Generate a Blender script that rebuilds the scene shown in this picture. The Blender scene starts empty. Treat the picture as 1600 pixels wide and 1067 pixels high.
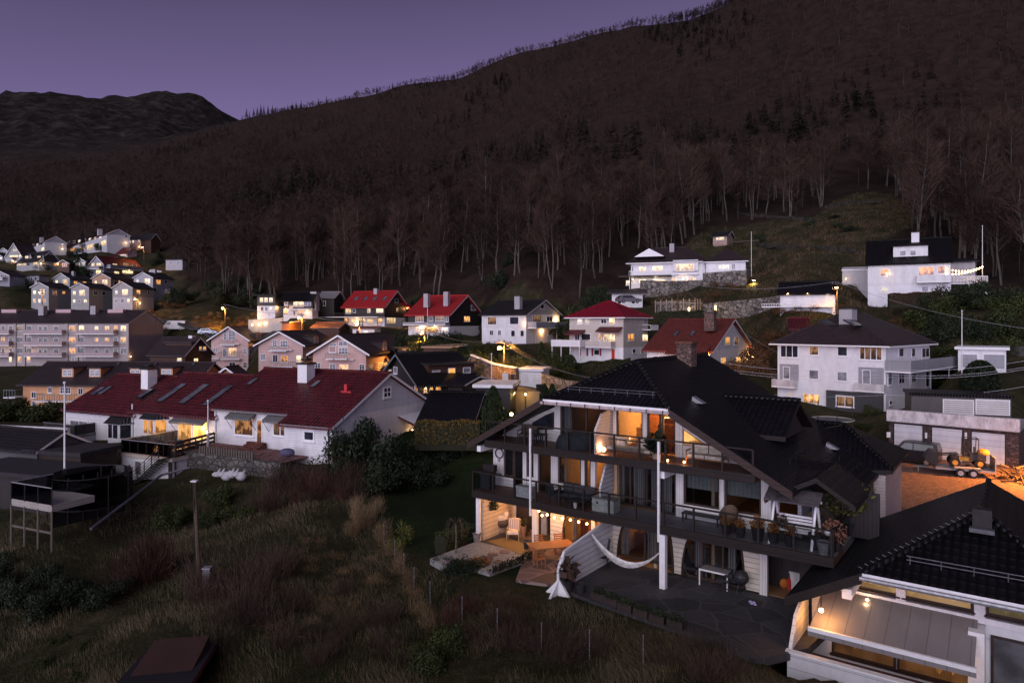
import bpy, math, random
import numpy as np
from mathutils import Vector, Matrix, noise as mnoise
R = math.radians
rng = random.Random(7)
nrng = np.random.default_rng(11)
SC = bpy.context.scene
COL = SC.collection
F, CX, HY = 1067.0, 800.0, 505.0          # focal length in photo pixels, optical axis column, eye-level row

def P(px, py, d):                           # a place seen at photo pixel (px, py), d metres away
    return Vector(((px-CX)/F*d, d, -(py-HY)/F*d))
def PZ(px, py, z):                          # the place seen at that pixel on the level z
    d = -z*F/(py-HY); return Vector(((px-CX)/F*d, d, z))
def ZY(py, d): return -(py-HY)/F*d

# ------------------------------------------------------------------ materials
MATS = {}
def nmat(name):
    m = bpy.data.materials.new(name); m.use_nodes = True
    nt = m.node_tree; b = nt.nodes['Principled BSDF']
    return m, nt, b
def N(nt, typ, **kw):
    n = nt.nodes.new(typ)
    for k, v in kw.items():
        if k in n.inputs.keys(): n.inputs[k].default_value = v
        else: setattr(n, k, v)
    return n
def L(nt, a, b): nt.links.new(a, b)
def rgba(c): return (c[0], c[1], c[2], 1)
def ramp(nt, fac, stops):
    r = nt.nodes.new('ShaderNodeValToRGB'); L(nt, fac, r.inputs[0])
    e = r.color_ramp.elements
    while len(e) < len(stops): e.new(.5)
    for i, (p, c) in enumerate(stops):
        e[i].position = p; e[i].color = rgba(c)
    return r.outputs[0]
def coords(nt, kind='UV', scale=(1, 1, 1)):
    t = nt.nodes.new('ShaderNodeTexCoord'); mp = nt.nodes.new('ShaderNodeMapping')
    mp.inputs['Scale'].default_value = scale
    L(nt, t.outputs[kind], mp.inputs[0]); return mp.outputs[0]
def bump(nt, b, h, s=.5, d=.02):
    bm = N(nt, 'ShaderNodeBump'); bm.inputs['Strength'].default_value = s; bm.inputs['Distance'].default_value = d
    L(nt, h, bm.inputs['Height']); L(nt, bm.outputs[0], b.inputs['Normal'])
def mth(nt, op, a, b=None):
    n = nt.nodes.new('ShaderNodeMath'); n.operation = op
    for i, v in enumerate((a, b)):
        if v is None: continue
        if isinstance(v, (int, float)): n.inputs[i].default_value = v
        else: L(nt, v, n.inputs[i])
    return n.outputs[0]
def mixc(nt, fac, a, b, mode='MIX'):
    n = nt.nodes.new('ShaderNodeMix'); n.data_type = 'RGBA'; n.blend_type = mode
    for i, v in ((0, fac), (6, a), (7, b)):
        if isinstance(v, (int, float)): n.inputs[i].default_value = v
        elif isinstance(v, tuple): n.inputs[i].default_value = rgba(v)
        else: L(nt, v, n.inputs[i])
    return n.outputs[2]

def m_plain(name, c, rough=.6, metal=0, var=.25, scale=6, spec=.3):
    if name in MATS: return MATS[name]
    m, nt, b = nmat(name)
    n = N(nt, 'ShaderNodeTexNoise', Scale=scale, Detail=5.0)
    L(nt, coords(nt, 'Object'), n.inputs['Vector'])
    lo = tuple(x*(1-var) for x in c); hi = tuple(min(1, x*(1+var)) for x in c)
    L(nt, ramp(nt, n.outputs[0], [(.3, lo), (.7, hi)]), b.inputs['Base Color'])
    b.inputs['Roughness'].default_value = rough; b.inputs['Metallic'].default_value = metal
    b.inputs['Specular IOR Level'].default_value = spec
    bump(nt, b, n.outputs[0], .15, .01)
    MATS[name] = m; return m
def m_boards(name, c, pitch=.18, axis=1, rough=.55, dirt=.2, gap=.10):
    """painted boards: a dark groove every pitch metres, weathering in streaks"""
    if name in MATS: return MATS[name]
    m, nt, b = nmat(name)
    uv = coords(nt, 'UV'); sp = N(nt, 'ShaderNodeSeparateXYZ'); L(nt, uv, sp.inputs[0])
    fr = mth(nt, 'FRACT', mth(nt, 'DIVIDE', sp.outputs[axis], pitch))
    line = mth(nt, 'LESS_THAN', fr, gap)
    idx = mth(nt, 'FLOOR', mth(nt, 'DIVIDE', sp.outputs[axis], pitch))
    wn = N(nt, 'ShaderNodeTexWhiteNoise'); wn.noise_dimensions = '1D'; L(nt, idx, wn.inputs['W'])
    n = N(nt, 'ShaderNodeTexNoise', Scale=1.3, Detail=7.0, Roughness=.65); L(nt, coords(nt, 'UV', (1, .35, 1)), n.inputs['Vector'])
    base = ramp(nt, n.outputs[0], [(.32, tuple(x*(1-dirt) for x in c)), (.62, c)])
    base = mixc(nt, mth(nt, 'MULTIPLY', wn.outputs[0], .14), base, tuple(x*.55 for x in c))
    col = mixc(nt, mth(nt, 'MULTIPLY', line, .62), base, tuple(x*.16 for x in c))
    L(nt, col, b.inputs['Base Color']); b.inputs['Roughness'].default_value = rough; b.inputs['Specular IOR Level'].default_value = .25
    bump(nt, b, mth(nt, 'SUBTRACT', 1.0, line), .5, .015)
    MATS[name] = m; return m
def m_plaster(name, c, dirt=.18, scale=.9):
    if name in MATS: return MATS[name]
    m, nt, b = nmat(name)
    n = N(nt, 'ShaderNodeTexNoise', Scale=scale, Detail=8.0, Roughness=.7); L(nt, coords(nt, 'UV', (1, .4, 1)), n.inputs['Vector'])
    n2 = N(nt, 'ShaderNodeTexNoise', Scale=22.0, Detail=3.0); L(nt, coords(nt, 'UV'), n2.inputs['Vector'])
    base = ramp(nt, n.outputs[0], [(.33, tuple(x*(1-dirt) for x in c)), (.6, c)])
    L(nt, mixc(nt, .12, base, n2.outputs[1], 'SOFT_LIGHT'), b.inputs['Base Color'])
    b.inputs['Roughness'].default_value = .85; b.inputs['Specular IOR Level'].default_value = .2
    bump(nt, b, n2.outputs[0], .3, .01)
    MATS[name] = m; return m
def m_tiles(name, c, pu=.26, pv=.36, rough=.45, spec=.45, bs=1.0, var=.35, dist=.07):
    """interlocking roof tiles: rolls across, lapped courses down the slope"""
    if name in MATS: return MATS[name]
    m, nt, b = nmat(name)
    sp = N(nt, 'ShaderNodeSeparateXYZ'); L(nt, coords(nt, 'UV'), sp.inputs[0])
    u = mth(nt, 'DIVIDE', sp.outputs[0], pu); v = mth(nt, 'DIVIDE', sp.outputs[1], pv)
    roll = mth(nt, 'ABSOLUTE', mth(nt, 'SINE', mth(nt, 'MULTIPLY', u, math.pi)))
    lap = mth(nt, 'SUBTRACT', 1.0, mth(nt, 'FRACT', v))
    h = mth(nt, 'ADD', mth(nt, 'MULTIPLY', roll, .6), mth(nt, 'MULTIPLY', lap, 1.1))
    cell = N(nt, 'ShaderNodeCombineXYZ'); L(nt, mth(nt, 'FLOOR', u), cell.inputs[0]); L(nt, mth(nt, 'FLOOR', v), cell.inputs[1])
    wn = N(nt, 'ShaderNodeTexWhiteNoise'); L(nt, cell.outputs[0], wn.inputs['Vector'])
    n = N(nt, 'ShaderNodeTexNoise', Scale=.7, Detail=7.0, Roughness=.7); L(nt, coords(nt, 'UV'), n.inputs['Vector'])
    mx = mth(nt, 'ADD', mth(nt, 'MULTIPLY', wn.outputs[0], .45), mth(nt, 'MULTIPLY', n.outputs[0], .55))
    col = ramp(nt, mx, [(.25, tuple(x*(1-var) for x in c)), (.75, tuple(x*(1+var) for x in c))])
    nose_glint = mth(nt, 'MULTIPLY', mth(nt, 'GREATER_THAN', mth(nt, 'FRACT', v), .72), mth(nt, 'GREATER_THAN', roll, .55))
    col = mixc(nt, mth(nt, 'MULTIPLY', nose_glint, .75), col, tuple(min(1, x*2.4+.002) for x in c))  # tile noses lightened in colour, a painted highlight along each course
    gap = mth(nt, 'LESS_THAN', mth(nt, 'FRACT', v), .2)
    gap2 = mth(nt, 'LESS_THAN', roll, .22)
    g = mth(nt, 'MAXIMUM', gap, mth(nt, 'MULTIPLY', gap2, .8))
    L(nt, mixc(nt, mth(nt, 'MULTIPLY', g, .7), col, tuple(x*.2 for x in c)), b.inputs['Base Color'])
    b.inputs['Roughness'].default_value = rough; b.inputs['Specular IOR Level'].default_value = spec
    bump(nt, b, h, bs, dist)
    MATS[name] = m; return m
def m_stone(name, c, scale=1.6, kind='UV', mortar=.06, bs=.9):
    if name in MATS: return MATS[name]
    m, nt, b = nmat(name)
    co = coords(nt, kind, (1, 1.5, 1))
    v = N(nt, 'ShaderNodeTexVoronoi', Scale=scale); L(nt, co, v.inputs['Vector'])
    e = N(nt, 'ShaderNodeTexVoronoi', Scale=scale); e.feature = 'DISTANCE_TO_EDGE'; L(nt, co, e.inputs['Vector'])
    n = N(nt, 'ShaderNodeTexNoise', Scale=9.0, Detail=6.0); L(nt, co, n.inputs['Vector'])
    sp = N(nt, 'ShaderNodeSeparateColor'); L(nt, v.outputs['Color'], sp.inputs[0])
    k = mth(nt, 'ADD', mth(nt, 'MULTIPLY', sp.outputs[0], .6), mth(nt, 'MULTIPLY', n.outputs[0], .4))
    col = ramp(nt, k, [(.15, tuple(x*.45 for x in c)), (.55, c), (.9, tuple(x*1.5 for x in c))])
    jt = mth(nt, 'LESS_THAN', e.outputs[0], mortar)
    L(nt, mixc(nt, jt, col, tuple(x*.2 for x in c)), b.inputs['Base Color'])
    b.inputs['Roughness'].default_value = .9
    bump(nt, b, mth(nt, 'ADD', mth(nt, 'MINIMUM', e.outputs[0], .2), mth(nt, 'MULTIPLY', n.outputs[0], .1)), bs, .12)
    MATS[name] = m; return m
def m_glass_dark(name='window_glass_dark', c=(.012, .013, .018), rough=.06):
    if name in MATS: return MATS[name]
    m, nt, b = nmat(name)
    n = N(nt, 'ShaderNodeTexNoise', Scale=1.1, Detail=3.0); L(nt, coords(nt, 'UV'), n.inputs['Vector'])
    L(nt, ramp(nt, n.outputs[0], [(.35, c), (.7, tuple(x*3.2 for x in c))]), b.inputs['Base Color'])
    b.inputs['Roughness'].default_value = rough; b.inputs['Specular IOR Level'].default_value = .6
    MATS[name] = m; return m
def m_lit(name, c, s, contrast=.75, sc=1.6):
    """a lit window: bright room seen through the pane, darker furniture and curtains"""
    if name in MATS: return MATS[name]
    m, nt, b = nmat(name)
    oi = N(nt, 'ShaderNodeObjectInfo')
    add = N(nt, 'ShaderNodeVectorMath'); add.operation = 'ADD'
    cb = N(nt, 'ShaderNodeCombineXYZ'); L(nt, mth(nt, 'MULTIPLY', oi.outputs['Random'], 37.0), cb.inputs[0]); L(nt, mth(nt, 'MULTIPLY', oi.outputs['Random'], 91.0), cb.inputs[1])
    L(nt, coords(nt, 'UV'), add.inputs[0]); L(nt, cb.outputs[0], add.inputs[1])
    mp = N(nt, 'ShaderNodeMapping'); mp.inputs['Scale'].default_value = (1.5, .8, 1); L(nt, add.outputs[0], mp.inputs[0])
    n = N(nt, 'ShaderNodeTexNoise', Scale=sc*.7, Detail=1.5, Roughness=.5); L(nt, mp.outputs[0], n.inputs['Vector'])
    w = N(nt, 'ShaderNodeTexWave', Scale=2.3, Distortion=2.0); L(nt, mp.outputs[0], w.inputs['Vector'])
    k = mth(nt, 'ADD', mth(nt, 'MULTIPLY', n.outputs[0], .95), mth(nt, 'MULTIPLY', w.outputs[0], .05))
    ge = N(nt, 'ShaderNodeSeparateXYZ'); L(nt, coords(nt, 'Generated'), ge.inputs[0])
    nf = N(nt, 'ShaderNodeTexNoise', Scale=2.6, Detail=2.0); mf = N(nt, 'ShaderNodeMapping'); mf.inputs['Scale'].default_value = (1, .25, 1); L(nt, add.outputs[0], mf.inputs[0]); L(nt, mf.outputs[0], nf.inputs['Vector'])
    furn = mth(nt, 'LESS_THAN', ge.outputs[2], mth(nt, 'SUBTRACT', mth(nt, 'MULTIPLY', nf.outputs[0], 1.5), .42))
    lo = tuple(x*(1-contrast)*y for x, y in zip(c, (1, .8, .55)))
    col = ramp(nt, k, [(.34, lo), (.5, c), (.72, tuple(min(1, x*1.25+.06) for x in c))])
    L(nt, mixc(nt, mth(nt, 'MULTIPLY', furn, contrast), col, tuple(x*.14*y for x, y in zip(c, (1, .75, .55)))), b.inputs['Emission Color'])
    st = mth(nt, 'MULTIPLY', mth(nt, 'ADD', mth(nt, 'MULTIPLY', oi.outputs['Random'], .8), .6), s)
    L(nt, st, b.inputs['Emission Strength'])
    b.inputs['Base Color'].default_value = (.02, .02, .02, 1); b.inputs['Roughness'].default_value = .08
    MATS[name] = m; return m
def m_emit(name, c, s):
    if name in MATS: return MATS[name]
    m, nt, b = nmat(name)
    n = N(nt, 'ShaderNodeTexNoise', Scale=20.0); L(nt, coords(nt, 'Object'), n.inputs['Vector'])
    L(nt, ramp(nt, n.outputs[0], [(.2, tuple(x*.85 for x in c)), (.8, c)]), b.inputs['Emission Color'])
    b.inputs['Emission Strength'].default_value = s; b.inputs['Base Color'].default_value = rgba(c)
    MATS[name] = m; return m
def m_glass_clear(name='railing_glass', tint=(.75, .78, .8), mix=.2):
    if name in MATS: return MATS[name]
    m = bpy.data.materials.new(name); m.use_nodes = True; nt = m.node_tree; nt.nodes.clear()
    o = N(nt, 'ShaderNodeOutputMaterial'); t = N(nt, 'ShaderNodeBsdfTransparent'); g = N(nt, 'ShaderNodeBsdfGlossy')
    n = N(nt, 'ShaderNodeTexNoise', Scale=3.0); L(nt, coords(nt, 'Object'), n.inputs['Vector'])
    L(nt, ramp(nt, n.outputs[0], [(.3, tuple(x*.93 for x in tint)), (.7, tint)]), t.inputs['Color'])
    g.inputs['Roughness'].default_value = .04; g.inputs['Color'].default_value = (.8, .8, .85, 1)
    fr = N(nt, 'ShaderNodeFresnel'); fr.inputs['IOR'].default_value = 1.45
    mx = N(nt, 'ShaderNodeMixShader'); L(nt, mth(nt, 'ADD', mth(nt, 'MULTIPLY', fr.outputs[0], .8), mix*.1), mx.inputs[0])
    L(nt, t.outputs[0], mx.inputs[1]); L(nt, g.outputs[0], mx.inputs[2]); L(nt, mx.outputs[0], o.inputs[0])
    MATS[name] = m; return m
def m_leaf(name, c1, c2, rough=.6, rand=True, scale=.35):
    if name in MATS: return MATS[name]
    m, nt, b = nmat(name)
    n = N(nt, 'ShaderNodeTexNoise', Scale=scale, Detail=4.0); g = N(nt, 'ShaderNodeNewGeometry'); L(nt, g.outputs['Position'], n.inputs['Vector'])
    oi = N(nt, 'ShaderNodeObjectInfo')
    k = mth(nt, 'ADD', mth(nt, 'MULTIPLY', n.outputs[0], .6), mth(nt, 'MULTIPLY', g.outputs['Random Per Island'], .4))
    if rand: k = mth(nt, 'ADD', mth(nt, 'MULTIPLY', k, .75), mth(nt, 'MULTIPLY', oi.outputs['Random'], .25))
    L(nt, ramp(nt, k, [(.3, c1), (.7, c2)]), b.inputs['Base Color'])
    b.inputs['Roughness'].default_value = rough; b.inputs['Specular IOR Level'].default_value = .15
    MATS[name] = m; return m

WHITE = m_boards('white_painted_boards', (.74, .73, .74), .17)
WHITEB = m_boards('white_wide_boards', (.72, .70, .70), .28, gap=.07)
WHITEP = m_plaster('white_plaster', (.74, .73, .75))
WTRIM = m_plain('white_trim_paint', (.74, .73, .74), .45, var=.08)
GREYB = m_boards('grey_painted_boards', (.33, .33, .36), .16)
GREYV = m_boards('grey_vertical_boards', (.30, .30, .32), .14, axis=0)
BEIGEB = m_boards('beige_boards', (.58, .52, .47), .17)
PINKB = m_boards('pink_boards', (.62, .42, .38), .16)
ORANGEB = m_boards('orange_boards', (.66, .34, .17), .16)
BLACKB = m_boards('black_stained_boards', (.035, .03, .03), .16, axis=0)
BROWNB = m_boards('dark_brown_boards', (.07, .035, .025), .16, axis=0)
REDB = m_boards('red_boards', (.28, .05, .05), .16)
DARKP = m_plaster('dark_grey_plaster', (.09, .09, .095))
GREYP = m_plaster('grey_plaster', (.36, .35, .37))
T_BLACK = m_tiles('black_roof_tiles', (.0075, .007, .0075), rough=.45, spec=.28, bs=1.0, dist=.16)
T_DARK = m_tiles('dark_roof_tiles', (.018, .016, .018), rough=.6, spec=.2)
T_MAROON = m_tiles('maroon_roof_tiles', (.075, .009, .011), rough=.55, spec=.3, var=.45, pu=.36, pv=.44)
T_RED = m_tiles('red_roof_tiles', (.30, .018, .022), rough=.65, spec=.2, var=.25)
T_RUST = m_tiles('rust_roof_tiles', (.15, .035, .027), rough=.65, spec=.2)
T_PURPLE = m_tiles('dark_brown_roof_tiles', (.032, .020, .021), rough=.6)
BARKW = m_plain('grey_weathered_wood', (.10, .085, .07), .8, scale=14)
WOODD = m_boards('dark_stained_wood', (.045, .032, .028), .12)
WOODW = m_boards('warm_oiled_wood', (.30, .13, .06), .09)
DECKW = m_boards('grey_deck_boards', (.17, .16, .165), .14, axis=0)
DECKR = m_boards('red_brown_deck_boards', (.16, .075, .055), .14, axis=0)
METALD = m_plain('dark_metal', (.025, .022, .022), .45, .3)
METALG = m_plain('grey_metal', (.33, .33, .35), .45, .6)
METALW = m_plain('white_metal', (.66, .65, .66), .4, 0, var=.08)
CONC = m_plaster('concrete', (.34, .33, .33), .4)
BRICK = m_stone('chimney_brick', (.16, .10, .085), 4.2)
STONEW = m_stone('dry_stone_wall', (.17, .15, .13), 1.1)
STONEB = m_stone('brown_stone_wall', (.20, .13, .09), 2.2)
GLD = m_glass_dark()
GLB = m_glass_dark('window_blind', (.09, .09, .10), .35)
GLM = m_glass_dark('roof_window_glass', (.05, .05, .06), .12)
LW = m_lit('window_lit_warm', (1.0, .46, .13), .95)
LO = m_lit('window_lit_amber', (.95, .36, .07), .62)
LY = m_lit('window_lit_pale', (1.0, .66, .34), 1.05, .6)
LC = m_lit('window_lit_cool', (1.0, .84, .70), .8, .5)
LD = m_lit('window_dimly_lit', (.55, .27, .12), .30, .85)
PANES = {'w': LW, 'o': LO, 'y': LY, 'c': LC, 'm': LD, 'd': GLD, 'b': GLB, 'r': GLM}

# ------------------------------------------------------------------ mesh building
class MB:
    def __init__(self): self.v = []; self.f = []; self.mi = []; self.mats = []
    def mid(self, m):
        if m not in self.mats: self.mats.append(m)
        return self.mats.index(m)
    def poly(self, pts, m):
        n = len(self.v); self.v += [Vector(p) for p in pts]; self.f.append(tuple(range(n, n+len(pts)))); self.mi.append(self.mid(m))
    def hexa(self, p, m):                    # 8 corners: bottom 0-3 (ccw), top 4-7
        n = len(self.v); self.v += [Vector(q) for q in p]; k = self.mid(m)
        for f in ((3, 2, 1, 0), (4, 5, 6, 7), (0, 1, 5, 4), (1, 2, 6, 5), (2, 3, 7, 6), (3, 0, 4, 7)):
            self.f.append(tuple(n+i for i in f)); self.mi.append(k)
    def obox(self, o, a, b, c, m):           # box from corner o with edge vectors a, b, c
        o, a, b, c = map(Vector, (o, a, b, c))
        if a.cross(b).dot(c) < 0: a, b = b, a
        self.hexa([o, o+a, o+a+b, o+b, o+c, o+a+c, o+a+b+c, o+b+c], m)
    def box(self, c, s, m, rz=0):
        ca, sa = math.cos(rz), math.sin(rz); a = Vector((ca, sa, 0))*s[0]; b = Vector((-sa, ca, 0))*s[1]; k = Vector((0, 0, s[2]))
        self.obox(Vector(c)-a/2-b/2-k/2, a, b, k, m)
    def prism(self, pts, ext, m, m2=None):   # a flat outline pushed along ext
        pts = [Vector(p) for p in pts]; ext = Vector(ext); nn = Vector((0, 0, 0))
        for i in range(len(pts)): nn += pts[i].cross(pts[(i+1) % len(pts)])
        if nn.dot(ext) > 0: pts = pts[::-1]
        n = len(self.v); k = len(pts); self.v += pts + [p+ext for p in pts]; a = self.mid(m); b = self.mid(m2 or m)
        self.f.append(tuple(range(n, n+k))); self.mi.append(a)
        self.f.append(tuple(range(n+2*k-1, n+k-1, -1))); self.mi.append(a)
        for i in range(k):
            j = (i+1) % k; self.f.append((n+j, n+i, n+k+i, n+k+j)); self.mi.append(b)
    def tube(self, p0, p1, r0, m, r1=None, n=6):
        p0, p1 = Vector(p0), Vector(p1); r1 = r0 if r1 is None else r1
        d = (p1-p0); 
        if d.length < 1e-6: return
        d.normalize(); a = d.orthogonal().normalized(); b = d.cross(a); s = len(self.v); k = self.mid(m)
        for p, r in ((p0, r0), (p1, r1)):
            for i in range(n):
                t = 2*math.pi*i/n; self.v.append(p+(a*math.cos(t)+b*math.sin(t))*r)
        for i in range(n):
            j = (i+1) % n; self.f.append((s+i, s+j, s+n+j, s+n+i)); self.mi.append(k)
        self.f.append(tuple(s+n-1-i for i in range(n))); self.f.append(tuple(s+n+i for i in range(n))); self.mi += [k, k]
    def path(self, pts, r, m, n=6):
        for a, b in zip(pts, pts[1:]): self.tube(a, b, r, m, n=n)
    def lathe(self, c, prof, m, n=12):       # prof: (radius, z) from bottom to top
        c = Vector(c); s = len(self.v); k = self.mid(m)
        for r, z in prof:
            for i in range(n):
                t = 2*math.pi*i/n; self.v.append(c+Vector((r*math.cos(t), r*math.sin(t), z)))
        for q in range(len(prof)-1):
            for i in range(n):
                j = (i+1) % n; self.f.append((s+q*n+i, s+q*n+j, s+(q+1)*n+j, s+(q+1)*n+i)); self.mi.append(k)
        self.f.append(tuple(s+n-1-i for i in range(n))); e = s+(len(prof)-1)*n
        self.f.append(tuple(e+i for i in range(n))); self.mi += [k, k]
    def ball(self, c, r, m, nu=10, nv=7, sq=(1, 1, 1)):
        prof = [(max(.001, math.sin(math.pi*i/nv))*r, -math.cos(math.pi*i/nv)*r) for i in range(nv+1)]
        s = len(self.v); self.lathe((0, 0, 0), prof, m, nu)
        for i in range(s, len(self.v)):
            p = self.v[i]; self.v[i] = Vector((p.x*sq[0], p.y*sq[1], p.z*sq[2]))+Vector(c)
    def build(self, name, parent=None, smooth=False):
        off = origin(parent) if parent else Vector((0, 0, 0))
        me = bpy.data.meshes.new(name); me.from_pydata([tuple(p-off) for p in self.v], [], self.f)
        for m in self.mats: me.materials.append(m)
        me.polygons.foreach_set('material_index', self.mi)
        uv = me.uv_layers.new(name='UVMap').data
        up = Vector((0, 0, 1))
        for p in me.polygons:
            n = p.normal
            if abs(n.z) > .995: t = Vector((1, 0, 0)); b = Vector((0, 1, 0))
            else: t = up.cross(n).normalized(); b = n.cross(t)
            for li, vi in zip(p.loop_indices, p.vertices):
                w = self.v[vi]; uv[li].uv = (w.dot(t), w.dot(b))
        if smooth: me.polygons.foreach_set('use_smooth', [True]*len(me.polygons))
        o = bpy.data.objects.new(name, me); COL.objects.link(o)
        if parent: o.parent = parent
        return o
def origin(o):
    v = Vector((0, 0, 0))
    while o: v = v+o.location; o = o.parent
    return v
def meta(o, label=None, cat=None, group=None, kind=None):
    if label: o['label'] = label
    if cat: o['category'] = cat
    if group: o['group'] = group
    if kind: o['kind'] = kind
    return o
def thing(name, label, cat, loc, group=None):
    o = bpy.data.objects.new(name, None); COL.objects.link(o); o.location = loc; o.empty_display_size = .3
    return meta(o, label, cat, group)
def solo(mb, name, label, cat, loc, group=None, smooth=False):   # a thing that is one mesh, its origin at loc
    o = mb.build(name, None, smooth); loc = Vector(loc)
    o.data.transform(Matrix.Translation(-loc)); o.location = loc
    return meta(o, label, cat, group)
def dup(root, loc, rz=0, sc=1, label=None, group=None):
    r = root.copy(); COL.objects.link(r); r.location = loc; r.rotation_euler = (0, 0, rz); r.scale = (sc, sc, sc) if not isinstance(sc, tuple) else sc
    if label: r['label'] = label
    if group: r['group'] = group
    for ch in list(root.children):
        c = ch.copy(); COL.objects.link(c); c.parent = r
        for g in ch.children:
            d = g.copy(); COL.objects.link(d); d.parent = c
    return r
def lamp(loc, w, c=(1, .5, .18), r=.12, name='lamp_light', spot=None):
    l = bpy.data.lights.new(name, 'SPOT' if spot else 'POINT'); l.energy = w
    if spot: l.spot_size = R(spot); l.spot_blend = .7
    l.color = c; l.shadow_soft_size = r
    o = bpy.data.objects.new(name, l); COL.objects.link(o); o.location = loc
    return o

GROUND = []                                   # control points (X/d, ln d, z/d, ) of the terrain
def gp(px, py, d): GROUND.append(((px-CX)/F, math.log(d), -(py-HY)/F))
def gz(x, y, z): GROUND.append((x/y, math.log(y), z/y))

# ------------------------------------------------------------------ houses
class Frame:
    """a wall plane: origin o, horizontal unit direction h, outward normal n"""
    def __init__(self, o, h, n): self.o = Vector(o); self.h = Vector(h); self.n = Vector(n)
    def s(self, px):
        a = (px-CX)/F; o, h = self.o, self.h
        return (a*o.y-o.x)/(h.x-a*h.y)
    def at(self, s, z, out=0): p = self.o+self.h*s+self.n*out; return Vector((p.x, p.y, z))
    def hit(self, px, py, out=0):
        s = self.s(px); p = self.o+self.h*s; return self.at(s, ZY(py, p.y), out)
    def depth(self, px): return (self.o+self.h*self.s(px)).y
def window(fr, parent, x0, y0, x1, y1, pane='d', mull=1, trans=0, frame=WTRIM, fw=.08, out=.05, sill=True, name='window'):
    a = fr.s(x0); b = fr.s(x1); a, b = min(a, b), max(a, b)
    d = (fr.o+fr.h*(a+b)/2).y; z1, z0 = ZY(min(y0, y1), d), ZY(max(y0, y1), d)
    return window_m(fr, parent, a, b, z0, z1, pane, mull, trans, frame, fw, out, sill, name)
def window_m(fr, parent, a, b, z0, z1, pane='d', mull=1, trans=0, frame=WTRIM, fw=.08, out=.05, sill=True, name='window'):
    m = MB(); h = fr.h; n = fr.n; up = Vector((0, 0, 1)); w = b-a; H = z1-z0; fw = min(fw, w*.2, H*.2)
    o = fr.at(a, z0, -.02)
    m.obox(o, h*fw, n*(out+.02), up*H, frame); m.obox(o+h*(w-fw), h*fw, n*(out+.02), up*H, frame)
    m.obox(o+h*fw, h*(w-2*fw), n*(out+.02), up*fw, frame); m.obox(o+h*fw+up*(H-fw), h*(w-2*fw), n*(out+.02), up*fw, frame)
    for i in range(1, mull+1):
        if mull: m.obox(o+h*(w*i/(mull+1)-fw*.35)+up*fw, h*fw*.7, n*(out+.012), up*(H-2*fw), frame)
    for i in range(1, trans+1):
        m.obox(o+h*fw+up*(H*i/(trans+1)-fw*.3), h*(w-2*fw), n*(out+.008), up*fw*.6, frame)
    if sill: m.obox(o-h*.06-up*.06, h*(w+.12), n*(out+.09), up*.06, frame)
    wo = m.build(name, parent)
    g = MB(); g.poly([fr.at(a+fw*.6, z0+fw*.6, out*.45), fr.at(b-fw*.6, z0+fw*.6, out*.45), fr.at(b-fw*.6, z1-fw*.6, out*.45), fr.at(a+fw*.6, z1-fw*.6, out*.45)], PANES.get(pane, pane) if isinstance(pane, str) else pane)
    g.build('pane', wo)
    return wo
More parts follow.
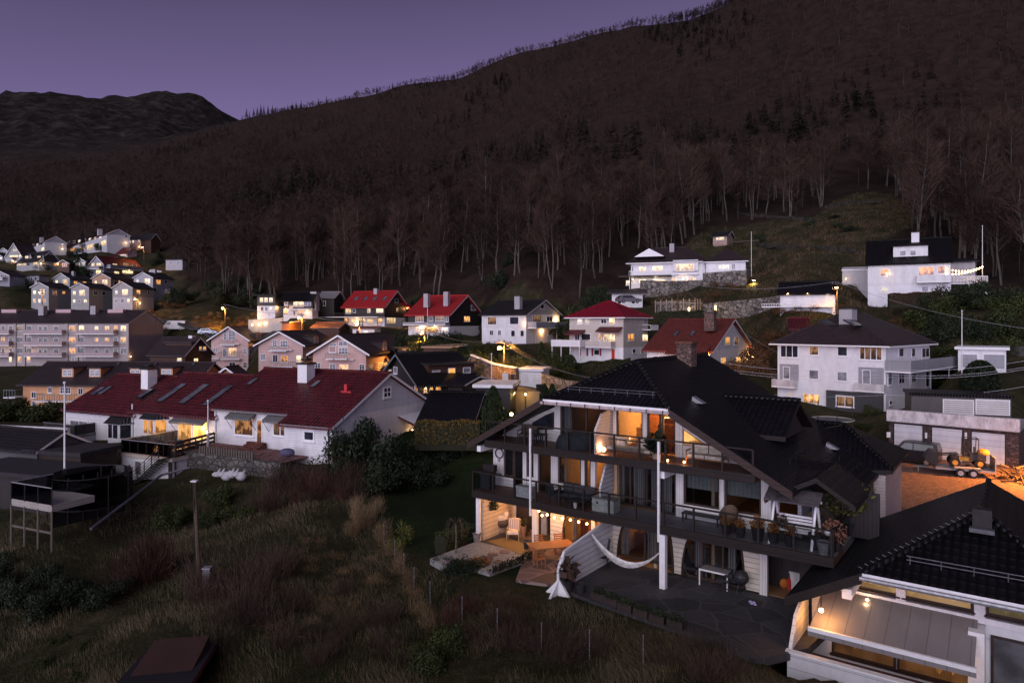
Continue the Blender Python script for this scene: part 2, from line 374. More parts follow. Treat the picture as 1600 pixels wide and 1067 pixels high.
class House:
    """near ground corner seen at column px, d away; the front runs left from it turned back by yaw, the right side runs back"""
    def __init__(s, name, label, cat, px, d, yaw, pxL, pxR, yb, ye, yr, roof='u', wall=WHITE, rmat=T_DARK, W=None, Lu=None, ov=.45, th=.16, apex=None,
                 group=None, base_drop=3, ctrl=True, hip=None, fascia=WTRIM, wall_low=None, y_low=None, gable=None):
        a = R(yaw); s.u = Vector((-math.cos(a), math.sin(a), 0)); s.v = Vector((math.sin(a), math.cos(a), 0))
        s.N = Vector(((px-CX)/F*d, d, 0)); s.d = d
        s.F = Frame(s.N, s.u, -s.v); s.R = Frame(s.N, s.v, -s.u)
        s.Lu = Lu if Lu else s.F.s(pxL); s.Lv = W if W else s.R.s(pxR)
        assert s.Lu > 0 and s.Lv > 0, (label, s.Lu, s.Lv)
        s.zb, s.ze = ZY(yb, d), ZY(ye, d)
        if ctrl:
            for q in ((0, 0), (1, 0), (0, 1), (1, 1), (.5, 0), (0, .5)):
                p = s.N+s.u*s.Lu*q[0]+s.v*s.Lv*q[1]; gz(p.x, p.y, s.zb-.15)
        c = s.N+s.u*s.Lu/2+s.v*s.Lv/2
        s.root = thing(name, label, cat, (c.x, c.y, s.zb), group)
        # ridge height: given as the photo row of the ridge at its nearer end
        if roof == 'u': q = s.N+s.v*s.Lv/2
        elif roof == 'v': q = s.N+s.u*s.Lu/2
        else: q = c
        s.zr = ZY(yr, q.y) if yr is not None else s.ze
        s.roof_type = roof
        s._walls(wall, base_drop, wall_low, y_low, gable); s._roof(roof, rmat, ov, th, hip, fascia)
        s.B = Frame(s.N+s.u*s.Lu+s.v*s.Lv, -s.u, s.v); s.Lf = Frame(s.N+s.u*s.Lu, s.v, s.u)
    def pt(s, a, b, z): p = s.N+s.u*a+s.v*b; return Vector((p.x, p.y, z))
    def _walls(s, wall, drop, wl, yl, gable):
        m = MB(); zb = s.zb-drop; up = Vector((0, 0, 1)); z0 = zb
        if wl:
            zl = ZY(yl, s.d); m.obox(s.pt(0, 0, zb), s.u*s.Lu, s.v*s.Lv, up*(zl-zb), wl); z0 = zl
            e = .012; 
            m.obox(s.pt(-e, -e, zl), s.u*(s.Lu+2*e), s.v*(s.Lv+2*e), up*(s.ze-zl), wall)
        else: m.obox(s.pt(0, 0, zb), s.u*s.Lu, s.v*s.Lv, up*(s.ze-zb), wall)
        g = gable or wall
        if s.roof_type == 'u':
            m.prism([s.pt(.002, 0, s.ze), s.pt(.002, s.Lv, s.ze), s.pt(.002, s.Lv/2, s.zr)], s.u*(s.Lu-.004), g)
        elif s.roof_type == 'v':
            m.prism([s.pt(0, .002, s.ze), s.pt(s.Lu, .002, s.ze), s.pt(s.Lu/2, .002, s.zr)], s.v*(s.Lv-.004), g)
        s.wall = m.build('wall', s.root)
    def _roof(s, roof, rm, ov, th, hip, fascia):
        m = MB(); Lu, Lv, ze, zr = s.Lu, s.Lv, s.ze, s.zr
        if roof in 'uv':
            A, B = (Lu, Lv) if roof == 'u' else (Lv, Lu)
            q = (lambda a, b, z: s.pt(a, b, z)) if roof == 'u' else (lambda a, b, z: s.pt(b, a, z))
            sl = (zr-ze)/(B/2); up = th*math.sqrt(1+sl*sl)
            for sg in (0, 1):
                e = -ov if sg == 0 else B+ov; zz = ze-ov*sl
                pr = [q(-ov, e, zz+.02), q(-ov, B/2, zr+.02), q(-ov, B/2, zr+up+.02), q(-ov, e, zz+up+.02)]
                ext = q(A+ov, 0, 0)-q(-ov, 0, 0)
                m.prism(pr, ext, fascia, rm)
            rb = MB(); rb.tube(q(-ov, B/2, zr+up+.03), q(A+ov, B/2, zr+up+.03), .12, rm, n=8)
            s.roof = m.build('roof', s.root); rb.build('ridge', s.roof)
        elif roof == 'hip':
            h = hip if hip is not None else min(Lu, Lv)/2
            sl = (zr-ze)/(min(Lu, Lv)/2); zz = ze-ov*sl*.6; o = ov
            c = [s.pt(-o, -o, zz), s.pt(Lu+o, -o, zz), s.pt(Lu+o, Lv+o, zz), s.pt(-o, Lv+o, zz)]
            if Lu >= Lv: r0, r1 = s.pt(h, Lv/2, zr), s.pt(Lu-h, Lv/2, zr)
            else: r0, r1 = s.pt(Lu/2, h, zr), s.pt(Lu/2, Lv-h, zr)
            t = Vector((0, 0, th))
            if Lu >= Lv: faces = [[c[0], r0, r1, c[1]][::1], [c[1], r1, c[2]], [c[2], r1, r0, c[3]], [c[3], r0, c[0]]]
            else: faces = [[c[0], r0, c[1]], [c[1], r0, r1, c[2]], [c[2], r1, c[3]], [c[3], r1, r0, c[0]]]
            for f in faces:
                f = [p+t for p in f]
                nn = (f[1]-f[0]).cross(f[2]-f[0])
                m.poly(f if nn.z > 0 else f[::-1], rm)
            cc = c if (c[1]-c[0]).cross(c[2]-c[0]).z < 0 else c[::-1]
            m.poly(cc, fascia)
            for i in range(4): 
                a, b = c[i], c[(i+1) % 4]; m.poly([a, b, b+t, a+t], fascia)
            s.roof = m.build('roof', s.root)
            rb = MB()
            for i, e in enumerate(((r0, c[0]), (r0, c[3]), (r1, c[1]), (r1, c[2])) if Lu >= Lv else ((r0, c[0]), (r0, c[1]), (r1, c[2]), (r1, c[3]))): rb.tube(e[0]+t, e[1]+t, .1, rm, n=6)
            rb.tube(r0+t, r1+t, .1, rm, n=6); rb.build('ridge', s.roof)
            s.r0, s.r1 = r0, r1
        elif roof == 'flat':
            m.obox(s.pt(-ov, -ov, ze), s.u*(Lu+2*ov), s.v*(Lv+2*ov), Vector((0, 0, .3)), rm); s.roof = m.build('roof', s.root)
        elif roof == 'mono':   # rises to the back
            k = (zr-ze)
            m.prism([s.pt(-ov, -ov, ze), s.pt(-ov, Lv+ov, ze+k), s.pt(-ov, Lv+ov, ze+k+.2), s.pt(-ov, -ov, ze+.2)], s.u*(Lu+2*ov), fascia, rm)
            s.roof = m.build('roof', s.root)
    def w(s, face, lst, **kw):
        fr = {'F': s.F, 'R': s.R}[face]
        for e in lst:
            x0, y0, x1, y1 = e[:4]; window(fr, s.root, x0, y0, x1, y1, *(e[4:]), **kw)
    def slope(s, px, py, near=True):
        """where the sight line at this pixel meets the roof slope towards the front ('u') or the right side ('v')"""
        dr = Vector(((px-CX)/F, 1, -(py-HY)/F))
        sl_h = s.Lv/2 if s.roof_type == 'u' else s.Lu/2
        k = (s.zr-s.ze)/sl_h
        ax = s.v if s.roof_type == 'u' else s.u
        # plane: z = ze + k * dot(p-N, ax)
        t = (s.ze-k*s.N.dot(ax))/(dr.z-k*dr.dot(ax))
        n = (Vector((0, 0, 1))-ax*k).normalized()
        return dr*t, n
    def skylight(s, x0, y0, x1, y1, pane='r'):
        p, n = s.slope((x0+x1)/2, (y0+y1)/2); a = s.u if s.roof_type == 'u' else s.v
        b = a.cross(n).normalized(); b = b if b.z > 0 else -b
        pa, _ = s.slope((x0+x1)/2, y1); pb, _ = s.slope((x0+x1)/2, y0)
        H = max(.5, min(4.2, abs((pb-pa).dot(b)))); qa, _ = s.slope(x0, (y0+y1)/2); qb, _ = s.slope(x1, (y0+y1)/2); W = max(.5, min(2.4, abs((qb-qa).dot(a))*.8))
        m = MB(); m.obox(p-a*W/2-b*H/2+n*.12, a*W, b*H, n*.16, METALD); f = m.build('roof_window', s.root)
        g = MB(); w, h = W-.14, H-.14; q = p+n*.285
        pts = [q-a*w/2-b*h/2, q+a*w/2-b*h/2, q+a*w/2+b*h/2, q-a*w/2+b*h/2]
        if (pts[1]-pts[0]).cross(pts[2]-pts[0]).dot(n) < 0: pts = pts[::-1]
        g.poly(pts, PANES[pane]); g.build('pane', f)
    def chimney(s, px, y0, y1, d, w=.8, mat=GREYP, cap=True):
        p = P(px, y1, d); z1 = ZY(y0, d); m = MB()
        m.obox(p-s.u*w/2-s.v*w/2-Vector((0, 0, 1.2)), s.u*w, s.v*w, Vector((0, 0, z1-p.z+1.2)), mat)
        if cap: m.obox(Vector((p.x, p.y, z1))-s.u*w*.6-s.v*w*.6, s.u*w*1.2, s.v*w*1.2, Vector((0, 0, .12)), METALD)
        return m.build('chimney', s.root)
    def balcony(s, face, x0, x1, yt, yb, depth=1.4, mat=WTRIM, solid=True, posts=0, floor=WTRIM, name='balcony'):
        """a balcony in front of a face: its parapet spans rows yt..yb at the face's own distance"""
        fr = {'F': s.F, 'R': s.R}[face]; a, b = sorted((fr.s(x0), fr.s(x1))); d = (fr.o+fr.h*(a+b)/2).y-depth*.8
        z1, z0 = ZY(yt, d), ZY(yb, d); m = MB(); up = Vector((0, 0, 1)); h, n = fr.h, fr.n
        m.obox(fr.at(a, z0), h*(b-a), n*depth, up*.16, floor)
        if solid:
            m.obox(fr.at(a, z0+.16, depth-.06), h*(b-a), n*.06, up*(z1-z0-.16), mat)
            m.obox(fr.at(a, z0+.16), h*.06, n*(depth-.062), up*(z1-z0-.16), mat); m.obox(fr.at(b-.06, z0+.16), h*.06, n*(depth-.062), up*(z1-z0-.16), mat)
        else:
            m.obox(fr.at(a, z1-.07, depth-.07), h*(b-a), n*.07, up*.07, mat)
            k = max(2, int((b-a)/.35))
            for i in range(k+1): m.obox(fr.at(a+(b-a-.05)*i/k, z0+.16, depth-.06), h*.05, n*.05, up*(z1-z0-.23), mat)
            for q in (a, b-.06): m.obox(fr.at(q, z1-.07), h*.06, n*(depth-.08), up*.07, mat)
        for i in range(posts):
            q = a+.1+(b-a-.3)*i/max(1, posts-1); m.obox(fr.at(q, s.zb-2, depth-.2), h*.12, n*.12, up*(z0-s.zb+2), mat)
        return m.build(name, s.root)
    def wall_lamp(s, face, px, py, w=25, c=(1, .5, .18), r=.07, out=.3):
        fr = {'F': s.F, 'R': s.R}[face]; p = fr.hit(px, py, out); m = MB(); m.ball(p, r, m_emit('bulb_warm', (1, .62, .25), 14), 8, 5)
        q = fr.hit(px, py, 0); m.tube(q, p, .025, METALD, n=5)
        m.build('wall_lamp', s.root); l = lamp(p+fr.n*.18, w, c); return l
# ------------------------------------------------------------------ camera, sky, light
cam = bpy.data.cameras.new('camera'); co = bpy.data.objects.new('camera', cam); COL.objects.link(co)
co.location = (0, 0, 0); co.rotation_euler = (R(90), 0, 0)
cam.sensor_width = 36; cam.lens = 36*F/1600; cam.shift_y = -(533.5-HY)/1600; cam.clip_end = 9000; cam.clip_start = .3
SC.camera = co
SUN_EL, SUN_AZ = 7.0, 205.0       # afterglow low behind the camera, a little to its left (compass from +Y)
w = bpy.data.worlds.new('World'); SC.world = w; w.use_nodes = True
nt = w.node_tree; bg = nt.nodes['Background']
sky = N(nt, 'ShaderNodeTexSky'); sky.sky_type = 'NISHITA'; sky.sun_disc = False
sky.sun_elevation = R(1.0); sky.sun_rotation = R(SUN_AZ); sky.altitude = 60; sky.dust_density = 1.5; sky.ozone_density = 4
bw = nt.nodes.new('ShaderNodeRGBToBW'); L(nt, sky.outputs[0], bw.inputs[0])
vm = nt.nodes.new('ShaderNodeMix'); vm.data_type = 'RGBA'; vm.blend_type = 'MULTIPLY'; vm.inputs[0].default_value = 1     # the violet of late dusk over the sky's own brightness
L(nt, bw.outputs[0], vm.inputs[6]); vm.inputs[7].default_value = (2.1, 1.62, 3.55, 1)
tcw = nt.nodes.new('ShaderNodeTexCoord'); spw = nt.nodes.new('ShaderNodeSeparateXYZ'); L(nt, tcw.outputs['Generated'], spw.inputs[0])
el_ = nt.nodes.new('ShaderNodeMapRange'); L(nt, spw.outputs[2], el_.inputs[0])       # the glow fades with height above the horizon
for i_, v_ in ((1, .12), (2, .48), (3, 1.75), (4, .66)): el_.inputs[i_].default_value = v_
cw = N(nt, 'ShaderNodeTexNoise', Scale=2.2, Detail=6.0); mw = nt.nodes.new('ShaderNodeMapping'); mw.inputs['Scale'].default_value = (1, 1, 4); L(nt, tcw.outputs['Generated'], mw.inputs[0]); L(nt, mw.outputs[0], cw.inputs['Vector'])
fw_ = mth(nt, 'MULTIPLY', el_.outputs[0], mth(nt, 'ADD', .93, mth(nt, 'MULTIPLY', cw.outputs[0], .14)))
v2 = nt.nodes.new('ShaderNodeMix'); v2.data_type = 'RGBA'; v2.blend_type = 'MULTIPLY'; v2.inputs[0].default_value = 1; L(nt, vm.outputs[2], v2.inputs[6]); L(nt, fw_, v2.inputs[7])
L(nt, v2.outputs[2], bg.inputs[0]); bg.inputs[1].default_value = .15
sl = bpy.data.lights.new('sun', 'SUN'); so = bpy.data.objects.new('sun', sl); COL.objects.link(so)
sl.energy = 1.9; sl.angle = R(70); sl.color = (.97, .93, 1.0)
az, el = R(SUN_AZ), R(SUN_EL+9)
dv = Vector((math.sin(az)*math.cos(el), math.cos(az)*math.cos(el), math.sin(el)))
so.rotation_euler = dv.to_track_quat('Z', 'Y').to_euler(); so.location = dv*60
SC.view_settings.view_transform = 'Standard'; SC.view_settings.look = 'None'; SC.view_settings.exposure = .5; SC.view_settings.gamma = 1
SC.cycles.max_bounces = 6; SC.cycles.diffuse_bounces = 3; SC.cycles.glossy_bounces = 3; SC.cycles.transparent_max_bounces = 24
SC.cycles.use_denoising = True; SC.cycles.sample_clamp_indirect = 4
SC.cycles.caustics_reflective = False; SC.cycles.caustics_refractive = False

# terrain: the hill and the valley floor (px, py, d)
for c in [
 (-600, 470, 300), (-600, 380, 520), (-600, 250, 1000), (-600, 150, 1600), (-600, 240, 2500),
 (-200, 420, 350), (-200, 340, 600), (-200, 230, 1000), (-200, 146, 1600), (-200, 240, 2500),
 (0, 384, 350), (0, 330, 560), (0, 230, 1000), (0, 150, 1600), (0, 240, 2500),
 (100, 152, 1580), (190, 160, 1600), (262, 151, 1600), (320, 166, 1600), (200, 235, 2500),
 (120, 366, 350), (200, 362, 350), (200, 315, 560), (200, 225, 1000),
 (380, 462, 205), (380, 400, 260), (380, 300, 430), (380, 240, 680), (380, 186, 950), (380, 260, 1400),
 (300, 440, 230), (300, 380, 300),
 (500, 452, 200), (500, 380, 260), (500, 260, 480), (500, 205, 680), (500, 166, 850), (500, 260, 1300),
 (640, 448, 195), (640, 330, 300), (640, 220, 520), (640, 180, 620), (640, 132, 760), (640, 240, 1100),
 (800, 452, 165), (800, 320, 270), (800, 180, 470), (800, 88, 640), (800, 200, 900),
 (950, 440, 165), (950, 300, 260), (950, 160, 400), (950, 52, 540), (950, 160, 800),
 (1100, 372, 172), (1100, 300, 235), (1100, 150, 360), (1100, 22, 500), (1100, 130, 750),
 (1250, 400, 140), (1250, 335, 190), (1250, 200, 290), (1250, -35, 450), (1250, 80, 700),
 (1400, 385, 138), (1400, 330, 180), (1400, 200, 270), (1400, -80, 430), (1400, 60, 650),
 (1600, 452, 112), (1600, 330, 165), (1600, 200, 250), (1600, -130, 410), (1600, 40, 640),
 (1900, 440, 110), (1900, 300, 170), (1900, 100, 290), (1900, -220, 420), (1900, 0, 640),
 (2500, 440, 110), (2500, 200, 220), (2500, -300, 420), (2500, 0, 700),
 # middle village floor
 (-200, 600, 140), (0, 572, 155), (-400, 640, 90), (-100, 700, 60), (-300, 520, 230),
 (60, 655, 92), (200, 655, 95), (330, 516, 172), (300, 524, 165), (360, 508, 180), (260, 516, 180), (440, 512, 165), (560, 516, 155), (500, 500, 172),
 (640, 542, 122), (700, 555, 108), (780, 596, 92), (760, 580, 98), (840, 612, 84), (900, 575, 104), (690, 640, 68), (760, 690, 55), (700, 690, 56),
 (1050, 585, 92), (1180, 600, 85), (1200, 540, 105), (1190, 510, 112), (1250, 484, 106), (1120, 480, 128), (1040, 492, 122), (1090, 455, 143),
 (1420, 470, 108), (1540, 470, 106), (1560, 580, 76), (1600, 620, 70), (1480, 640, 74), (1700, 620, 66),
 (1420, 760, 54), (1500, 745, 60), (1580, 745, 58), (1650, 780, 50), (1700, 760, 50), (1460, 780, 48),
 # terrace and knoll close to the camera
 (870, 925, 29.6), (700, 860, 35.5), (760, 870, 34.5), (1000, 960, 27.5), (1150, 950, 28), (1180, 1010, 24.6), (1250, 930, 29.5), (640, 800, 42), (680, 740, 52), (620, 740, 53),
 (420, 718, 52), (480, 735, 50), (350, 745, 50), (290, 790, 46), (220, 850, 41), (150, 900, 36), (60, 900, 36), (-60, 880, 38), (-200, 880, 38),
 (560, 800, 42), (590, 840, 38.5), (620, 900, 33), (650, 960, 28.5), (680, 1010, 25.5), (480, 830, 38.5), (400, 860, 36), (450, 930, 30), (330, 930, 31), (250, 980, 28.5), (400, 1020, 25.5), (520, 1030, 24.5), (150, 1040, 26), (0, 1060, 26), (-200, 1060, 26),
 (720, 960, 28.2), (760, 1040, 23.5), (850, 1000, 25.5), (900, 1050, 22.8), (1000, 1060, 22), (1100, 1080, 21), (1230, 1080, 21), (1400, 1200, 17), (1700, 1100, 20), (1600, 1400, 13), (1000, 1400, 13), (600, 1400, 14), (200, 1400, 15), (-300, 1400, 15),
]: gp(*c)
for c in [(225, 512, 186), (243, 514, 178), (262, 517, 172), (280, 518, 170), (300, 520, 168), (325, 524, 164), (350, 526, 158), (400, 524, 153), (440, 519, 150), (345, 489, 179), (300, 487, 184), (255, 482, 189), (400, 491, 176), (430, 497, 170), (345, 508, 169), (300, 508, 174)]: gp(*c)
# ------------------------------------------------------------------ the far village on the left
FV = 'houses in the far village on the left slope'
def sub(*a, **k): return House(*a, group=FV, **k)
h = House('apartment_block', 'long four storey apartment block with balconies and purple grey gable end at the left edge', 'apartment building', 200, 155, 5, -70, 255, 572, 505, 486, 'u', wall=m_plaster('pinkish_cream_plaster', (.37, .32, .31)), rmat=T_PURPLE, gable=GREYP, ov=.3)
AB = h
lm = [(x, y) for y in (512, 529.5, 547) for x in (25.5, 106, 186)]
pn = {(0, 0): 'd', (1, 0): 'o', (2, 0): 'c', (0, 1): 'd', (1, 1): 'o', (2, 1): 'o', (0, 2): 'd', (1, 2): 'o', (2, 2): 'd'}
for r, y in enumerate((508.5, 526.5, 543.5)):
    h.w('F', [(26, y, 36, y+8.5, 'm' if r == 0 else 'd', 0), (41, y, 50, y+8.5, 'd', 0), (107.5, y, 118, y+9, 'o', 1), (188.5, y, 199, y+9, 'wwd'[r] if r else 'y', 1)], sill=False)
    h.w('F', [(60, y+1, 66, y+10, 'd', 0), (68, y+1, 74, y+10, 'cdw'[r] if r == 1 else 'd', 0), (84, y+1, 92, y+9, 'd', 0), (123, y, 132, y+8, 'ydd'[r], 0), (148, y+1, 154, y+9, 'ywd'[r], 0), (164, y+1, 171, y+9, 'wwd'[r], 0), (178, y, 184, y+9, 'od'[r > 0], 0), (2, y, 8, y+8, 'dod'[r], 0), (14, y, 20, y+9, 'd', 0), (-14, y, -4, y+8, 'w', 0), (-40, y, -32, y+8, 'd', 0)], sill=False)
    for a, b in ((45, 104), (126, 184), (-20, 22), (-66, -25)): h.balcony('F', a, b, y+7, y+14, 1.5, m_boards('balcony_boards_pink_grey', (.42, .33, .33), .3))
for x in (24, 38.5, 105, 121, 200): 
    m = MB(); q = h.F.at(h.F.s(x)-.3, h.zb-3, 0); m.obox(q, h.F.h*.6, h.F.n*.25, Vector((0, 0, h.ze-h.zb+3)), m_plaster('pinkish_cream_plaster', (.37, .32, .31))); m.build('pilaster', h.root)
h.w('F', [(14, 557, 19, 566, 'y', 0), (28, 557, 34, 566, 'w', 0), (42, 557, 48, 566, 'w', 0), (112, 558, 117, 566, 'b', 0), (128, 558, 133, 566, 'd', 0)], sill=False)
for x in (16, 51): h.wall_lamp('F', x, 556, 150, (1, .55, .2), .12, .5)
h.wall_lamp('R', 201.5, 557, 22, (1, .55, .2), .1, .4)
for a, b in ((5, 32), (89, 117), (170, 198)):
    p, n = h.slope((a+b)/2, 487.5); m = MB()
    m.obox(p-h.u*1.9-h.v*.9-Vector((0, 0, .2)), h.u*3.8, h.v*2.2, Vector((0, 0, .8)), m_plain('skylight_box_pink', (.45, .30, .32), .5)); m.build('roof_light_box', h.root)
for x in (67, 148): h.chimney(x, 478, 485, 161, 1.3, GREYP, False)

def cottage(label, px, d, pxL, pxR, yb, ye, ya, wall, wins, side=(), rm=T_DARK, yaw=12, ov=.35, roof='v', low=None, yl=None, name='village_house', lamps=(), chim=None, **k):
    h = House(name, label, 'house', px, d, yaw, pxL, pxR, yb, ye, ya, roof, wall=wall, rmat=rm, ov=ov, group=FV, wall_low=low, y_low=yl, **k)
    h.w('F', wins, sill=False); h.w('R', side, sill=False)
    for f, x, y in lamps: h.wall_lamp(f, x, y, 70, (1, .62, .3), .13, .5)
    if chim: h.chimney(*chim)
    return h
LG = m_boards('dimmed_pale_boards', (.32, .32, .32), .16); SL = m_boards('slate_grey_boards', (.27, .27, .31), .16); TAN = m_boards('tan_boards', (.42, .27, .18), .16); FWH = m_plaster('dimmed_white_plaster', (.42, .41, .43))  # pale and white walls darkened in colour for the slope's weaker light
cottage('pale gable house, front left of the six matching cottages, orange lamplight on its side', 76, 205, 49, 110, 478, 449, 442, LG, [(52, 454, 56.5, 460, 'y', 0), (62, 452, 70, 461, 'y', 2, 1), (52, 467, 56, 473, 'y', 0), (60, 467, 64, 473, 'c', 0), (68, 467, 72, 473, 'y', 0)], [(82, 454, 89, 462, 'm'), (97, 455, 102, 460, 'o', 0)], chim=(58, 439, 446, 207, .9))
cottage('grey gable house, front middle of the six matching cottages, large lit square window', 139, 203, 111, 175, 483, 450, 443, LG, [(114, 455, 118.5, 461, 'y', 0), (124, 453, 133, 462, 'y', 2, 1), (114, 468, 118, 473, 'y', 0), (122, 468, 126, 473, 'd', 0), (131, 468, 136, 473, 'y', 0)], [(146, 455, 152, 461, 'd'), (159, 456, 165, 461, 'd', 0)])
cottage('white and grey gable house, front right of the six matching cottages above the apartment block', 207, 200, 176, 240, 484, 450, 441, LG, [(180, 454, 184, 460, 'c', 0), (191, 452, 200, 461, 'y', 2, 1), (179, 467, 184, 473, 'b', 0), (189, 467, 194, 473, 'd', 0), (199, 467, 203, 473, 'y', 0)], [(213, 453, 219, 460, 'w', 1), (230, 455, 234, 460, 'd', 0)], low=FWH, yl=464, lamps=[('R', 216, 474)])
cottage('bluish white gable house, back left of the six matching cottages', 109, 226, 83, 143, 462, 436, 427.5, m_boards('bluish_white_boards', (.35, .36, .38), .16), [(86.5, 438, 90.5, 444, 'y', 0), (98, 436.5, 106, 445, 'y', 2, 1)], [(115, 439, 121, 444, 'w', 0), (129, 440, 135, 444, 'w', 0)], chim=(115, 424, 429, 230, .9))
cottage('tan gable house, back middle of the six matching cottages', 173, 224, 144, 208, 462, 435, 427, TAN, [(148, 439, 151.5, 444, 'y', 0), (160, 437, 168, 445, 'y', 2, 1)], [(185, 438, 188, 443, 'w', 0), (178, 439, 182, 446, 'd', 0)])
cottage('pale violet gable house, back right of the six matching cottages, amber side window', 239, 220, 209, 272, 464, 434, 426, m_boards('pale_violet_boards', (.40, .39, .43), .16), [(213, 437, 217, 443, 'c', 0), (226, 435, 235, 444, 'y', 2, 1)], [(244, 437, 251, 445, 'o', 1), (257, 438, 261, 443, 'd', 0), (240, 450, 245, 456, 'd', 0)], chim=(242, 421, 427, 226, .9)).balcony('R', 258, 274, 452, 458, 2, FWH)
cottage('long white terrace of flats with dark red roof high on the left slope', 167, 285, 104, 203, 389, 366, 359, FWH, [(106+i*8.2, 377.5-i*1.35, 109.5+i*8.2, 381.5-i*1.35, 'd' if i in (0, 1, 3) else 'c', 0) for i in range(7)] + [(110, 388, 118, 393, 'o', 0), (124, 386, 132, 391, 'w', 0), (136, 382, 146, 390, 'y', 2), (158, 376, 166, 384, 'y', 1), (148, 380, 155, 387, 'd', 1)], [(195, 368, 199, 371, 'd', 0)], T_MAROON, yaw=46, roof='u', chim=(156, 358, 364, 292, 1.6), gable=SL, lamps=[('R', 196, 380)])
cottage('long white terrace of flats with blue grey gable, left of the bigger white one', 70, 320, 40, 104, 396, 378, 370, FWH, [(44+i*6.5, 383-i*1.1, 47+i*6.5, 386.5-i*1.1, 'd' if i % 2 else 'c', 0) for i in range(4)] + [(65, 387, 69, 392, 'y', 0)], [(96, 381, 99, 383, 'c', 0)], T_MAROON, yaw=46, roof='u', gable=SL, chim=(65, 371, 376, 326, 1.4), lamps=[('R', 97, 389)])
cottage('steep white gabled house with two lit attic windows at the far left', 35, 262, 9, 62, 412, 401, 381, LG, [(20.5, 389.5, 23, 393, 'y', 0), (24, 389.5, 26.5, 393, 'y', 0), (9.5, 402, 13, 406, 'y', 0), (29.5, 398.5, 33, 402, 'y', 0), (15, 399, 28, 402, 'y', 2)], [(46, 402, 52, 407, 'd')], T_PURPLE, lamps=[('F', 22, 408)]).balcony('F', 13, 25, 402, 407, 1.5, GREYB)
h = cottage('slate house with dormer gables and a row of bright ground floor windows', 61, 245, 26, 95, 424, 408, 393, LG, [(27, 410, 34, 415, 'y', 2), (35, 409.5, 41, 415, 'y', 2), (52, 409, 60, 415, 'y', 2), (42, 411, 47, 416, 'd')], [(66, 413, 75, 417, 'd'), (84, 411, 90, 416, 'o', 1)], T_DARK, yaw=32, roof='u', gable=SL, lamps=[('R', 63, 412)])
for x0, x1, xa, yy in ((34, 49, 42, 394), (57.5, 65, 61, 397)):
    q = h.F.hit((x0+x1)/2, 408, -1.2); wd = (x1-x0)/F*245*1.15; z1 = ZY(yy, 245); m = MB()
    m.prism([q-h.u*wd/2, q+h.u*wd/2, Vector((q.x, q.y, z1))], h.v*4, LG, T_DARK); m.build('dormer', h.root)
    fr = Frame(q-h.u*0, h.u, -h.v); window(fr, h.root, xa-2.5, 400, xa+2.5, 404, 'y', 1, sill=False)
cottage('low grey bungalow with hipped roof at the left picture edge', 15, 215, -22, 39, 440, 431, 422.5, SL, [(1, 429, 4, 433, 'd', 0), (7, 429, 10, 433, 'd', 0), (-12, 429, -8, 433, 'd', 0)], [(23, 432, 26, 436, 'd', 0), (27, 432, 30, 436, 'd', 0)], T_DARK, roof='v', yaw=15).balcony('F', -15, 11, 433, 438, 1.5, FWH)
cottage('small grey porch house with arched posts beside the low bungalow', 61, 222, 38, 76, 440, 431, 430, SL, [(43, 433, 45, 438, 'b', 0), (48, 433, 51, 438, 'd', 0), (54, 433, 58, 438, 'd', 0)], [], T_DARK, roof='flat', yaw=4)
h = cottage('grey gabled house with two balconies and glowing lower floor, centre of the far village', 162, 245, 140, 221, 432, 413, 401, SL, [(143, 411, 148, 417, 'y', 1), (151, 411, 158, 416, 'y', 1), (141, 424, 147, 429, 'd', 1), (150, 422, 158, 428, 'y', 2)], [(193, 411, 201, 417, 'm', 1), (207, 412, 213, 417, 'm', 0), (176, 412, 183, 416, 'y', 1), (191, 423, 208, 428, 'y', 3), (178, 424, 186, 429, 'y', 1)], T_MAROON, yaw=14, roof='v', lamps=[('R', 200, 422)])
h.balcony('R', 166, 219, 415.5, 421, 1.8, SL); h.balcony('F', 138, 161, 416, 421, 1.8, SL)
cottage('low house with dark red roof and lit left windows behind the balcony house', 172, 262, 141, 190, 418, 410, 401, LG, [(146, 411, 154, 416, 'y', 2), (157, 410, 163, 415, 'y', 1)], [], T_MAROON, yaw=10, roof='u')
cottage('small pink house with three lit windows below the woods', 221, 300, 199, 238, 388, 374, 369, PINKB, [(202, 376, 204.5, 380, 'c', 0), (207, 375.5, 209.5, 380, 'c', 0), (216.5, 374.5, 219, 379.5, 'c', 0)], [], T_DARK, yaw=14, roof='u', lamps=[('F', 219, 386)])
cottage('small red roofed cottage tucked under the pink house', 199, 285, 181, 214, 402, 396, 388, PINKB, [(188, 396, 197, 400, 'c', 3)], [], T_MAROON, yaw=20, roof='u')
cottage('dark red barn beside the pink house at the woods edge', 236, 296, 220, 250, 393, 374, 366, BROWNB, [], [], T_DARK, yaw=20, roof='u')
cottage('white outbuilding with a dark window, alone on the right of the far village', 285, 262, 259, 292, 418, 406, 404, FWH, [(264.5, 409, 269, 412.5, 'd', 0), (276, 409, 281, 412.5, 'd', 0)], [], T_DARK, roof='flat', yaw=6)
cottage('little white shed with lit windows in the middle of the far village', 134, 250, 117, 140, 418, 409, 404, LG, [(118, 410, 125, 416, 'c', 1), (128, 410, 133, 416, 'c', 1)], [], T_DARK, yaw=4, roof='v')
cottage('small brown carport house with an amber glow beside the slate house', 108, 240, 90, 118, 422, 412, 407, BROWNB, [(97, 411, 105, 417, 'o', 1)], [], T_DARK, yaw=4, roof='v', lamps=[('F', 92, 413)])
cottage('white cottage with bright window cut by the left picture edge', 5, 285, -14, 16, 410, 402, 395, LG, [(-6, 401, -1, 406, 'y', 0), (0, 402, 3, 405, 'c', 0)], [(8, 394+5, 12, 403, 'c', 0)], T_DARK, yaw=20, roof='v')
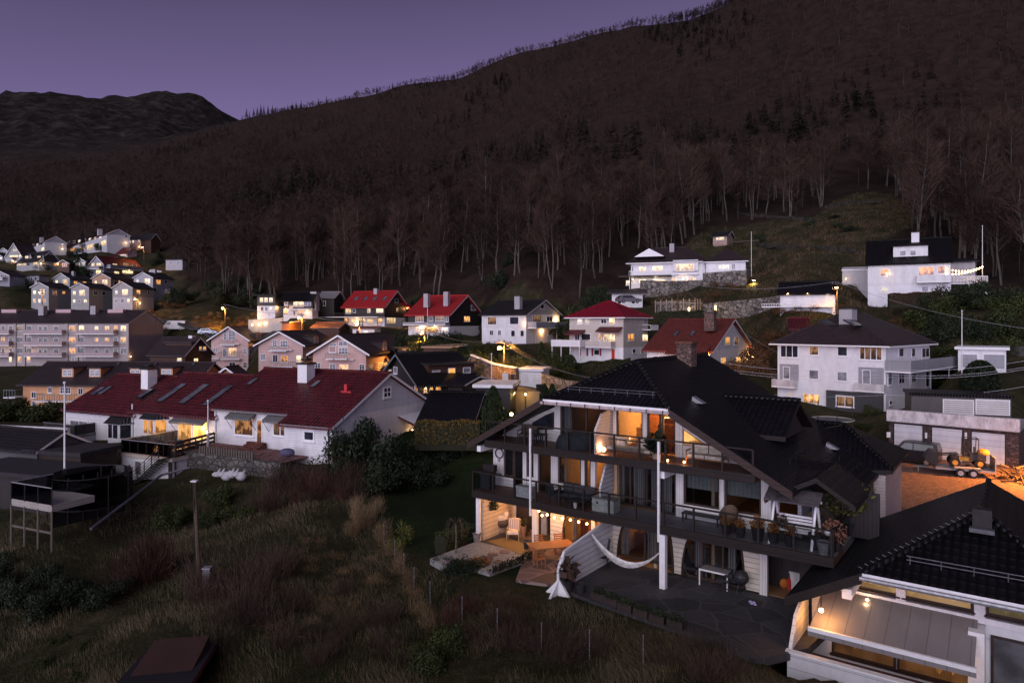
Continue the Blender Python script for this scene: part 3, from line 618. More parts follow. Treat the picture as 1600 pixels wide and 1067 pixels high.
cottage('grey cottage with small twin windows behind the white edge cottage', 12, 300, 0, 20, 400, 392, 388, GREYB, [(3, 392, 6, 396, 'd', 0), (8, 392, 11, 396, 'd', 0)], [], T_DARK, yaw=10, roof='v')

# ------------------------------------------------------------------ the middle row
h = House('brown_house', 'dark brown house with long dormer and five small lit windows beside the apartment block', 'house', 289, 128, 20, 234, 331, 574, 554, 529, 'u', wall=BROWNB, rmat=T_PURPLE, ov=.5)
m = MB(); q = h.F.hit(268, 549, -1.6); m.obox(q-h.u*3.2, h.u*6.4, h.v*3.2, Vector((0, 0, 1.6)), BROWNB); m.obox(q-h.u*3.5-h.v*.4+Vector((0, 0, 1.6)), h.u*7, h.v*4, Vector((0, 0, .2)), T_PURPLE); m.build('dormer', h.root)
fr = Frame(q, h.u, -h.v)
for x in (258.5, 265, 271.5): window(fr, h.root, x, 541, x+4.5, 547.5, 'w', 1, sill=False)
h.w('R', [(311, 541, 315.5, 547.5, 'w', 1), (317, 541, 322, 547.5, 'w', 1), (302.5, 559.5, 309.5, 568, 'y', 1, 1)]); h.w('F', [(277, 559, 284, 564, 'y', 1)])
h.chimney(300, 524, 532, 132, .9, WHITEP)

PG = 'pink gabled houses in a stepped row'
GRAIL = m_plain('green_grey_metal_panel', (.16, .20, .19), .5)
def pink(label, px, d, pxL, pxR, xa, ya, ye, yb, sc, wins, sides, bal):
    h = House('gabled_house', label, 'house', px, d, 6, pxL, pxR, yb, ye, ya, 'v', wall=PINKB, rmat=T_PURPLE, ov=.75, th=.25, group=PG)
    h.w('F', wins); h.w('R', sides)
    for b in bal: h.balcony('F', *b, 1.2, GRAIL, False)
    # dormer with curved roof on the right slope
    L0 = h.pt(-.2, h.Lv*.35, h.ze-.3); m = MB(); wd = 2.8; arc = [(math.cos(math.pi*i/8)*-wd/2, 1.5+math.sin(math.pi*i/8)*.55) for i in range(9)]
    pts = [L0-h.v*wd/2]+[L0+h.v*x+Vector((0, 0, z)) for x, z in arc]+[L0+h.v*wd/2]
    m.prism(pts, h.u*2.6, ORANGEB, T_PURPLE); m.build('dormer', h.root)
    fr = Frame(L0-h.v*wd/2, h.v, -h.u); window_m(fr, h.root, .6, 2.2, L0.z+.35, L0.z+1.6, 'b', 1, 1)
    m = MB(); zz = ZY(yb, d)+(ZY(ye, d)-ZY(yb, d))*.52
    m.obox(h.pt(-.1, -.1, h.ze-.25), h.u*.02, h.v*.02, Vector((0, 0, .02)), WTRIM)
    m.obox(h.F.at(h.Lu*.22, h.ze-1.05, 0), h.u*h.Lu*.5, -h.v*.5, Vector((0, 0, .14)), WTRIM); m.build('canopy', h.root)
    return h
h = pink('pink gabled house furthest left in the stepped row, its lit balcony door above green railings', 388, 153, 330, 428, 356, 512, 531, 596, 1, [(349, 516, 354.5, 531, 'd', 0, 2), (357, 516, 368, 531, 'd', 1, 2), (333, 543, 341, 551, 'b', 1), (357, 543, 370, 556, 'w', 1), (348, 544, 354, 558, 'd', 0), (380, 544, 386, 554, 'b', 1, 1), (358, 566, 368, 578, 'd', 1), (380, 566, 386, 575, 'd', 1, 1), (333, 564, 339, 572, 'd', 0)], [(390, 544, 393, 553, 'd', 0)], [(347, 370, 531, 540), (331, 346, 551, 561), (348, 378, 549, 562), (358, 378, 572, 583)])
h = pink('middle pink gabled house of the stepped row with wide amber window', 473, 128, 404, 524, 435, 520, 539, 600, 1, [(426, 531, 433, 542, 'd', 1, 2), (438, 532, 450, 542, 'd', 2, 1), (407, 553, 415, 563, 'b', 1), (439, 555, 450, 566, 'o', 1), (463, 555, 471, 566, 'y', 1, 1), (426, 554, 434, 566, 'd', 1)], [(478, 552, 482, 562, 'd', 0)], [(424, 451, 541, 549), (426, 461, 565, 574)])
h = pink('pink gabled house nearest and furthest right of the stepped row', 572, 105, 489, 640, 526, 526, 552, 606, 1, [(515, 536, 526, 541, 'd', 1), (529, 533, 543, 541, 'd', 1), (529, 543, 544, 553, 'd', 2, 1), (514, 540.5, 525, 551, m_plain('dull_panel_pink', (.36, .25, .24)), 0), (492, 567, 501, 578, 'd', 1, 2), (515, 568, 525, 580, 'd', 1), (530, 569, 545, 580, 'w', 2, 1), (561, 569, 570, 580, 'd', 1, 2)], [(576, 569, 582, 580, 'm', 0), (590, 566, 605, 574, 'w', 2)], [(513, 525, 552, 562), (527, 546, 552, 562)])

h = House('apartment_house', 'orange boarded apartment house with dark dormered roof behind the red tiled terrace', 'apartment building', 300, 97, 3, 36, 330, 648, 601, 568, 'u', wall=ORANGEB, rmat=T_PURPLE, ov=.6, W=11)
h.w('F', [(49, 612, 57, 622, 'd', 1), (75, 604, 82, 614, 'd', 1), (94, 605, 111, 615, 'd', 3, 1), (50, 626, 57, 641, 'd', 1), (75, 630, 82, 643, 'd', 1, 1), (86, 634, 92, 645, 'w', 0), (95, 633, 104, 645, 'b', 1), (122, 606, 130, 616, 'd', 1)])
h.balcony('F', 67, 128, 616, 628, 1.6, GRAIL, False); h.balcony('F', 19, 37, 609, 622, 1.6, GRAIL, False); h.wall_lamp('F', 88, 630, 30)
for x in (114, 156, 219, 267):
    q = h.slope(x, 584)[0]; m = MB(); z = ZY(572, q.y); q = Vector((q.x, q.y-1.2, ZY(589, q.y)))
    wd = 1.75; m.obox(q-h.u*wd/2, h.u*wd, h.v*3.4, Vector((0, 0, 1.35)), ORANGEB); m.obox(q-h.u*(wd/2+.15)-h.v*.25+Vector((0, 0, 1.35)), h.u*(wd+.3), h.v*3.6, Vector((0, 0, .14)), T_PURPLE)
    m.build('dormer', h.root); fr = Frame(q-h.u*wd/2, h.u, -h.v); window_m(fr, h.root, .18, .85, q.z+.2, q.z+1.2, 'b', 1, 1, sill=False); window_m(fr, h.root, .92, 1.58, q.z+.2, q.z+1.2, 'b', 1, 1, sill=False)
for x in (182, 240, 300): h.skylight(x, 569, x+6, 573)
h2 = House('dark_roof_house', 'dark roofed wing with white edged gable between the orange and pink houses', 'house', 372, 92, 4, 340, 385, 612, 588, 576, 'v', wall=ORANGEB, rmat=T_PURPLE, ov=.7, th=.2)

# ------------------------------------------------------------------ row along the foot of the wood
h = House('flat_roofed_house', 'flat roofed house, dark boards over white, with six lit windows', 'house', 430, 172, 10, 402, 456, 498, 462, 460, 'flat', wall=m_boards('olive_black_boards', (.07, .065, .05), .16), rmat=T_DARK, ov=.9, wall_low=WHITEP, y_low=478)
h.w('F', [(406, 465, 411.5, 472, 'y', 0), (413, 465, 418.5, 472, 'y', 0), (420.5, 465, 426.5, 472, 'y', 0), (407, 479, 412, 486, 'd', 0), (413.5, 479, 418.5, 486, 'b', 0), (421, 479, 427, 486, 'c', 0)])
h.wall_lamp('R', 432, 480, 60)
h = House('glazed_house', 'dark roofed house with wide glowing picture windows over a timber balcony', 'house', 488, 166, 8, 443, 497, 496, 467, 458, 'u', wall=m_boards('charcoal_boards', (.06, .055, .05), .16), rmat=T_BLACK, ov=.8, wall_low=WHITEP, y_low=482)
h.w('F', [(444.5, 470, 450, 477, 'm', 0), (458.5, 469.5, 475, 479, 'y', 2), (452, 477, 458, 482, 'w', 1), (458, 485, 462, 493, 'd', 0), (465, 484, 473, 492, 'w', 1), (443, 483, 450, 492, 'w', 1), (476, 470, 486, 478, 'd', 1)])
h.balcony('F', 452, 488, 477.5, 484, 2.2, WOODW, False); h.wall_lamp('F', 447, 482, 60); h.wall_lamp('F', 480, 488, 40)
h = House('slate_roofed_house', 'dark low house with pale grey roof and tall light chimney behind the glazed house', 'house', 522, 172, 12, 498, 536, 492, 465, 457, 'u', wall=BLACKB, rmat=m_plain('grey_felt_roof', (.16, .15, .155), .8), ov=.5)
h.chimney(492, 456, 478, 168, 1.6, GREYP, False); h.w('F', [(505, 470, 509, 478, 'd', 0)])
def red_house(label, px, d, yaw, pxL, pxR, yb, ye, yr): return House('red_roofed_house', label, 'house', px, d, yaw, pxL, pxR, yb, ye, yr, 'u', wall=BLACKB, rmat=T_RED, ov=.7, th=.22, wall_low=WHITEP, y_low=yb-(yb-ye)*.42, group='black houses with bright red roofs')
h = red_house('black house with bright red roof holding four roof windows above a wide timber deck', 601, 168, 22, 538, 634, 509, 478, 456)
h.w('F', [(540, 482, 549, 490, 'y', 2), (574, 482, 579, 489, 'y', 0), (588, 482, 599, 489, 'y', 2), (551, 483, 556, 489, 'd', 0), (539, 497, 546, 505, 'w', 1), (549, 498, 556, 505, 'y', 1), (574, 498, 583, 505, 'y', 2), (560, 498, 571, 505, 'y', 2), (589, 497, 598, 505, 'w', 1)])
h.balcony('F', 509, 601, 489, 496, 3.0, WOODD, False, 5); h.w('R', [(617, 467, 622, 473, 'd', 0), (619, 481, 622, 487, 'w', 0), (604, 496, 618, 506, 'y', 3)])
for x in (554, 568, 583, 598): h.skylight(x, 465, x+7, 470.5)
h.wall_lamp('R', 634.5, 482, 120); h.wall_lamp('F', 558, 502, 90); h.chimney(588, 451, 457, 174, 1)
m = MB(); q = h.R.hit(624, 474, 0); m.prism([q, q+h.v*4, q+h.v*4-h.u*1.6-Vector((0, 0, .8)), q-h.u*1.6-Vector((0, 0, .8))], (0, 0, .18), T_RED); m.build('canopy', h.root)
h = red_house('black house with plain bright red roof and two chimneys above white ground floor', 702, 148, 24, 638, 751, 523, 491, 463)
h.w('F', [(649, 493, 662, 503, 'm', 2), (680, 492, 694, 502, 'm', 2), (670, 494, 677, 502, 'd', 0), (695, 493, 701, 503, 'd', 1), (641, 510, 652, 516, WHITEP, 0), (664, 511, 683, 520, 'w', 2), (690, 511, 700, 519, 'c', 2)])
h.balcony('F', 637, 703, 503.5, 508.5, 2, GREYB); h.w('R', [(736, 476, 743, 485, 'b', 0), (725, 494, 734, 503, 'w', 1)])
h.chimney(667, 459, 472, 152, 1.1, GREYP, False); h.chimney(698, 456, 470, 152, 1.1, GREYP, False); h.wall_lamp('F', 659, 510, 160, (1, .6, .25)); h.wall_lamp('F', 680, 509, 60)
h = House('white_house', 'white house with black roof and bright corner balcony left of the crimson roof', 'house', 822, 134, 30, 753, 874, 536, 491, 470, 'u', wall=WHITE, rmat=T_DARK, ov=.6, gable=GREYB, wall_low=WHITEP, y_low=512)  # grey gable boards stand in for the shade on its right side
h.w('F', [(762, 495, 776, 507.5, 'm', 0), (796.5, 495, 810.5, 507, 'd', 0), (765, 516, 771, 524, 'd', 1), (778, 516, 783, 524, 'd', 1), (798.5, 516, 805, 526, 'd', 0), (813, 516, 819, 526, 'd', 0)])
h.w('R', [(844.5, 475.5, 850, 483, 'd', 0), (832, 492, 846, 503, 'm', 1), (854, 494, 863, 503, 'd', 1), (856, 515, 862, 524, 'd', 1)])
h.balcony('R', 824, 873, 503, 513, 2, GREYB, True, 4); h.wall_lamp('R', 869, 501, 260, (1, .62, .28), .11); h.wall_lamp('R', 846, 517, 120); h.wall_lamp('F', 821, 506, 40); h.chimney(810, 463, 474, 137, 1.2, GREYP)
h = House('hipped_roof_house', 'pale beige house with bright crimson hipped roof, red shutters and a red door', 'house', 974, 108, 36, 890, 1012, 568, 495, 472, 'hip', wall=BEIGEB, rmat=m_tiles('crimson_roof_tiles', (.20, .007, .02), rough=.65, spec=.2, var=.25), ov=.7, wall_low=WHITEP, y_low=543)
h.w('F', [(902, 498, 910.5, 507, 'c', 1), (914, 498, 921.5, 507, 'c', 0), (939, 498, 948, 506, 'd', 1), (951.5, 496, 961, 507, 'y', 0), (898, 522, 906, 532, 'd', 1), (908, 521, 923, 532, 'd', 0), (935, 521.5, 940, 532, 'w', 0), (943.5, 521.5, 952, 534, 'y', 1), (952, 521.5, 961, 535, 'y', 1), (928, 546, 937, 555, 'd', 0)])
RDOOR = m_plain('red_door_paint', (.50, .03, .02), .4)
window(h.F, h.root, 955, 545, 961.5, 565, RDOOR, 0, name='door', sill=False)
for x in (905, 916.5, 924.5, 937): window(h.F, h.root, x, 544.5, x+2.6, 556, m_plain('red_shutter_paint', (.25, .02, .03)), 0, sill=False, name='shutter', frame=m_plain('red_shutter_paint', (.25, .02, .03)))
h.balcony('F', 876, 921, 531, 541.5, 3, WHITEP, True, 4); h.balcony('F', 922, 962, 533.5, 543.5, 1.6, BEIGEB); h.balcony('R', 1003, 1015, 507.5, 516, 1.6, WTRIM, False)
h.w('R', [(981, 521, 990.5, 533, 'o', 0), (1003.5, 522, 1012, 533, 'y', 0), (988, 545, 993, 552, 'd', 0), (1001, 545, 1005, 552, 'd', 0), (1006, 497, 1010, 507, 'd', 1)])
h.wall_lamp('F', 951, 542, 150, (1, .6, .4), .1, .6)
for a, b, yy in ((937, 973, 512), (889, 915, 516.5)):
    q = h.F.hit(a, yy); q2 = h.F.hit(b, yy); m = MB(); k = q2-q; k.z = 0
    m.prism([q, q+k, q+k-h.v*1.5-Vector((0, 0, .7)), q-h.v*1.5-Vector((0, 0, .7))], (0, 0, .15), T_MAROON); m.build('canopy', h.root)
h = House('white_house', 'white house with rust red roof and four amber gable windows behind the main roof', 'house', 1109, 87, 33, 1011, 1170, 592, 549, 501, 'u', wall=WHITE, rmat=T_RUST, ov=.6, gable=m_boards('shaded_white_gable_boards', (.64, .64, .68), .16), th=.2)  # gable boards tinted darker and bluer for the shaded end
h.w('R', [(1133, 526, 1140, 539, 'w', 0), (1147, 526, 1154, 539, 'm', 0), (1126, 558, 1133.5, 571.5, 'w', 0), (1149, 557, 1157, 571, 'w', 1)]); h.w('F', [(1020.5, 556, 1030, 567, 'd', 0), (1046, 556, 1057, 567, 'o', 0), (1083, 556, 1096, 563, 'w', 2)])
h.skylight(1053, 520, 1061, 527); h.skylight(1078, 520, 1087, 527); h.chimney(1110, 489, 503, 92, 1.3, BRICK)
h.wall_lamp('F', 1099, 556, 420, (1, .45, .1), .16, .7); h.wall_lamp('R', 1170, 558, 260, (1, .5, .15), .1, .5)
m = MB(); q = h.F.hit(1047, 542); q2 = h.F.hit(1110, 549); k = q2-q; k.z = 0
m.prism([q, q+k, q+k-h.v*2-Vector((0, 0, .9)), q-h.v*2-Vector((0, 0, .9))], (0, 0, .18), T_RUST); m.build('porch_roof', h.root)

# ------------------------------------------------------------------ hillside villa and its neighbours
h = House('hillside_villa', 'long white villa with brown hipped roof standing on stone terraces below the meadow', 'villa', 1102, 144, 19, 986, 1116, 447, 407, 388, 'hip', wall=WHITEP, rmat=T_PURPLE, ov=1.0, W=11, hip=4.5)
h.w('F', [(998, 416.5, 1010, 425, 'y', 1), (1019, 415.5, 1036, 424, 'y', 2), (987, 416, 990, 425, 'd', 0), (1056.5, 411.5, 1084, 424, 'y', 1), (1052, 413, 1055, 424, 'd', 0), (1088, 412, 1092, 423, 'd', 0), (998, 436, 1010, 443, 'y', 1), (1022, 436, 1040, 442, 'y', 2), (1049, 434, 1059, 442, 'y', 0), (1075, 433, 1088, 442, 'y', 2), (978, 438, 984, 446, 'y', 1)])
h.balcony('F', 985, 1044, 423, 431, 2, WTRIM, False, 4); m = MB(); m.obox(h.F.hit(970, 434.5, 0), -h.u*11, -h.v*2.8, (0, 0, .3), T_PURPLE); m.build('porch_roof', h.root)
m = MB(); q = h.F.hit(1015, 401.5, .8); m.prism([q-h.u*3.2, q+h.u*3.2, q+Vector((0, 0, 1.75))], h.v*6, WTRIM, T_PURPLE); m.build('dormer', h.root)
m = MB(); m.obox(h.F.hit(1052, 424, 0), -h.u*5.2, -h.v*.7, Vector((0, 0, 2.3)), WHITEP); m.obox(h.F.hit(1052, 430, 0), -h.u*5.2, -h.v*.7, Vector((0, 0, .4)), WTRIM); m.build('bay', h.root)
fr = Frame(h.F.hit(1052, 424, .7), -h.u, -h.v); window(fr, h.root, 1056, 412, 1085, 424, 'y', 1)
h.chimney(1050, 381, 395, 150, 1.0, GREYP, False); h.wall_lamp('F', 1025, 437, 60, (1, .75, .45), .1, 1.0); h.wall_lamp('F', 1068, 436, 40, (1, .75, .45), .1, .8); h.wall_lamp('F', 990, 437, 30, (1, .75, .45), .1, .8)
g = House('villa_wing', 'white side wing of the hillside villa with fenced terrace on a stone wall', 'villa', 1165, 139, 20, 1103, 1172, 432, 407, 391, 'hip', wall=WHITEP, rmat=T_PURPLE, ov=.6, W=9)
g.w('F', [(1122, 413.5, 1140, 422.5, 'c', 3), (1143, 412, 1149, 421, 'b', 1)]); g.balcony('F', 1103, 1166, 421, 430, 2.5, WTRIM, False)
h = House('garage', 'white double garage under a flat brown roof below the villa with a car before it', 'garage', 1004, 127, 10, 956, 1012, 477, 459, 452, 'mono', wall=WHITEP, rmat=T_PURPLE, ov=.9, W=6)
h.w('F', [(961, 461, 980, 476, WHITEB, 0), (982, 461, 1000, 476, WHITEB, 0)], sill=False, name='garage_door')
h = House('hill_cabin', 'little timber cabin with one bright window alone on the meadow', 'cabin', 1136, 166, 32, 1114, 1145, 381, 368, 362.5, 'u', wall=m_boards('pinkish_grey_boards', (.36, .25, .21), .2), rmat=T_DARK, ov=.5)
h.w('F', [(1119, 370.5, 1131.5, 375.5, 'y', 2)], sill=False)
m = MB(); q = h.R.hit(1140, 379, 0); m.obox(q, -h.u*7, h.v*.9, (0, 0, .12), BARKW); m.build('ramp', h.root)
h = House('garage', 'white boarded garage with three bright eave lamps in front of the upper right house', 'garage', 1305, 103, 26, 1219, None, 482, 458, 441, 'u', wall=WHITE, rmat=T_BLACK, ov=.45, W=6.5)
for x in (1231, 1262, 1293): h.wall_lamp('F', x, 459.5, 16, (1, .78, .5), .1, .35)
h.balcony('F', 1191, 1302, 474, 480, .9, WTRIM, False, name='railing')
h = House('white_house', 'white house with black tiled roof and long dormer at the top right', 'house', 1485, 106, 29, 1356, None, 474, 408, 373, 'u', wall=WHITE, rmat=T_BLACK, ov=.4, W=9, wall_low=WHITEP, y_low=444)
h.w('F', [(1375, 420, 1390, 432, 'o', 0), (1375.5, 448, 1388, 458.5, m_lit('window_lit_soft', (.8, .68, .45), .45, .4), 0), (1435, 416.5, 1460, 430.5, 'o', 0), (1464.5, 415.5, 1477, 428, 'o', 0), (1440, 447, 1451, 456, 'b', 0)])
h.balcony('F', 1432, 1485, 430, 441.5, 1.3, WHITE, True, 0); h.chimney(1430, 364, 374, 112, 1.1, WHITEP); h.wall_lamp('F', 1386, 428, 20, (1, .6, .2), .16, .15)
q = h.slope(1418, 398)[0]; m = MB(); q = q-h.u*0; q.z = ZY(401.5, q.y); q.y -= .8
fr = Frame(q-h.u*2.4, h.u, -h.v); m.obox(q-h.u*2.4, h.u*4.8, h.v*4, (0, 0, 1.65), WHITE); m.obox(q-h.u*2.7-h.v*.4+Vector((0, 0, 1.65)), h.u*5.4, h.v*4.6, (0, 0, .2), T_BLACK); m.build('dormer', h.root)
window(fr, h.root, 1405.5, 391.5, 1416, 400.5, 'b', 0); window(fr, h.root, 1421.5, 391, 1431.5, 400, 'b', 0)
H15 = h
h = House('annex', 'low pale flat roofed annex with warm uplight left of the top right house', 'annex', 1358, 119, 27, 1316, None, 442, 422, 417, 'mono', wall=m_plaster('dull_white_plaster', (.46, .45, .45)), rmat=WTRIM, ov=.1, W=6)
h.wall_lamp('F', 1322, 436, 10, (1, .62, .3), .08, .5)
h = House('flat_roofed_house', 'pale grey flat roofed house behind the string lights at the right', 'house', 1524, 118, 32, 1484, 1528, 436, 409, 403, 'mono', wall=GREYP, rmat=T_DARK, ov=.5, W=7)
h = House('playhouse', 'tiny white gabled playhouse among the hedges at the right', 'playhouse', 1538, 100, 34, 1511, None, 465, 457.5, 448, 'v', wall=WHITE, rmat=WTRIM, ov=.35, W=3)
h.w('F', [(1508+1, 452, 1517, 463, 'd', 0)])
# ------------------------------------------------------------------ hipped three storey house at the right
h = House('hipped_villa', 'large white three storey house with patched dark hipped roof at the right', 'house', 1384, 76, 48, 1215, 1452, 641, 539, 491, 'hip', wall=WHITEP, rmat=T_PURPLE, ov=.8, hip=4.2)
for _q in ((1490, 584, 79), (1560, 584, 78), (1600, 584, 78), (1530, 612, 74)): gp(*_q)
HV = h
WS = dict(frame=WTRIM, fw=.12)
h.w('F', [(1219, 539, 1248, 559, 'd', 2), (1264, 540, 1280, 555.5, 'm', 0), (1308, 541, 1325, 557, 'd', 0), (1342.5, 541.5, 1379, 563, 'm', 3), (1263.5, 577, 1280, 593, 'b', 0), (1307.5, 580, 1324.5, 596, 'b', 0), (1232, 613, 1237, 619, 'w', 0), (1254.5, 614.5, 1281, 631, 'w', 2)], **WS)
for a, b, y0, y1 in ((1219, 1248, 569, 594), (1342, 1381, 574, 602)):   # loggias
    q0 = h.F.s(a); q1 = h.F.s(b); d = h.F.depth((a+b)/2); m = MB(); z1, z0 = ZY(y0, d), ZY(y1, d); A, B = min(q0, q1), max(q0, q1)
    for (x, wd_) in ((A, .1), (B-.1, .1)): m.obox(h.F.at(x, z0), h.u*wd_, -h.v*.12, (0, 0, z1-z0), GREYP)
    m.obox(h.F.at(A+.1, z0, .02), h.u*(B-A-.2), -h.v*.03, (0, 0, z1-z0), GREYB); m.build('loggia', h.root)
    fr = Frame(h.F.at(0, 0, .06), h.u, -h.v); fr.o = h.F.o+h.F.n*.05; window_m(fr, h.root, B-1.3, B-.4, z0+.1, z1-.3, 'b', 0)
h.balcony('F', 1211, 1247, 593, 606, .9, m_plaster('weathered_white_plaster', (.60, .56, .56), .5)); h.balcony('F', 1338, 1384, 600, 613, .5, m_plaster('weathered_white_plaster', (.60, .56, .56), .5))
h.w('R', [(1404, 543, 1412, 558, 'd', 0), (1424, 543, 1430, 558, 'd', 0), (1440, 543, 1452, 559, 'd', 1), (1387, 578, 1394, 602, 'b', 0), (1404, 582, 1413, 600, 'd', 1), (1424, 581, 1431, 598, 'd', 1), (1446, 580, 1452, 605, 'd', 0), (1389, 625, 1394, 633, 'd', 0)], **WS)
h.balcony('R', 1383, 1475, 559, 577, 2.6, GREYV, True, 4)
h.skylight(1280, 502, 1303, 512); h.skylight(1318, 502, 1345, 512); h.chimney(1325, 483, 492, 82, 1.5, GREYP)
m = MB(); q = h.F.hit(1293, 609, .05); q2 = h.F.hit(1381, 616, .05); m.obox(Vector((q.x, q.y, h.zb-2)), (q2-q).xy.to_3d(), -h.v*.35, (0, 0, q.z-h.zb+2), m_boards('dark_grey_boards', (.06, .06, .065), .16)); m.build('dark_base', h.root)
fr = Frame(h.F.o+h.F.n*.42, h.u, -h.v); window(fr, h.root, 1306, 618, 1335, 636, 'm', 1, frame=WTRIM, fw=.12)
m = MB(); q = h.F.hit(1341, 538); q2 = h.F.hit(1379, 540); k = q2-q; k.z = 0; m.prism([q, q+k, q+k-h.v*.5-Vector((0, 0, .35)), q-h.v*.5-Vector((0, 0, .35))], (0, 0, .05), T_MAROON); m.build('awning', h.root)

h = House('garage', 'pale flat roofed double garage behind the round hedge at the right edge', 'garage', 1572, 80, 36, 1497, None, 580, 547, 546, 'flat', wall=WHITEP, rmat=WTRIM, ov=.35, W=7)
h.w('F', [(1500, 553, 1528, 575, GREYB, 0), (1536, 553, 1571, 577, GREYB, 0)], sill=False, name='garage_door')
# garage row with white parapet
h = House('garage_row', 'row of three white garage doors under a long flaking white parapet', 'garage', 1592, 57, 42, 1389, None, 733, 676, 675, 'flat', wall=m_stone('dark_brick_piers', (.09, .055, .05), 3), rmat=CONC, ov=.05, W=8)
GR = h
m = MB(); q = h.F.at(-.1, ZY(674, h.d), -.05); m.obox(q, h.u*(h.Lu+.2), -h.v*.5, (0, 0, 1.05), m_plaster('flaking_white_plaster', (.68, .62, .62), .55, 2.2)); m.build('parapet', h.root)
m = MB()
for a, b, y0, y1 in ((1396, 1443, 662, 694), (1455, 1505, 668, 716), (1517, 1572, 675, 722)):
    window(h.F, h.root, a, y0, b, y1+4, m_boards('white_garage_door', (.62, .61, .64), .5, gap=.05), 0, frame=METALD, sill=False, name='garage_door')
m = MB(); 
for x in (1447, 1509): q = h.F.hit(x, 680, .05); m.box(q, (.16, .1, .5), WTRIM); m.build('wall_plate', h.root); m = MB()
q = h.F.hit(1389.5, 679, .05); m.box(q, (.45, .06, .5), WTRIM); m.build('wall_plate', h.root)
# ------------------------------------------------------------------ the large apartment house in front
MA = R(36.5); MU = Vector((-math.cos(MA), math.sin(MA), 0)); MV = Vector((math.sin(MA), math.cos(MA), 0)); MO = Vector((6.56, 29.93, 0))
UP = Vector((0, 0, 1))
def M_(s, t, z): p = MO+MU*s+MV*t; return Vector((p.x, p.y, z))
FD = Frame(MO, MU, -MV); FW = Frame(MO+MV*1.9, MU, -MV)
ZT, Z2B, Z2, Z3B, Z3, ZE = -11.6, -9.25, -8.9, -6.48, -6.15, -4.05
def zroof(s): return -2.1-.555*abs(s-2.95)
def fplane(t): return Frame(MO+MV*t, MU, -MV)
MH = thing('apartment_house', 'large timber apartment house with black tiled roof, two dark glazed balconies and warmly lit rooms', 'apartment house', M_(3, 6, ZT))
for s, t in ((11, 0), (11, 13), (-8, 13), (-7, 0), (2, 0), (2, 6), (-3, 6), (7, 6), (8, 2), (-3, -3.5), (1, -3.5), (4, -3.5), (8, -3.5)): p = M_(s, t, 0); gz(p.x, p.y, ZT-.12)
WB = m_boards('cream_white_boards', (.74, .70, .66), .20, gap=.08); WV = m_boards('cream_vertical_boards', (.72, .69, .66), .12, axis=0)
DKBR = m_boards('dark_brown_fascia', (.020, .014, .012), .24)
INT = m_plain('room_wall_paint', (.50, .37, .24), .8, var=.1); INTF = m_boards('oak_room_floor', (.25, .14, .07), .14, axis=0)
CURT = None
mc, nt, b = nmat('curtain_cloth'); sp = N(nt, 'ShaderNodeTexWave', Scale=3.2, Distortion=1.5); L(nt, coords(nt, 'UV', (1, .02, 1)), sp.inputs['Vector'])
L(nt, ramp(nt, sp.outputs[1], [(.2, (.22, .20, .19)), (.8, (.55, .52, .48))]), b.inputs['Base Color']); b.inputs['Roughness'].default_value = .9; bump(nt, b, sp.outputs[1], .6, .05); CURT = mc
BLIND = m_plain('pale_green_blind', (.36, .40, .36), .8, var=.08)
PANEC = m_glass_clear('room_window_glass', (.50, .52, .54), .35)
FRD = m_plain('dark_brown_window_frame', (.04, .025, .02), .5)

def strip(m, s0, s1, z0, z1, t=1.9, th=.14, mat=WB, proud=0):
    s0, s1 = min(s0, s1), max(s0, s1); m = MB(); m.obox(M_(s0, t-proud, z0), MU*(s1-s0), MV*(th+proud), UP*(z1-z0), mat); m.build('post' if s1-s0 < .6 else 'wall_panel', MH)
def fs(px, t=1.9): return fplane(t).s(px)
def glaze(px0, px1, z0, z1, mull=0, t=1.9, frame=FRD, fw=.09, name='window'):
    a, b = sorted((fs(px0, t), fs(px1, t))); m = MB(); q = M_(a, t, z0); H = z1-z0; W = b-a
    for x in (0, W-fw): m.obox(q+MU*x, MU*fw, MV*.1, UP*H, frame)
    for z in (0, H-fw): m.obox(q+MU*fw+UP*z, MU*(W-2*fw), MV*.1, UP*fw, frame)
    for i in range(mull): m.obox(q+MU*(W*(i+1)/(mull+1)-fw/2)+UP*fw, MU*fw, MV*.095, UP*(H-2*fw), frame)
    o = m.build(name, MH); g = MB(); g.poly([M_(a+fw*.5, t+.05, z0+fw*.5), M_(b-fw*.5, t+.05, z0+fw*.5), M_(b-fw*.5, t+.05, z1-fw*.5), M_(a+fw*.5, t+.05, z1-fw*.5)], PANEC); g.build('pane', o)
    return a, b
def curtain(px0, px1, z0, z1, t=2.15, mat=None, name='curtain'):
    a, b = sorted((fs(px0, t), fs(px1, t))); m = MB(); n = max(4, int((b-a)/.09)); pts = [M_(a+(b-a)*i/n, t+.05*(i % 2), 0) for i in range(n+1)]
    for p, q in zip(pts, pts[1:]): m.poly([(p.x, p.y, z0), (q.x, q.y, z0), (q.x, q.y, z1), (p.x, p.y, z1)], mat or CURT)
    m.build(name, MH)
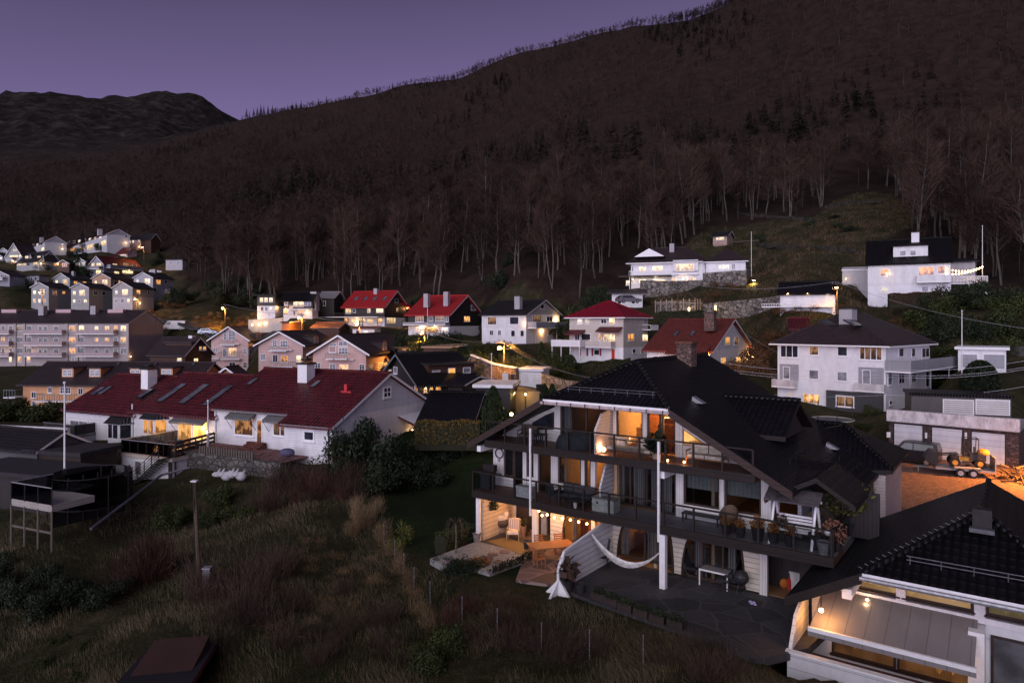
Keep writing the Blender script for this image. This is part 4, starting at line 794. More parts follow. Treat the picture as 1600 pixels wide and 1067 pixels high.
# --- floors, inner walls, outer walls
m = MB()
for z0, z1, a, b in ((Z2B, Z2, 10.7, -5.3), (Z3B, Z3, 10.7, -3.9)): m.obox(M_(b, 1.95, z0), MU*(a-b), MV*8, UP*(z1-z0), INTF)
m.obox(M_(-5.3, 2.05, ZT-.4), MU*16, MV*8, UP*.42, INTF); m.build('floor', MH)
m = MB()
m.obox(M_(-5.3, 8.0, ZT), MU*16, MV*.2, UP*(Z2B-ZT), INT); m.obox(M_(-5.3, 8.0, Z2), MU*16, MV*.2, UP*(Z3B-Z2-.5), INT); m.obox(M_(-.9, 6.5, Z3), MU*7.8, MV*.2, UP*1.95, INT)
m.obox(M_(-.5, 2.06, -4.1), MU*7.0, MV*4.6, UP*.06, INT)
for s in (3.3, 6.6, -1.6, 1.2): m.obox(M_(s, 2.1, ZT), MU*.14, MV*5.9, UP*(Z2B-ZT), INT)
for s in (3.3, 6.2, -1.6, 8.4): m.obox(M_(s, 2.1, Z2), MU*.14, MV*5.9, UP*(Z3B-Z2), INT)
for s in (3.3, 6.6, -.9): m.obox(M_(s, 2.1, Z3), MU*.14, MV*4.4, UP*2.0, INT)
m.build('inner_wall', MH)
m = MB()
m.obox(M_(10.62, 1.95, ZT-1), MU*.2, MV*11, UP*(zroof(10.7)-ZT+.85), WB)                       # end wall towards the garden
m.obox(M_(-6.6, 3.4, ZT-1), MU*.2, MV*10, UP*(-7.7-ZT+1), DARKP)
m.obox(M_(-6.5, 12.6, ZT-1), MU*17, MV*.2, UP*(4), WB)
m.build('side_wall', MH)
# upper storey: triangular boarded wings beside the glazing
m = MB(); sL = fs(868); sR = fs(1062)
wing = [M_(sL, 1.9, Z3), M_(10.7, 1.9, Z3), M_(10.7, 1.9, max(Z3+.05, zroof(10.7)-.1)), M_(sL, 1.9, zroof(sL)-.12)]
m.prism(wing, MV*.14, WB); m.build('gable_wall', MH); m = MB()
sE = 2.95-(-2.1-Z3-.1)/.555*-1; sE = 2.95-7.1
m.prism([M_(sR, 1.9, Z3), M_(sE, 1.9, Z3), M_(sE, 1.9, zroof(sE)-.1), M_(sR, 1.9, zroof(sR)-.12)][::-1], MV*.14, WB)
# cap above the glazing up to the soffit
m.build('gable_wall', MH); strip(m, sL, sR, ZE, ZE+.28, mat=DKBR)
def tri_window(pxs, frame, lit=False):
    pts = [fplane(1.9).hit(x, y, .03) for x, y in pxs]; c = sum(pts, Vector())/len(pts); m = MB()
    m.prism([c+(p-c)*1.0 for p in pts], MV*.04, frame); o = m.build('window', MH)
    g = MB(); g.poly([c+(p-c)*.9-MV*.006 for p in pts], LW if lit else GLD); g.build('pane', o)
tri_window([(832, 671), (866, 671), (866, 643), (853, 648), (832, 660)], FRD)
tri_window([(1068, 695), (1106, 697), (1068, 670)], FRD, True)
m = MB()
strip(m, fs(868), fs(876), Z3, ZE, proud=.06, mat=WV); strip(m, fs(1005), fs(1011.5), Z3, ZE, proud=.06, mat=WV); strip(m, fs(1056), fs(1067), Z3, ZE-.1, proud=.06, mat=WV); strip(m, fs(958), fs(963.5), Z3, ZE, proud=.05, mat=WV)
# middle storey posts and panels
for a, b in ((772, 788), (818, 823.5), (835, 841.5), (862, 872.5), (909, 914), (924, 931), (1057, 1068.5), (1125, 1132), (1190, 1206)): strip(m, fs(a), fs(b), Z2, Z3B, proud=.07, mat=WV)
for a, b, z in ((788, 803, -8.35), (823.5, 835, -8.2), (872.5, 909, -8.25), (914, 924, -8.25), (1068.5, 1125, -8.28), (1132, 1190, -8.28)): strip(m, fs(a), fs(b), Z2, z, mat=WB)
strip(m, fs(1068.5), fs(1190), Z3B-.12, Z3B, mat=DKBR)
# ground storey
strip(m, fs(833), fs(841.5), ZT, Z2B, proud=.1, mat=WV); strip(m, fs(925), fs(931), ZT, Z2B, proud=.08, mat=WV); strip(m, fs(1187), fs(1199), ZT, Z2B, proud=.05, mat=WV)
pass
# curved-edge boarded panels between the arched ground windows
CREAM = m_boards('cream_slatted_panel', (.66, .60, .50), .22, gap=.16)
def arch_panel(xt0, xt1, xb0, xb1, c0=0, c1=0, mat=CREAM, t=1.86):
    fr = fplane(t); zt, zb = Z2B-.05, ZT+.08; n = 9; Lp, Rp = [], []
    for i in range(n+1):
        k = i/n; z = zb+(zt-zb)*k; e = 1-math.sqrt(max(0, 1-k*k)) if True else k
        s0 = fr.s(xb0)+(fr.s(xt0)-fr.s(xb0))*(e if c0 else k); s1 = fr.s(xb1)+(fr.s(xt1)-fr.s(xb1))*(e if c1 else k)
        Lp.append(M_(s0, t, z)); Rp.append(M_(s1, t, z))
    m = MB(); m.prism(Lp+Rp[::-1], MV*.1, mat); o = m.build('wall_panel', MH)
    tr = MB()
    for arr, c in ((Lp, c0), (Rp, c1)):
        if c: tr.path([p-MV*.02 for p in arr], .05, FRD, 5)
    if tr.v: tr.build('arch_trim', o)
arch_panel(860, 894, 860, 879, 0, 1); arch_panel(958, 988, 958, 965, 0, 1); arch_panel(1038, 1093, 1052, 1066, 1, 1); arch_panel(1150, 1187, 1163, 1187, 1, 0)
# glazing
glaze(876, 958, Z3+.05, ZE, 1); glaze(963.5, 1005, Z3+.1, ZE, 0); glaze(1011.5, 1033, Z3+.1, ZE, 0); glaze(1034, 1056, Z3+.1, ZE, 0)
glaze(788, 803, -8.35, Z3B, 0); glaze(803, 818, Z2, Z3B, 0, name='door'); glaze(823.5, 835, -8.2, Z3B); glaze(841.5, 862, Z2, Z3B, 0, name='door'); glaze(872.5, 909, -8.25, Z3B); glaze(914, 924, -8.25, Z3B)
glaze(963, 1030, Z2, Z3B, 2, t=2.3); glaze(1030, 1057, Z2, Z3B, 0, name='door'); glaze(1068.5, 1125, -8.28, Z3B-.12); glaze(1132, 1190, -8.28, Z3B-.12)
glaze(841.5, 862, ZT+.05, Z2B, 0, name='door'); glaze(879, 925, ZT+.05, Z2B, 1); glaze(965, 1052, ZT+.3, Z2B, 1); glaze(1066, 1163, ZT+.05, Z2B, 2)
curtain(878, 893, Z3+.1, ZE-.05); curtain(945, 956, Z3+.1, ZE-.05); curtain(990, 1012, Z2+.05, Z3B-.05, 2.55); curtain(1018, 1030, Z2+.05, Z3B-.05, 2.55); curtain(1034, 1050, Z2+.05, Z3B-.05); curtain(966, 976, Z2+.05, Z3B-.05, 2.55)
curtain(1069.5, 1124, -7.55, Z3B-.15, 2.1, BLIND, 'blind'); curtain(1133, 1189, -7.6, Z3B-.15, 2.1, BLIND, 'blind')
curtain(970, 983, ZT+.3, Z2B-.05); curtain(1012, 1036, ZT+.3, Z2B-.05); curtain(1085, 1102, ZT+.1, Z2B-.05); curtain(1138, 1150, ZT+.1, Z2B-.05); curtain(895, 904, ZT+.1, Z2B-.05)
# rooms: lamps and a few furnishings seen through the glass
OR = (1, .46, .13)
for s, t, z, w_ in ((1.6, 4.2, -4.6, 330), (-.3, 3.8, -4.8, 190), (4.8, 4.6, -7.0, 80), (4.8, 5, -9.7, 210), (2.3, 5.0, -9.7, 35), (-.6, 5.4, -9.7, 16), (7.4, 5, -7.0, 12), (-2.6, 5, -7, 5), (5.6, 5.2, -4.7, 4)): lamp(M_(s, t, z), w_, OR, .15, 'room_or_fill_lamp')
SOFA = m_plain('beige_sofa_cloth', (.30, .22, .15), .9); ARTB = m_plain('picture_print', (.10, .07, .05), .6); TEAK = m_boards('teak_furniture_wood', (.30, .12, .05), .2)
m = MB()
for px, z0, w_, h_, t, mat in ((985, Z3, 1.9, .75, 4.6, SOFA), (1022, Z3, .9, 1.5, 5.6, TEAK), (1046, Z3, .9, 1.25, 3.3, TEAK), (890, Z2, 1.6, .8, 4.2, SOFA), (905, ZT, 1.5, .9, 4.6, TEAK), (850, ZT, .9, .8, 4.2, SOFA), (1000, ZT, 1.4, .9, 4.4, TEAK), (1110, ZT, 2.0, .9, 4.2, SOFA), (852, Z2, .8, .7, 4.2, TEAK)):
    s = fplane(t).s(px); m.box(M_(s, t, z0+h_/2), (w_, .7, h_), mat, -MA); m.box(M_(s, t+.25, z0+h_*.75), (w_, .25, h_*.9), mat, -MA)
m.build('room_furniture', MH)
m = MB()
for px, py, w_, h_, t in ((985, 661, .55, .85, 6.4), (1018, 664, .4, .5, 6.4), (880, 740, .9, .6, 7.9), (1095, 690, .4, .4, 6.4)): p = fplane(t).hit(px, py); m.box(p, (w_, .05, h_), ARTB, -MA)
m.build('picture', MH)
# --- balconies: deck, fascia, dark railing with glass
def deck(name, s0, s1, z0, z1, floor, t1=1.9):
    m = MB(); m.obox(M_(s1, .12, z0+.03), MU*(s0-s1), MV*(t1-.13), UP*(z1-z0-.03), floor); m.obox(M_(s1, 0, z0), MU*(s0-s1), MV*.12, UP*(z1-z0+.03), DKBR); return m.build(name, MH)
def railing(par, a, b, z, n, h=1.0, off=(0, 0, 0)):
    a, b = Vector(a), Vector(b); m = MB(); g = MB(); d = (b-a)/n; w = d.normalized(); nn = w.cross(UP)
    for i in range(n+1): m.obox(a+d*i-w*.04-nn*.04+UP*(z-.25), w*.08, nn*.08, UP*(h+.25), DKBR)
    m.obox(a-nn*.05+UP*(z+h), b-a, nn*.1, UP*.06, DKBR); o = m.build('railing', par)
    for i in range(n): p = a+d*i+w*.06+UP*(z+.08); q = a+d*(i+1)-w*.06+UP*(z+.08); g.poly([p, q, q+UP*(h-.16), p+UP*(h-.16)], m_glass_clear())
    g.build('glass_panel', o)
sA, sB = FD.s(757), FD.s(1180)
d3 = deck('balcony', sA, sB, Z3B, Z3, DECKR); railing(d3, M_(sA-.05, .06, 0), M_(sB+.1, .06, 0), Z3, 11)
s2 = FD.s(737); s2r = FD.s(1303)
d2 = deck('balcony', s2, s2r, Z2B, Z2, DECKR); railing(d2, M_(s2-.05, .06, 0), M_(s2r+.1, .06, 0), Z2, 13); railing(d2, M_(s2-.06, .12, 0), M_(s2-.06, 1.9, 0), Z2, 1)
m = MB(); m.obox(M_(s2r, .125, Z2), MU*(3.3-s2r), MV*1.76, UP*.02, DECKW)
m.obox(M_(s2r-.0, 1.9, Z2B+.03), MU*(-5.3-s2r), MV*3.6, UP*(Z2-Z2B-.02), DECKW); m.build('deck_boards', d2)
railing(d2, M_(s2r+.06, .12, 0), M_(s2r+.06, 5.3, 0), Z2, 3)
# white privacy screens between the flats
def screen(s, t0, t1, zlow, prof, mat, name='privacy_screen'):
    m = MB(); m.prism([M_(s, t, z) for t, z in prof], MU*.1, mat); return m.build(name, MH)
PINKW = m_boards('pinkish_white_screen', (.64, .58, .56), .16)
screen(3.36, 0, 1.9, Z3, [(1.88, Z3+.03), (.14, Z3+.03), (.14, Z3+1.15), (.75, -4.3), (1.88, -4.12)], PINKW)
screen(3.36, 0, 1.9, Z2, [(1.88, Z2+.03), (.6, Z2+.03), (.6, Z2+1.1), (1.1, Z3B-.4), (1.88, Z3B-.02)], m_boards('slotted_white_screen', (.55, .54, .55), .22, gap=.2))
SLOT = m_boards('white_slatted_fence', (.70, .69, .71), .26, gap=.13)
screen(3.4, 0, 0, ZT, [(1.88, ZT+.02), (-3.0, ZT+.02), (-3.0, ZT+.95), (-2.55, ZT+1.55), (1.88, -9.5)], SLOT, 'garden_screen')
m = MB(); m.path([M_(3.45, t, z) for t, z in ((-3.03, ZT), (-3.03, ZT+.97), (-2.56, ZT+1.58), (1.88, -9.47))], .07, WTRIM, 4); m.prism([M_(3.42, -3.03, ZT+.55), M_(2.7, -3.15, ZT-.25), M_(4.15, -3.15, ZT-.25)], MV*.12, WTRIM)
m.prism([M_(3.4, -3.05, ZT+.5), M_(3.4, -3.9, ZT-.3), M_(3.4, -3.05, ZT-.3)], MU*.1, WTRIM); m.build('screen_frame', MH)
# patio niche at the garden end
m = MB(); WARMB = m_boards('patio_slatted_boards', (.62, .50, .38), .24, gap=.12)
m.obox(M_(10.42, .5, ZT), MU*.12, MV*2.7, UP*(Z2B-ZT), WARMB); m.obox(M_(fs(833), 3.2, ZT), MU*(10.45-fs(833)), MV*.12, UP*(Z2B-ZT), WHITEP); m.build('patio_wall', MH)
fr32 = fplane(3.14); m = MB(); a = fr32.s(832); m.obox(M_(a, 3.12, ZT), MU*1.1, MV*.05, UP*2.1, FRD); m.build('door', MH)
m = MB(); m.obox(M_(10.5, .2, ZT-.3), MU*.2, MV*.2, UP*(Z2B-ZT+.3), WTRIM); m.build('post', MH); m = MB()
q = FD.s(830); m.obox(M_(q, -.05, -9.6), MU*.09, MV*.09, UP*4.35, METALW); m.build('post', MH); m = MB(); q = FD.s(1031); m.obox(M_(q, -.05, -9.6), MU*.1, MV*.1, UP*4.4, METALW); m.build('post', MH); m = MB(); q = FD.s(1040); m.obox(M_(q, -.08, ZT), MU*.26, MV*.26, UP*(Z2B-ZT), WTRIM); m.build('post', MH); m = MB()
m.obox(M_(10.3, .1, Z3B-.32), MU*.25, MV*1.8, UP*.3, WTRIM); m.build('beam', MH); m = MB(); m.obox(M_(FD.s(1036), .15, Z3B-.35), MU*.25, MV*1.75, UP*.33, WTRIM); m.build('beam', MH)
# --- roof
def zr(s, lift=0): return zroof(s)+lift
th = .2; m = MB()
def plane(pts, fasc=DKBR, mat=T_BLACK):
    top = [M_(s, t, z+th) for s, t, z in pts]; bot = [M_(s, t, z) for s, t, z in pts]
    nn = (top[1]-top[0]).cross(top[2]-top[0])
    if nn.z < 0: top = top[::-1]; bot = bot[::-1]
    m.poly(top, mat); m.poly(bot[::-1], fasc)
    for i in range(len(top)):
        j = (i+1) % len(top); m.poly([bot[i], bot[j], top[j], top[i]], fasc)
RT = 13.2; RS = -7.0
plane([(11.05, -.05, zr(11.05)), (6.24, -.05, zr(6.24)), (2.95, 3.57, -2.1), (2.95, RT, -2.1), (11.05, RT, zr(11.05))])
plane([(2.95, 3.57, -2.1), (-.34, -.05, zr(-.34)), (-5.5, -.05, zr(-5.5)), (-5.5, 3, zr(-5.5)), (RS, 3, zr(RS)), (RS, RT, zr(RS)), (2.95, RT, -2.1)])
plane([(6.24, -.05, zr(6.24)), (-.34, -.05, zr(-.34)), (2.95, 3.57, -2.1)], WTRIM)
# front gable over the deck at the right, rear hipped wing, side gable dormer
plane([(-4.7, .6, -7.05), (-6.2, .6, -6.25), (-6.2, 4.2, -6.25), (-4.4, 4.2, -6.3)]); plane([(-6.2, .6, -6.25), (-7.6, .6, -7.15), (-7.6, 4.2, -7.15), (-6.2, 4.2, -6.25)])
plane([(1, 9.5, -7.2), (-4.9, 13.2, -5.75), (1, 13.2, -5.75)]); plane([(1, 13.2, -5.7), (-4.9, 13.2, -5.75), (-7.3, 16.5, -7.4), (1, 16.5, -7.4)]); plane([(-4.9, 13.2, -5.75), (-7.6, 10.2, -7.4), (-7.6, 16.5, -7.4)]); plane([(1, 9.5, -7.25), (-4.9, 13.2, -5.8), (-7.6, 10.0, -7.4), (-6.0, 9.5, -7.5)])
plane([(-.4, 6.8, -3.93), (-4.1, 6.8, -3.93), (-4.1, 4.2, -5.35), (-2.9, 4.2, -5.35)]); plane([(-.4, 6.8, -3.93), (-2.9, 9.4, -5.35), (-4.1, 9.4, -5.35), (-4.1, 6.8, -3.93)])
RF = m.build('roof', MH)
m = MB()
m.prism([M_(-3.75, 4.6, -5.45), M_(-3.75, 9, -5.45), M_(-3.75, 6.8, -4.1), ], MU*.1, BLACKB); m.build('dormer_gable', MH)
m = MB(); m.prism([M_(-4.9, 3.1, -7.1), M_(-7.4, 3.1, -7.1), M_(-6.2, 3.1, -6.35)], MV*.1, BLACKB); m.obox(M_(-8.0, 3.4, Z2), MU*2.8, MV*.15, UP*1.9, BLACKB); m.obox(M_(-5.35, 1.9, Z2), MU*.15, MV*1.6, UP*2.0, GREYB)
m.obox(M_(-7.3, 10.1, ZT-2), MU*8, MV*5.8, UP*(-7.5-ZT+2), m_boards('pale_rose_boards', (.55, .46, .44), .16)); m.obox(M_(-6.8, 4.2, ZT-1), MU*.2, MV*5.8, UP*(-7.75-ZT+1), DARKP)
m.obox(M_(-5.3, 3.2, ZT), MU*1.9, MV*.1, UP*(Z2B-ZT), BLACKB); m.obox(M_(-8.0, 1.96, ZT), MU*2.75, MV*.12, UP*(Z2B-ZT), BLACKB); m.build('rear_wall', MH)
# ridge and hip caps as real rounded tiles, gutters, snow guards, vents
def caps(a, b, r=.105, step=.36, par=None):
    m = MB(); a, b = Vector(a), Vector(b); n = max(1, int((b-a).length/step)); d = (b-a)/n
    for i in range(n): m.tube(a+d*i, a+d*(i+1.08), r*1.12, T_BLACK, r*.92, 8)
    m.build('ridge_tiles', par or RF)
caps(M_(2.95, RT, -1.9), M_(2.95, 3.57, -1.9)); caps(M_(6.24, 0, zr(6.24)+.2), M_(2.95, 3.57, -1.9)); caps(M_(-.34, 0, zr(-.34)+.2), M_(2.95, 3.57, -1.9)); caps(M_(-.4, 6.8, -3.7), M_(-4.1, 6.8, -3.7)); caps(M_(1, 13.2, -5.52), M_(-4.9, 13.2, -5.55)); caps(M_(-4.9, 13.2, -5.55), M_(-7.6, 10.2, -7.2))
m = MB(); m.path([M_(6.3, -.14, zr(6.24)+.02), M_(-.4, -.14, zr(-.34)+.02)], .075, m_plain('pinkish_zinc_gutter', (.42, .33, .33), .5), 8)
for i in range(9): s = 6.1-i*.78; m.box(M_(s, -.2, zr(6.24)+.04), (.04, .06, .16), METALD, -MA)
m.build('gutter', MH)
m = MB()
for k, (t, lift) in enumerate(((.75, .42), (.75, .55))):
    zz = -4.05+t*.53+lift; m.path([M_(5.3, t-.1, zz), M_(.6, t-.1, zz)], .016, m_plain('dark_zinc', (.10, .10, .11), .6, .3), 4)
for i in range(8): s = 5.2-i*.64; m.path([M_(s, t-.1, -4.05+.35), M_(s, t-.1, -4.05+.75+.2)], .016, m_plain('dark_zinc', (.10, .10, .11), .6, .3), 4)
m.build('snow_guard', RF)
for (a0, a1) in (((-4.6, 3), (-4.6, 6)), ((-6.3, 6.5), (-6.3, 9.5)), ((-5.6, 8), (-5.6, 12))):
    p = M_(a0[0], a0[1], zr(a0[0])+.38); q = M_(a1[0], a1[1], zr(a1[0])+.38); m = MB(); m.path([p, q], .035, METALD, 4)
    for k in range(4): r_ = p.lerp(q, k/3); m.tube(r_-UP*.2, r_, .025, METALD, n=4)
    m.build('snow_guard', RF)
m = MB()
for s, t in ((-.4, 3.2), (-5.0, 9.3), (-3.4, 10.5)): p = M_(s, t, zr(s)+.2); m.prism([p-MU*.35-MV*.2, p+MU*.25-MV*.2, p+MU*.2-MV*.2+UP*.3], MV*.4, METALG)
m.build('roof_vent', RF)
m = MB(); p = P(1073, 578, 38.5); m.obox(p-MU*.42-MV*.42-UP*1, MU*.84, MV*.84, UP*(ZY(537, 38.5)-p.z+1), BRICK); m.obox(p-MU*.5-MV*.5+UP*(ZY(537, 38.5)-p.z), MU*1.0, MV*1.0, UP*.14, m_plain('chimney_cap_rust', (.12, .05, .03), .8)); m.obox(p-MU*.6-MV*.6-UP*.3, MU*1.2, MV*1.2, UP*.12, METALG); m.build('chimney', MH)
# verge boards in a lighter brown than the fascia
for (s0, s1) in ((11.05, 6.24), (-.34, -5.5)):
    m = MB(); a = M_(s0, -.12, zr(s0)-.12); b_ = M_(s1, -.12, zr(s1)-.12); m.obox(a, b_-a, MV*.05, UP*.34, m_boards('brown_verge_board', (.045, .028, .024), .2)); m.build('verge_board', RF)
for px, py in ((944, 713), (1020, 717), (1071, 728), (1043, 725)): pass
# ------------------------------------------------------------------ white terraced houses with maroon roofs
TA = R(25); TU = Vector((-math.cos(TA), math.sin(TA), 0)); TV = Vector((math.sin(TA), math.cos(TA), 0)); TN = Vector((-13.17, 50, 0))
def T_(s, t, z): p = TN+TU*s+TV*t; return Vector((p.x, p.y, z))
TF = Frame(TN, TU, -TV); TM = Frame(TN+TV*1.2, TU, -TV)
TG = 'white terraced houses under maroon tiled roofs'
def ter(label, pxN, pxL, zb, ze, zr, W, **k):
    d = TM.depth(pxN); q = d+TV.y*W/2
    return House('terraced_house', label, 'house', pxN, d, 25, pxL, None, HY-zb/d*F, HY-ze/d*F, HY-zr/q*F, 'u', wall=WHITE, rmat=T_MAROON, W=W, ov=.35, th=.2, group=TG, **k)
STRIPE = m_boards('black_white_awning_stripes', (.17, .165, .165), .22, axis=0, gap=.4)
A1 = ter('right end terraced house with white chimney, gable wall and catslide porch', 535.6, 337, -9.8, -7.04, -4.3, 11.4, gable=m_boards('shaded_white_gable', (.58, .58, .63), .17))  # bluish gable colour carries the shade of its turned-away side
A2 = ter('middle terraced house with two long rows of roof windows and a lit terrace door', 336.4, 209, -10.15, -7.85, -5.0, 11.0)
A3 = ter('left end terraced house with grey blinds, dark bay window and twin roof windows', 208.6, 103, -10.6, -8.2, -5.4, 10.6)
sc_ = TF.s(444); m = MB(); m.obox(T_(0, 0, -13), TU*sc_, TV*1.25, UP*(13-7.55), WHITE); kk = (7.04-4.3)/5.7
m.prism([T_(.002, 0, -7.55), T_(.002, 1.2, -7.55), T_(.002, 1.2, -7.06)], TU*(sc_-.004), WHITE); m.build('porch', A1.root)
m = MB(); m.prism([T_(-.35, -.45, -7.04-1.65*kk+.03), T_(-.35, .78, -7.04-.42*kk+.03), T_(-.35, .78, -7.04-.42*kk+.27), T_(-.35, -.45, -7.04-1.65*kk+.27)], TU*(sc_+.6), WTRIM, T_MAROON); m.build('porch_roof', A1.root)
DIM = m_lit('window_lit_dim_amber', (.80, .34, .10), .42, .9, 2.4)
A1.w('F', [(366, 650, 397, 681, DIM, 0), (400.5, 654.5, 411, 694, DIM, 0), (426.5, 655.5, 450, 682, 'm', 1)], fw=.12)
window(TF, A1.root, 474, 672, 492, 689.5, 'd', 0, fw=.14)
window(A1.R, A1.root, 598.5, 604, 611, 621.5, 'd', 1, 1, fw=.12)
def awning(h, x0, x1, y0, drop=.42, out=.75, mat=STRIPE):
    a, b = sorted((h.F.s(x0), h.F.s(x1))); z = ZY(y0, h.F.depth((x0+x1)/2)); m = MB()
    m.prism([h.F.at(a, z, .02), h.F.at(a, z-drop, out), h.F.at(a, z-drop-.18, out), h.F.at(a, z-.06, .02)], h.F.h*(b-a), mat)
    for q in (a+.05, b-.05): m.tube(h.F.at(q, z-drop, out), h.F.at(q, z-drop-1.0, .05), .02, METALD, n=4)
    m.build('awning', h.root)
awning(A1, 362, 401, 643); awning(A1, 420, 457, 647.5); awning(A2, 276, 328, 651.5, .35, .8)
def bay(h, x0, x1, y0, y1, pane, hood=T_BLACK):
    a, b = sorted((h.F.s(x0), h.F.s(x1))); d = h.F.depth((x0+x1)/2)-.5; z1, z0 = ZY(y0, d), ZY(y1, d); w_ = b-a; c = w_*.26; m = MB()
    out = [h.F.at(a, z0), h.F.at(a+c, z0, .75), h.F.at(b-c, z0, .75), h.F.at(b, z0)]; m.prism(out, UP*(z1-z0), WTRIM)
    m.prism([h.F.at(a, z0-.02, .0), h.F.at(a+c, z0-.02, .7), h.F.at(b-c, z0-.02, .7), h.F.at(b, z0-.02, 0)], UP*-.45, WTRIM); bo = m.build('bay_window', h.root)
    e = .3; lo = [h.F.at(a-e, z1), h.F.at(a+c-e*.6, z1, .75+e), h.F.at(b-c+e*.6, z1, .75+e), h.F.at(b+e, z1)]; hi = [h.F.at(a+.3, z1+.6), h.F.at(b-.3, z1+.6)]; m = MB()
    m.poly([lo[0], lo[1], hi[0]], hood); m.poly([lo[1], lo[2], hi[1], hi[0]], hood); m.poly([lo[2], lo[3], hi[1]], hood); m.poly(lo[::-1], hood); m.build('hood', bo)
    for p, q in zip(out, out[1:]):
        hh = (q-p).normalized(); n = hh.cross(UP); n = n if n.dot(h.F.n) > 0 else -n; fr = Frame(p, hh, n); L_ = (q-p).length
        k = 1 if L_ < 1.2 else 1; g = MB(); z0_, z1_ = z0+.25, z1-.12
        g.poly([fr.at(.13, z0_, .02), fr.at(L_-.13, z0_, .02), fr.at(L_-.13, z1_, .02), fr.at(.13, z1_, .02)], PANES[pane]); g.build('pane', bo)
        m = MB(); m.obox(fr.at(L_/2-.05, z0_, .0), hh*.1, n*.05, UP*(z1_-z0_), WTRIM); m.build('mullion', bo) if L_ > 1.2 else None
bay(A2, 226, 262, 654, 681, 'o'); bay(A3, 171, 207, 661, 688, 'd')
A2.w('F', [(278, 655, 301, 694, 'w', 0), (302, 655, 325, 690, m_lit('window_lit_bright_orange', (1, .55, .14), 1.5, .35), 0)], fw=.12, sill=False)
A3.w('F', [(109.5, 656, 138, 685, 'b', 1)], fw=.12); lamp(A2.F.hit(300, 672, 1.2), 60, (1, .5, .15), .2)
m = MB(); m.ball(A2.F.hit(329, 674, .4), .1, m_emit('bulb_warm', (1, .62, .25), 14), 8, 5); m.build('wall_lamp', A2.root)
for h, L_ in ((A1, [(391, 594, 401, 605), (489, 598, 500, 609)]), (A2, [(223, 610, 234, 625), (264, 601, 277, 632), (298, 602, 312, 635), (336, 604, 349, 638)]), (A3, [(149, 607, 159, 621), (161, 606, 171, 620)])):
    for e in L_: h.skylight(*e)
for h, px, y0, y1, w_ in ((A1, 478.5, 569, 592, 1.0), (A3, 233, 577, 596, .95)):
    q = P(px, y1, h.F.depth(px)+5.4); m = MB(); z1 = ZY(y0, q.y); m.obox(q-TU*w_/2-TV*.5-UP*.8, TU*w_, TV*1.0, UP*(z1-q.z+.8), WHITEP); m.obox(Vector((q.x, q.y, z1))-TU*w_*.6-TV*.6, TU*w_*1.2, TV*1.2, UP*.15, METALD); m.obox(Vector((q.x, q.y, z1+.3))-TU*.3-TV*.3, TU*.6, TV*.6, UP*.2, METALD); m.build('chimney', h.root)
m = MB(); p, n = A1.slope(540, 618); m.obox(p-TU*.5, TU*1.0, TV*.5, UP*.35, m_plain('red_metal', (.45, .03, .04), .5)); m.obox(p-TU*.1, TU*.25, TV*.3, UP*.9, m_plain('red_metal', (.45, .03, .04), .5)); m.build('roof_step', A1.root)
m = MB(); q = A1.R.at(7.2, -8.0, 0); m.prism([q, q+TV*4.0, q+TV*4.0-TU*2.0-UP*.7, q-TU*2.0-UP*.7], UP*.18, WTRIM, T_MAROON); m.tube(q-TU*1.8-UP*.7, q-TU*1.8-UP*3, .06, WTRIM); m.build('canopy', A1.root); A1.wall_lamp('R', 640, 672, 25)
m = MB(); 
for px in (337.5, 208): m.tube(TM.at(TM.s(px), -7.2, .08), TM.at(TM.s(px), -10.6, .08), .06, WTRIM); m.build('drain_pipe', (A1 if px > 300 else A2).root); m = MB()
m.tube(TF.at(.25, -7.6, .1), TF.at(.25, -10, .1), .05, METALD); m.build('drain_pipe', A1.root)
m = MB()
for a, b, z in ((0, sc_, -7.62), (sc_+.3, TM.s(337), -7.14)): m.path([T_(a, -.4 if a == 0 else .82, z), T_(b, -.4 if a == 0 else .82, z)], .07, METALG)
m.build('gutter', A1.root)
# raised terrace before the middle house
ZD = -10.15; a0 = PZ(190, 706, ZD); b0 = PZ(262, 717, ZD); ww = (b0-a0); ww = TU*(-abs(ww.dot(TU)))
c0 = a0-TU*0+ww
D = thing('raised_terrace', 'white walled raised terrace with dark mesh railing before the middle terraced house', 'terrace', (a0+b0)/2-UP*3)
m = MB(); m.obox(a0-UP*5, ww, TV*6.0, UP*4.72, WHITEP); m.build('wall', D); m = MB(); m.obox(a0-TV*.15+TU*.15-UP*.28, ww-TU*.3, TV*6.15, UP*.28, m_boards('pale_deck_edge', (.52, .45, .38), .3)); m.build('deck_edge', D)
m = MB(); m.obox(a0-UP*.0, ww, TV*6.0, UP*.03, DECKR); m.build('floor', D)
fr = Frame(a0, -TU, -TV); window(fr, D, 210.5, 719, 222, 743, m_boards('grey_shutter', (.16, .15, .15), .09), 0, fw=.1)
def mesh_rail(par, p, q, h=1.0, n=5, mat=None, name='railing'):
    p, q = Vector(p), Vector(q); m = MB(); d = (q-p)/n; w_ = d.normalized(); 
    for i in range(n+1): m.tube(p+d*i, p+d*i+UP*h, .035, METALD, n=5)
    m.tube(p+UP*h, q+UP*h, .035, METALG, n=5)
    m.obox(p+UP*.06, q-p, w_.cross(UP)*.015, UP*(h-.1), mat or m_plain('dark_mesh_panel', (.035, .03, .03), .8)); return m.build(name, par)
mesh_rail(D, a0, c0, 1.0, 6, m_glass_clear('smoked_panel', (.35, .32, .30), .2)); mesh_rail(D, a0, a0+TV*5.8, 1.0, 5, m_glass_clear('smoked_panel', (.35, .32, .30), .2))
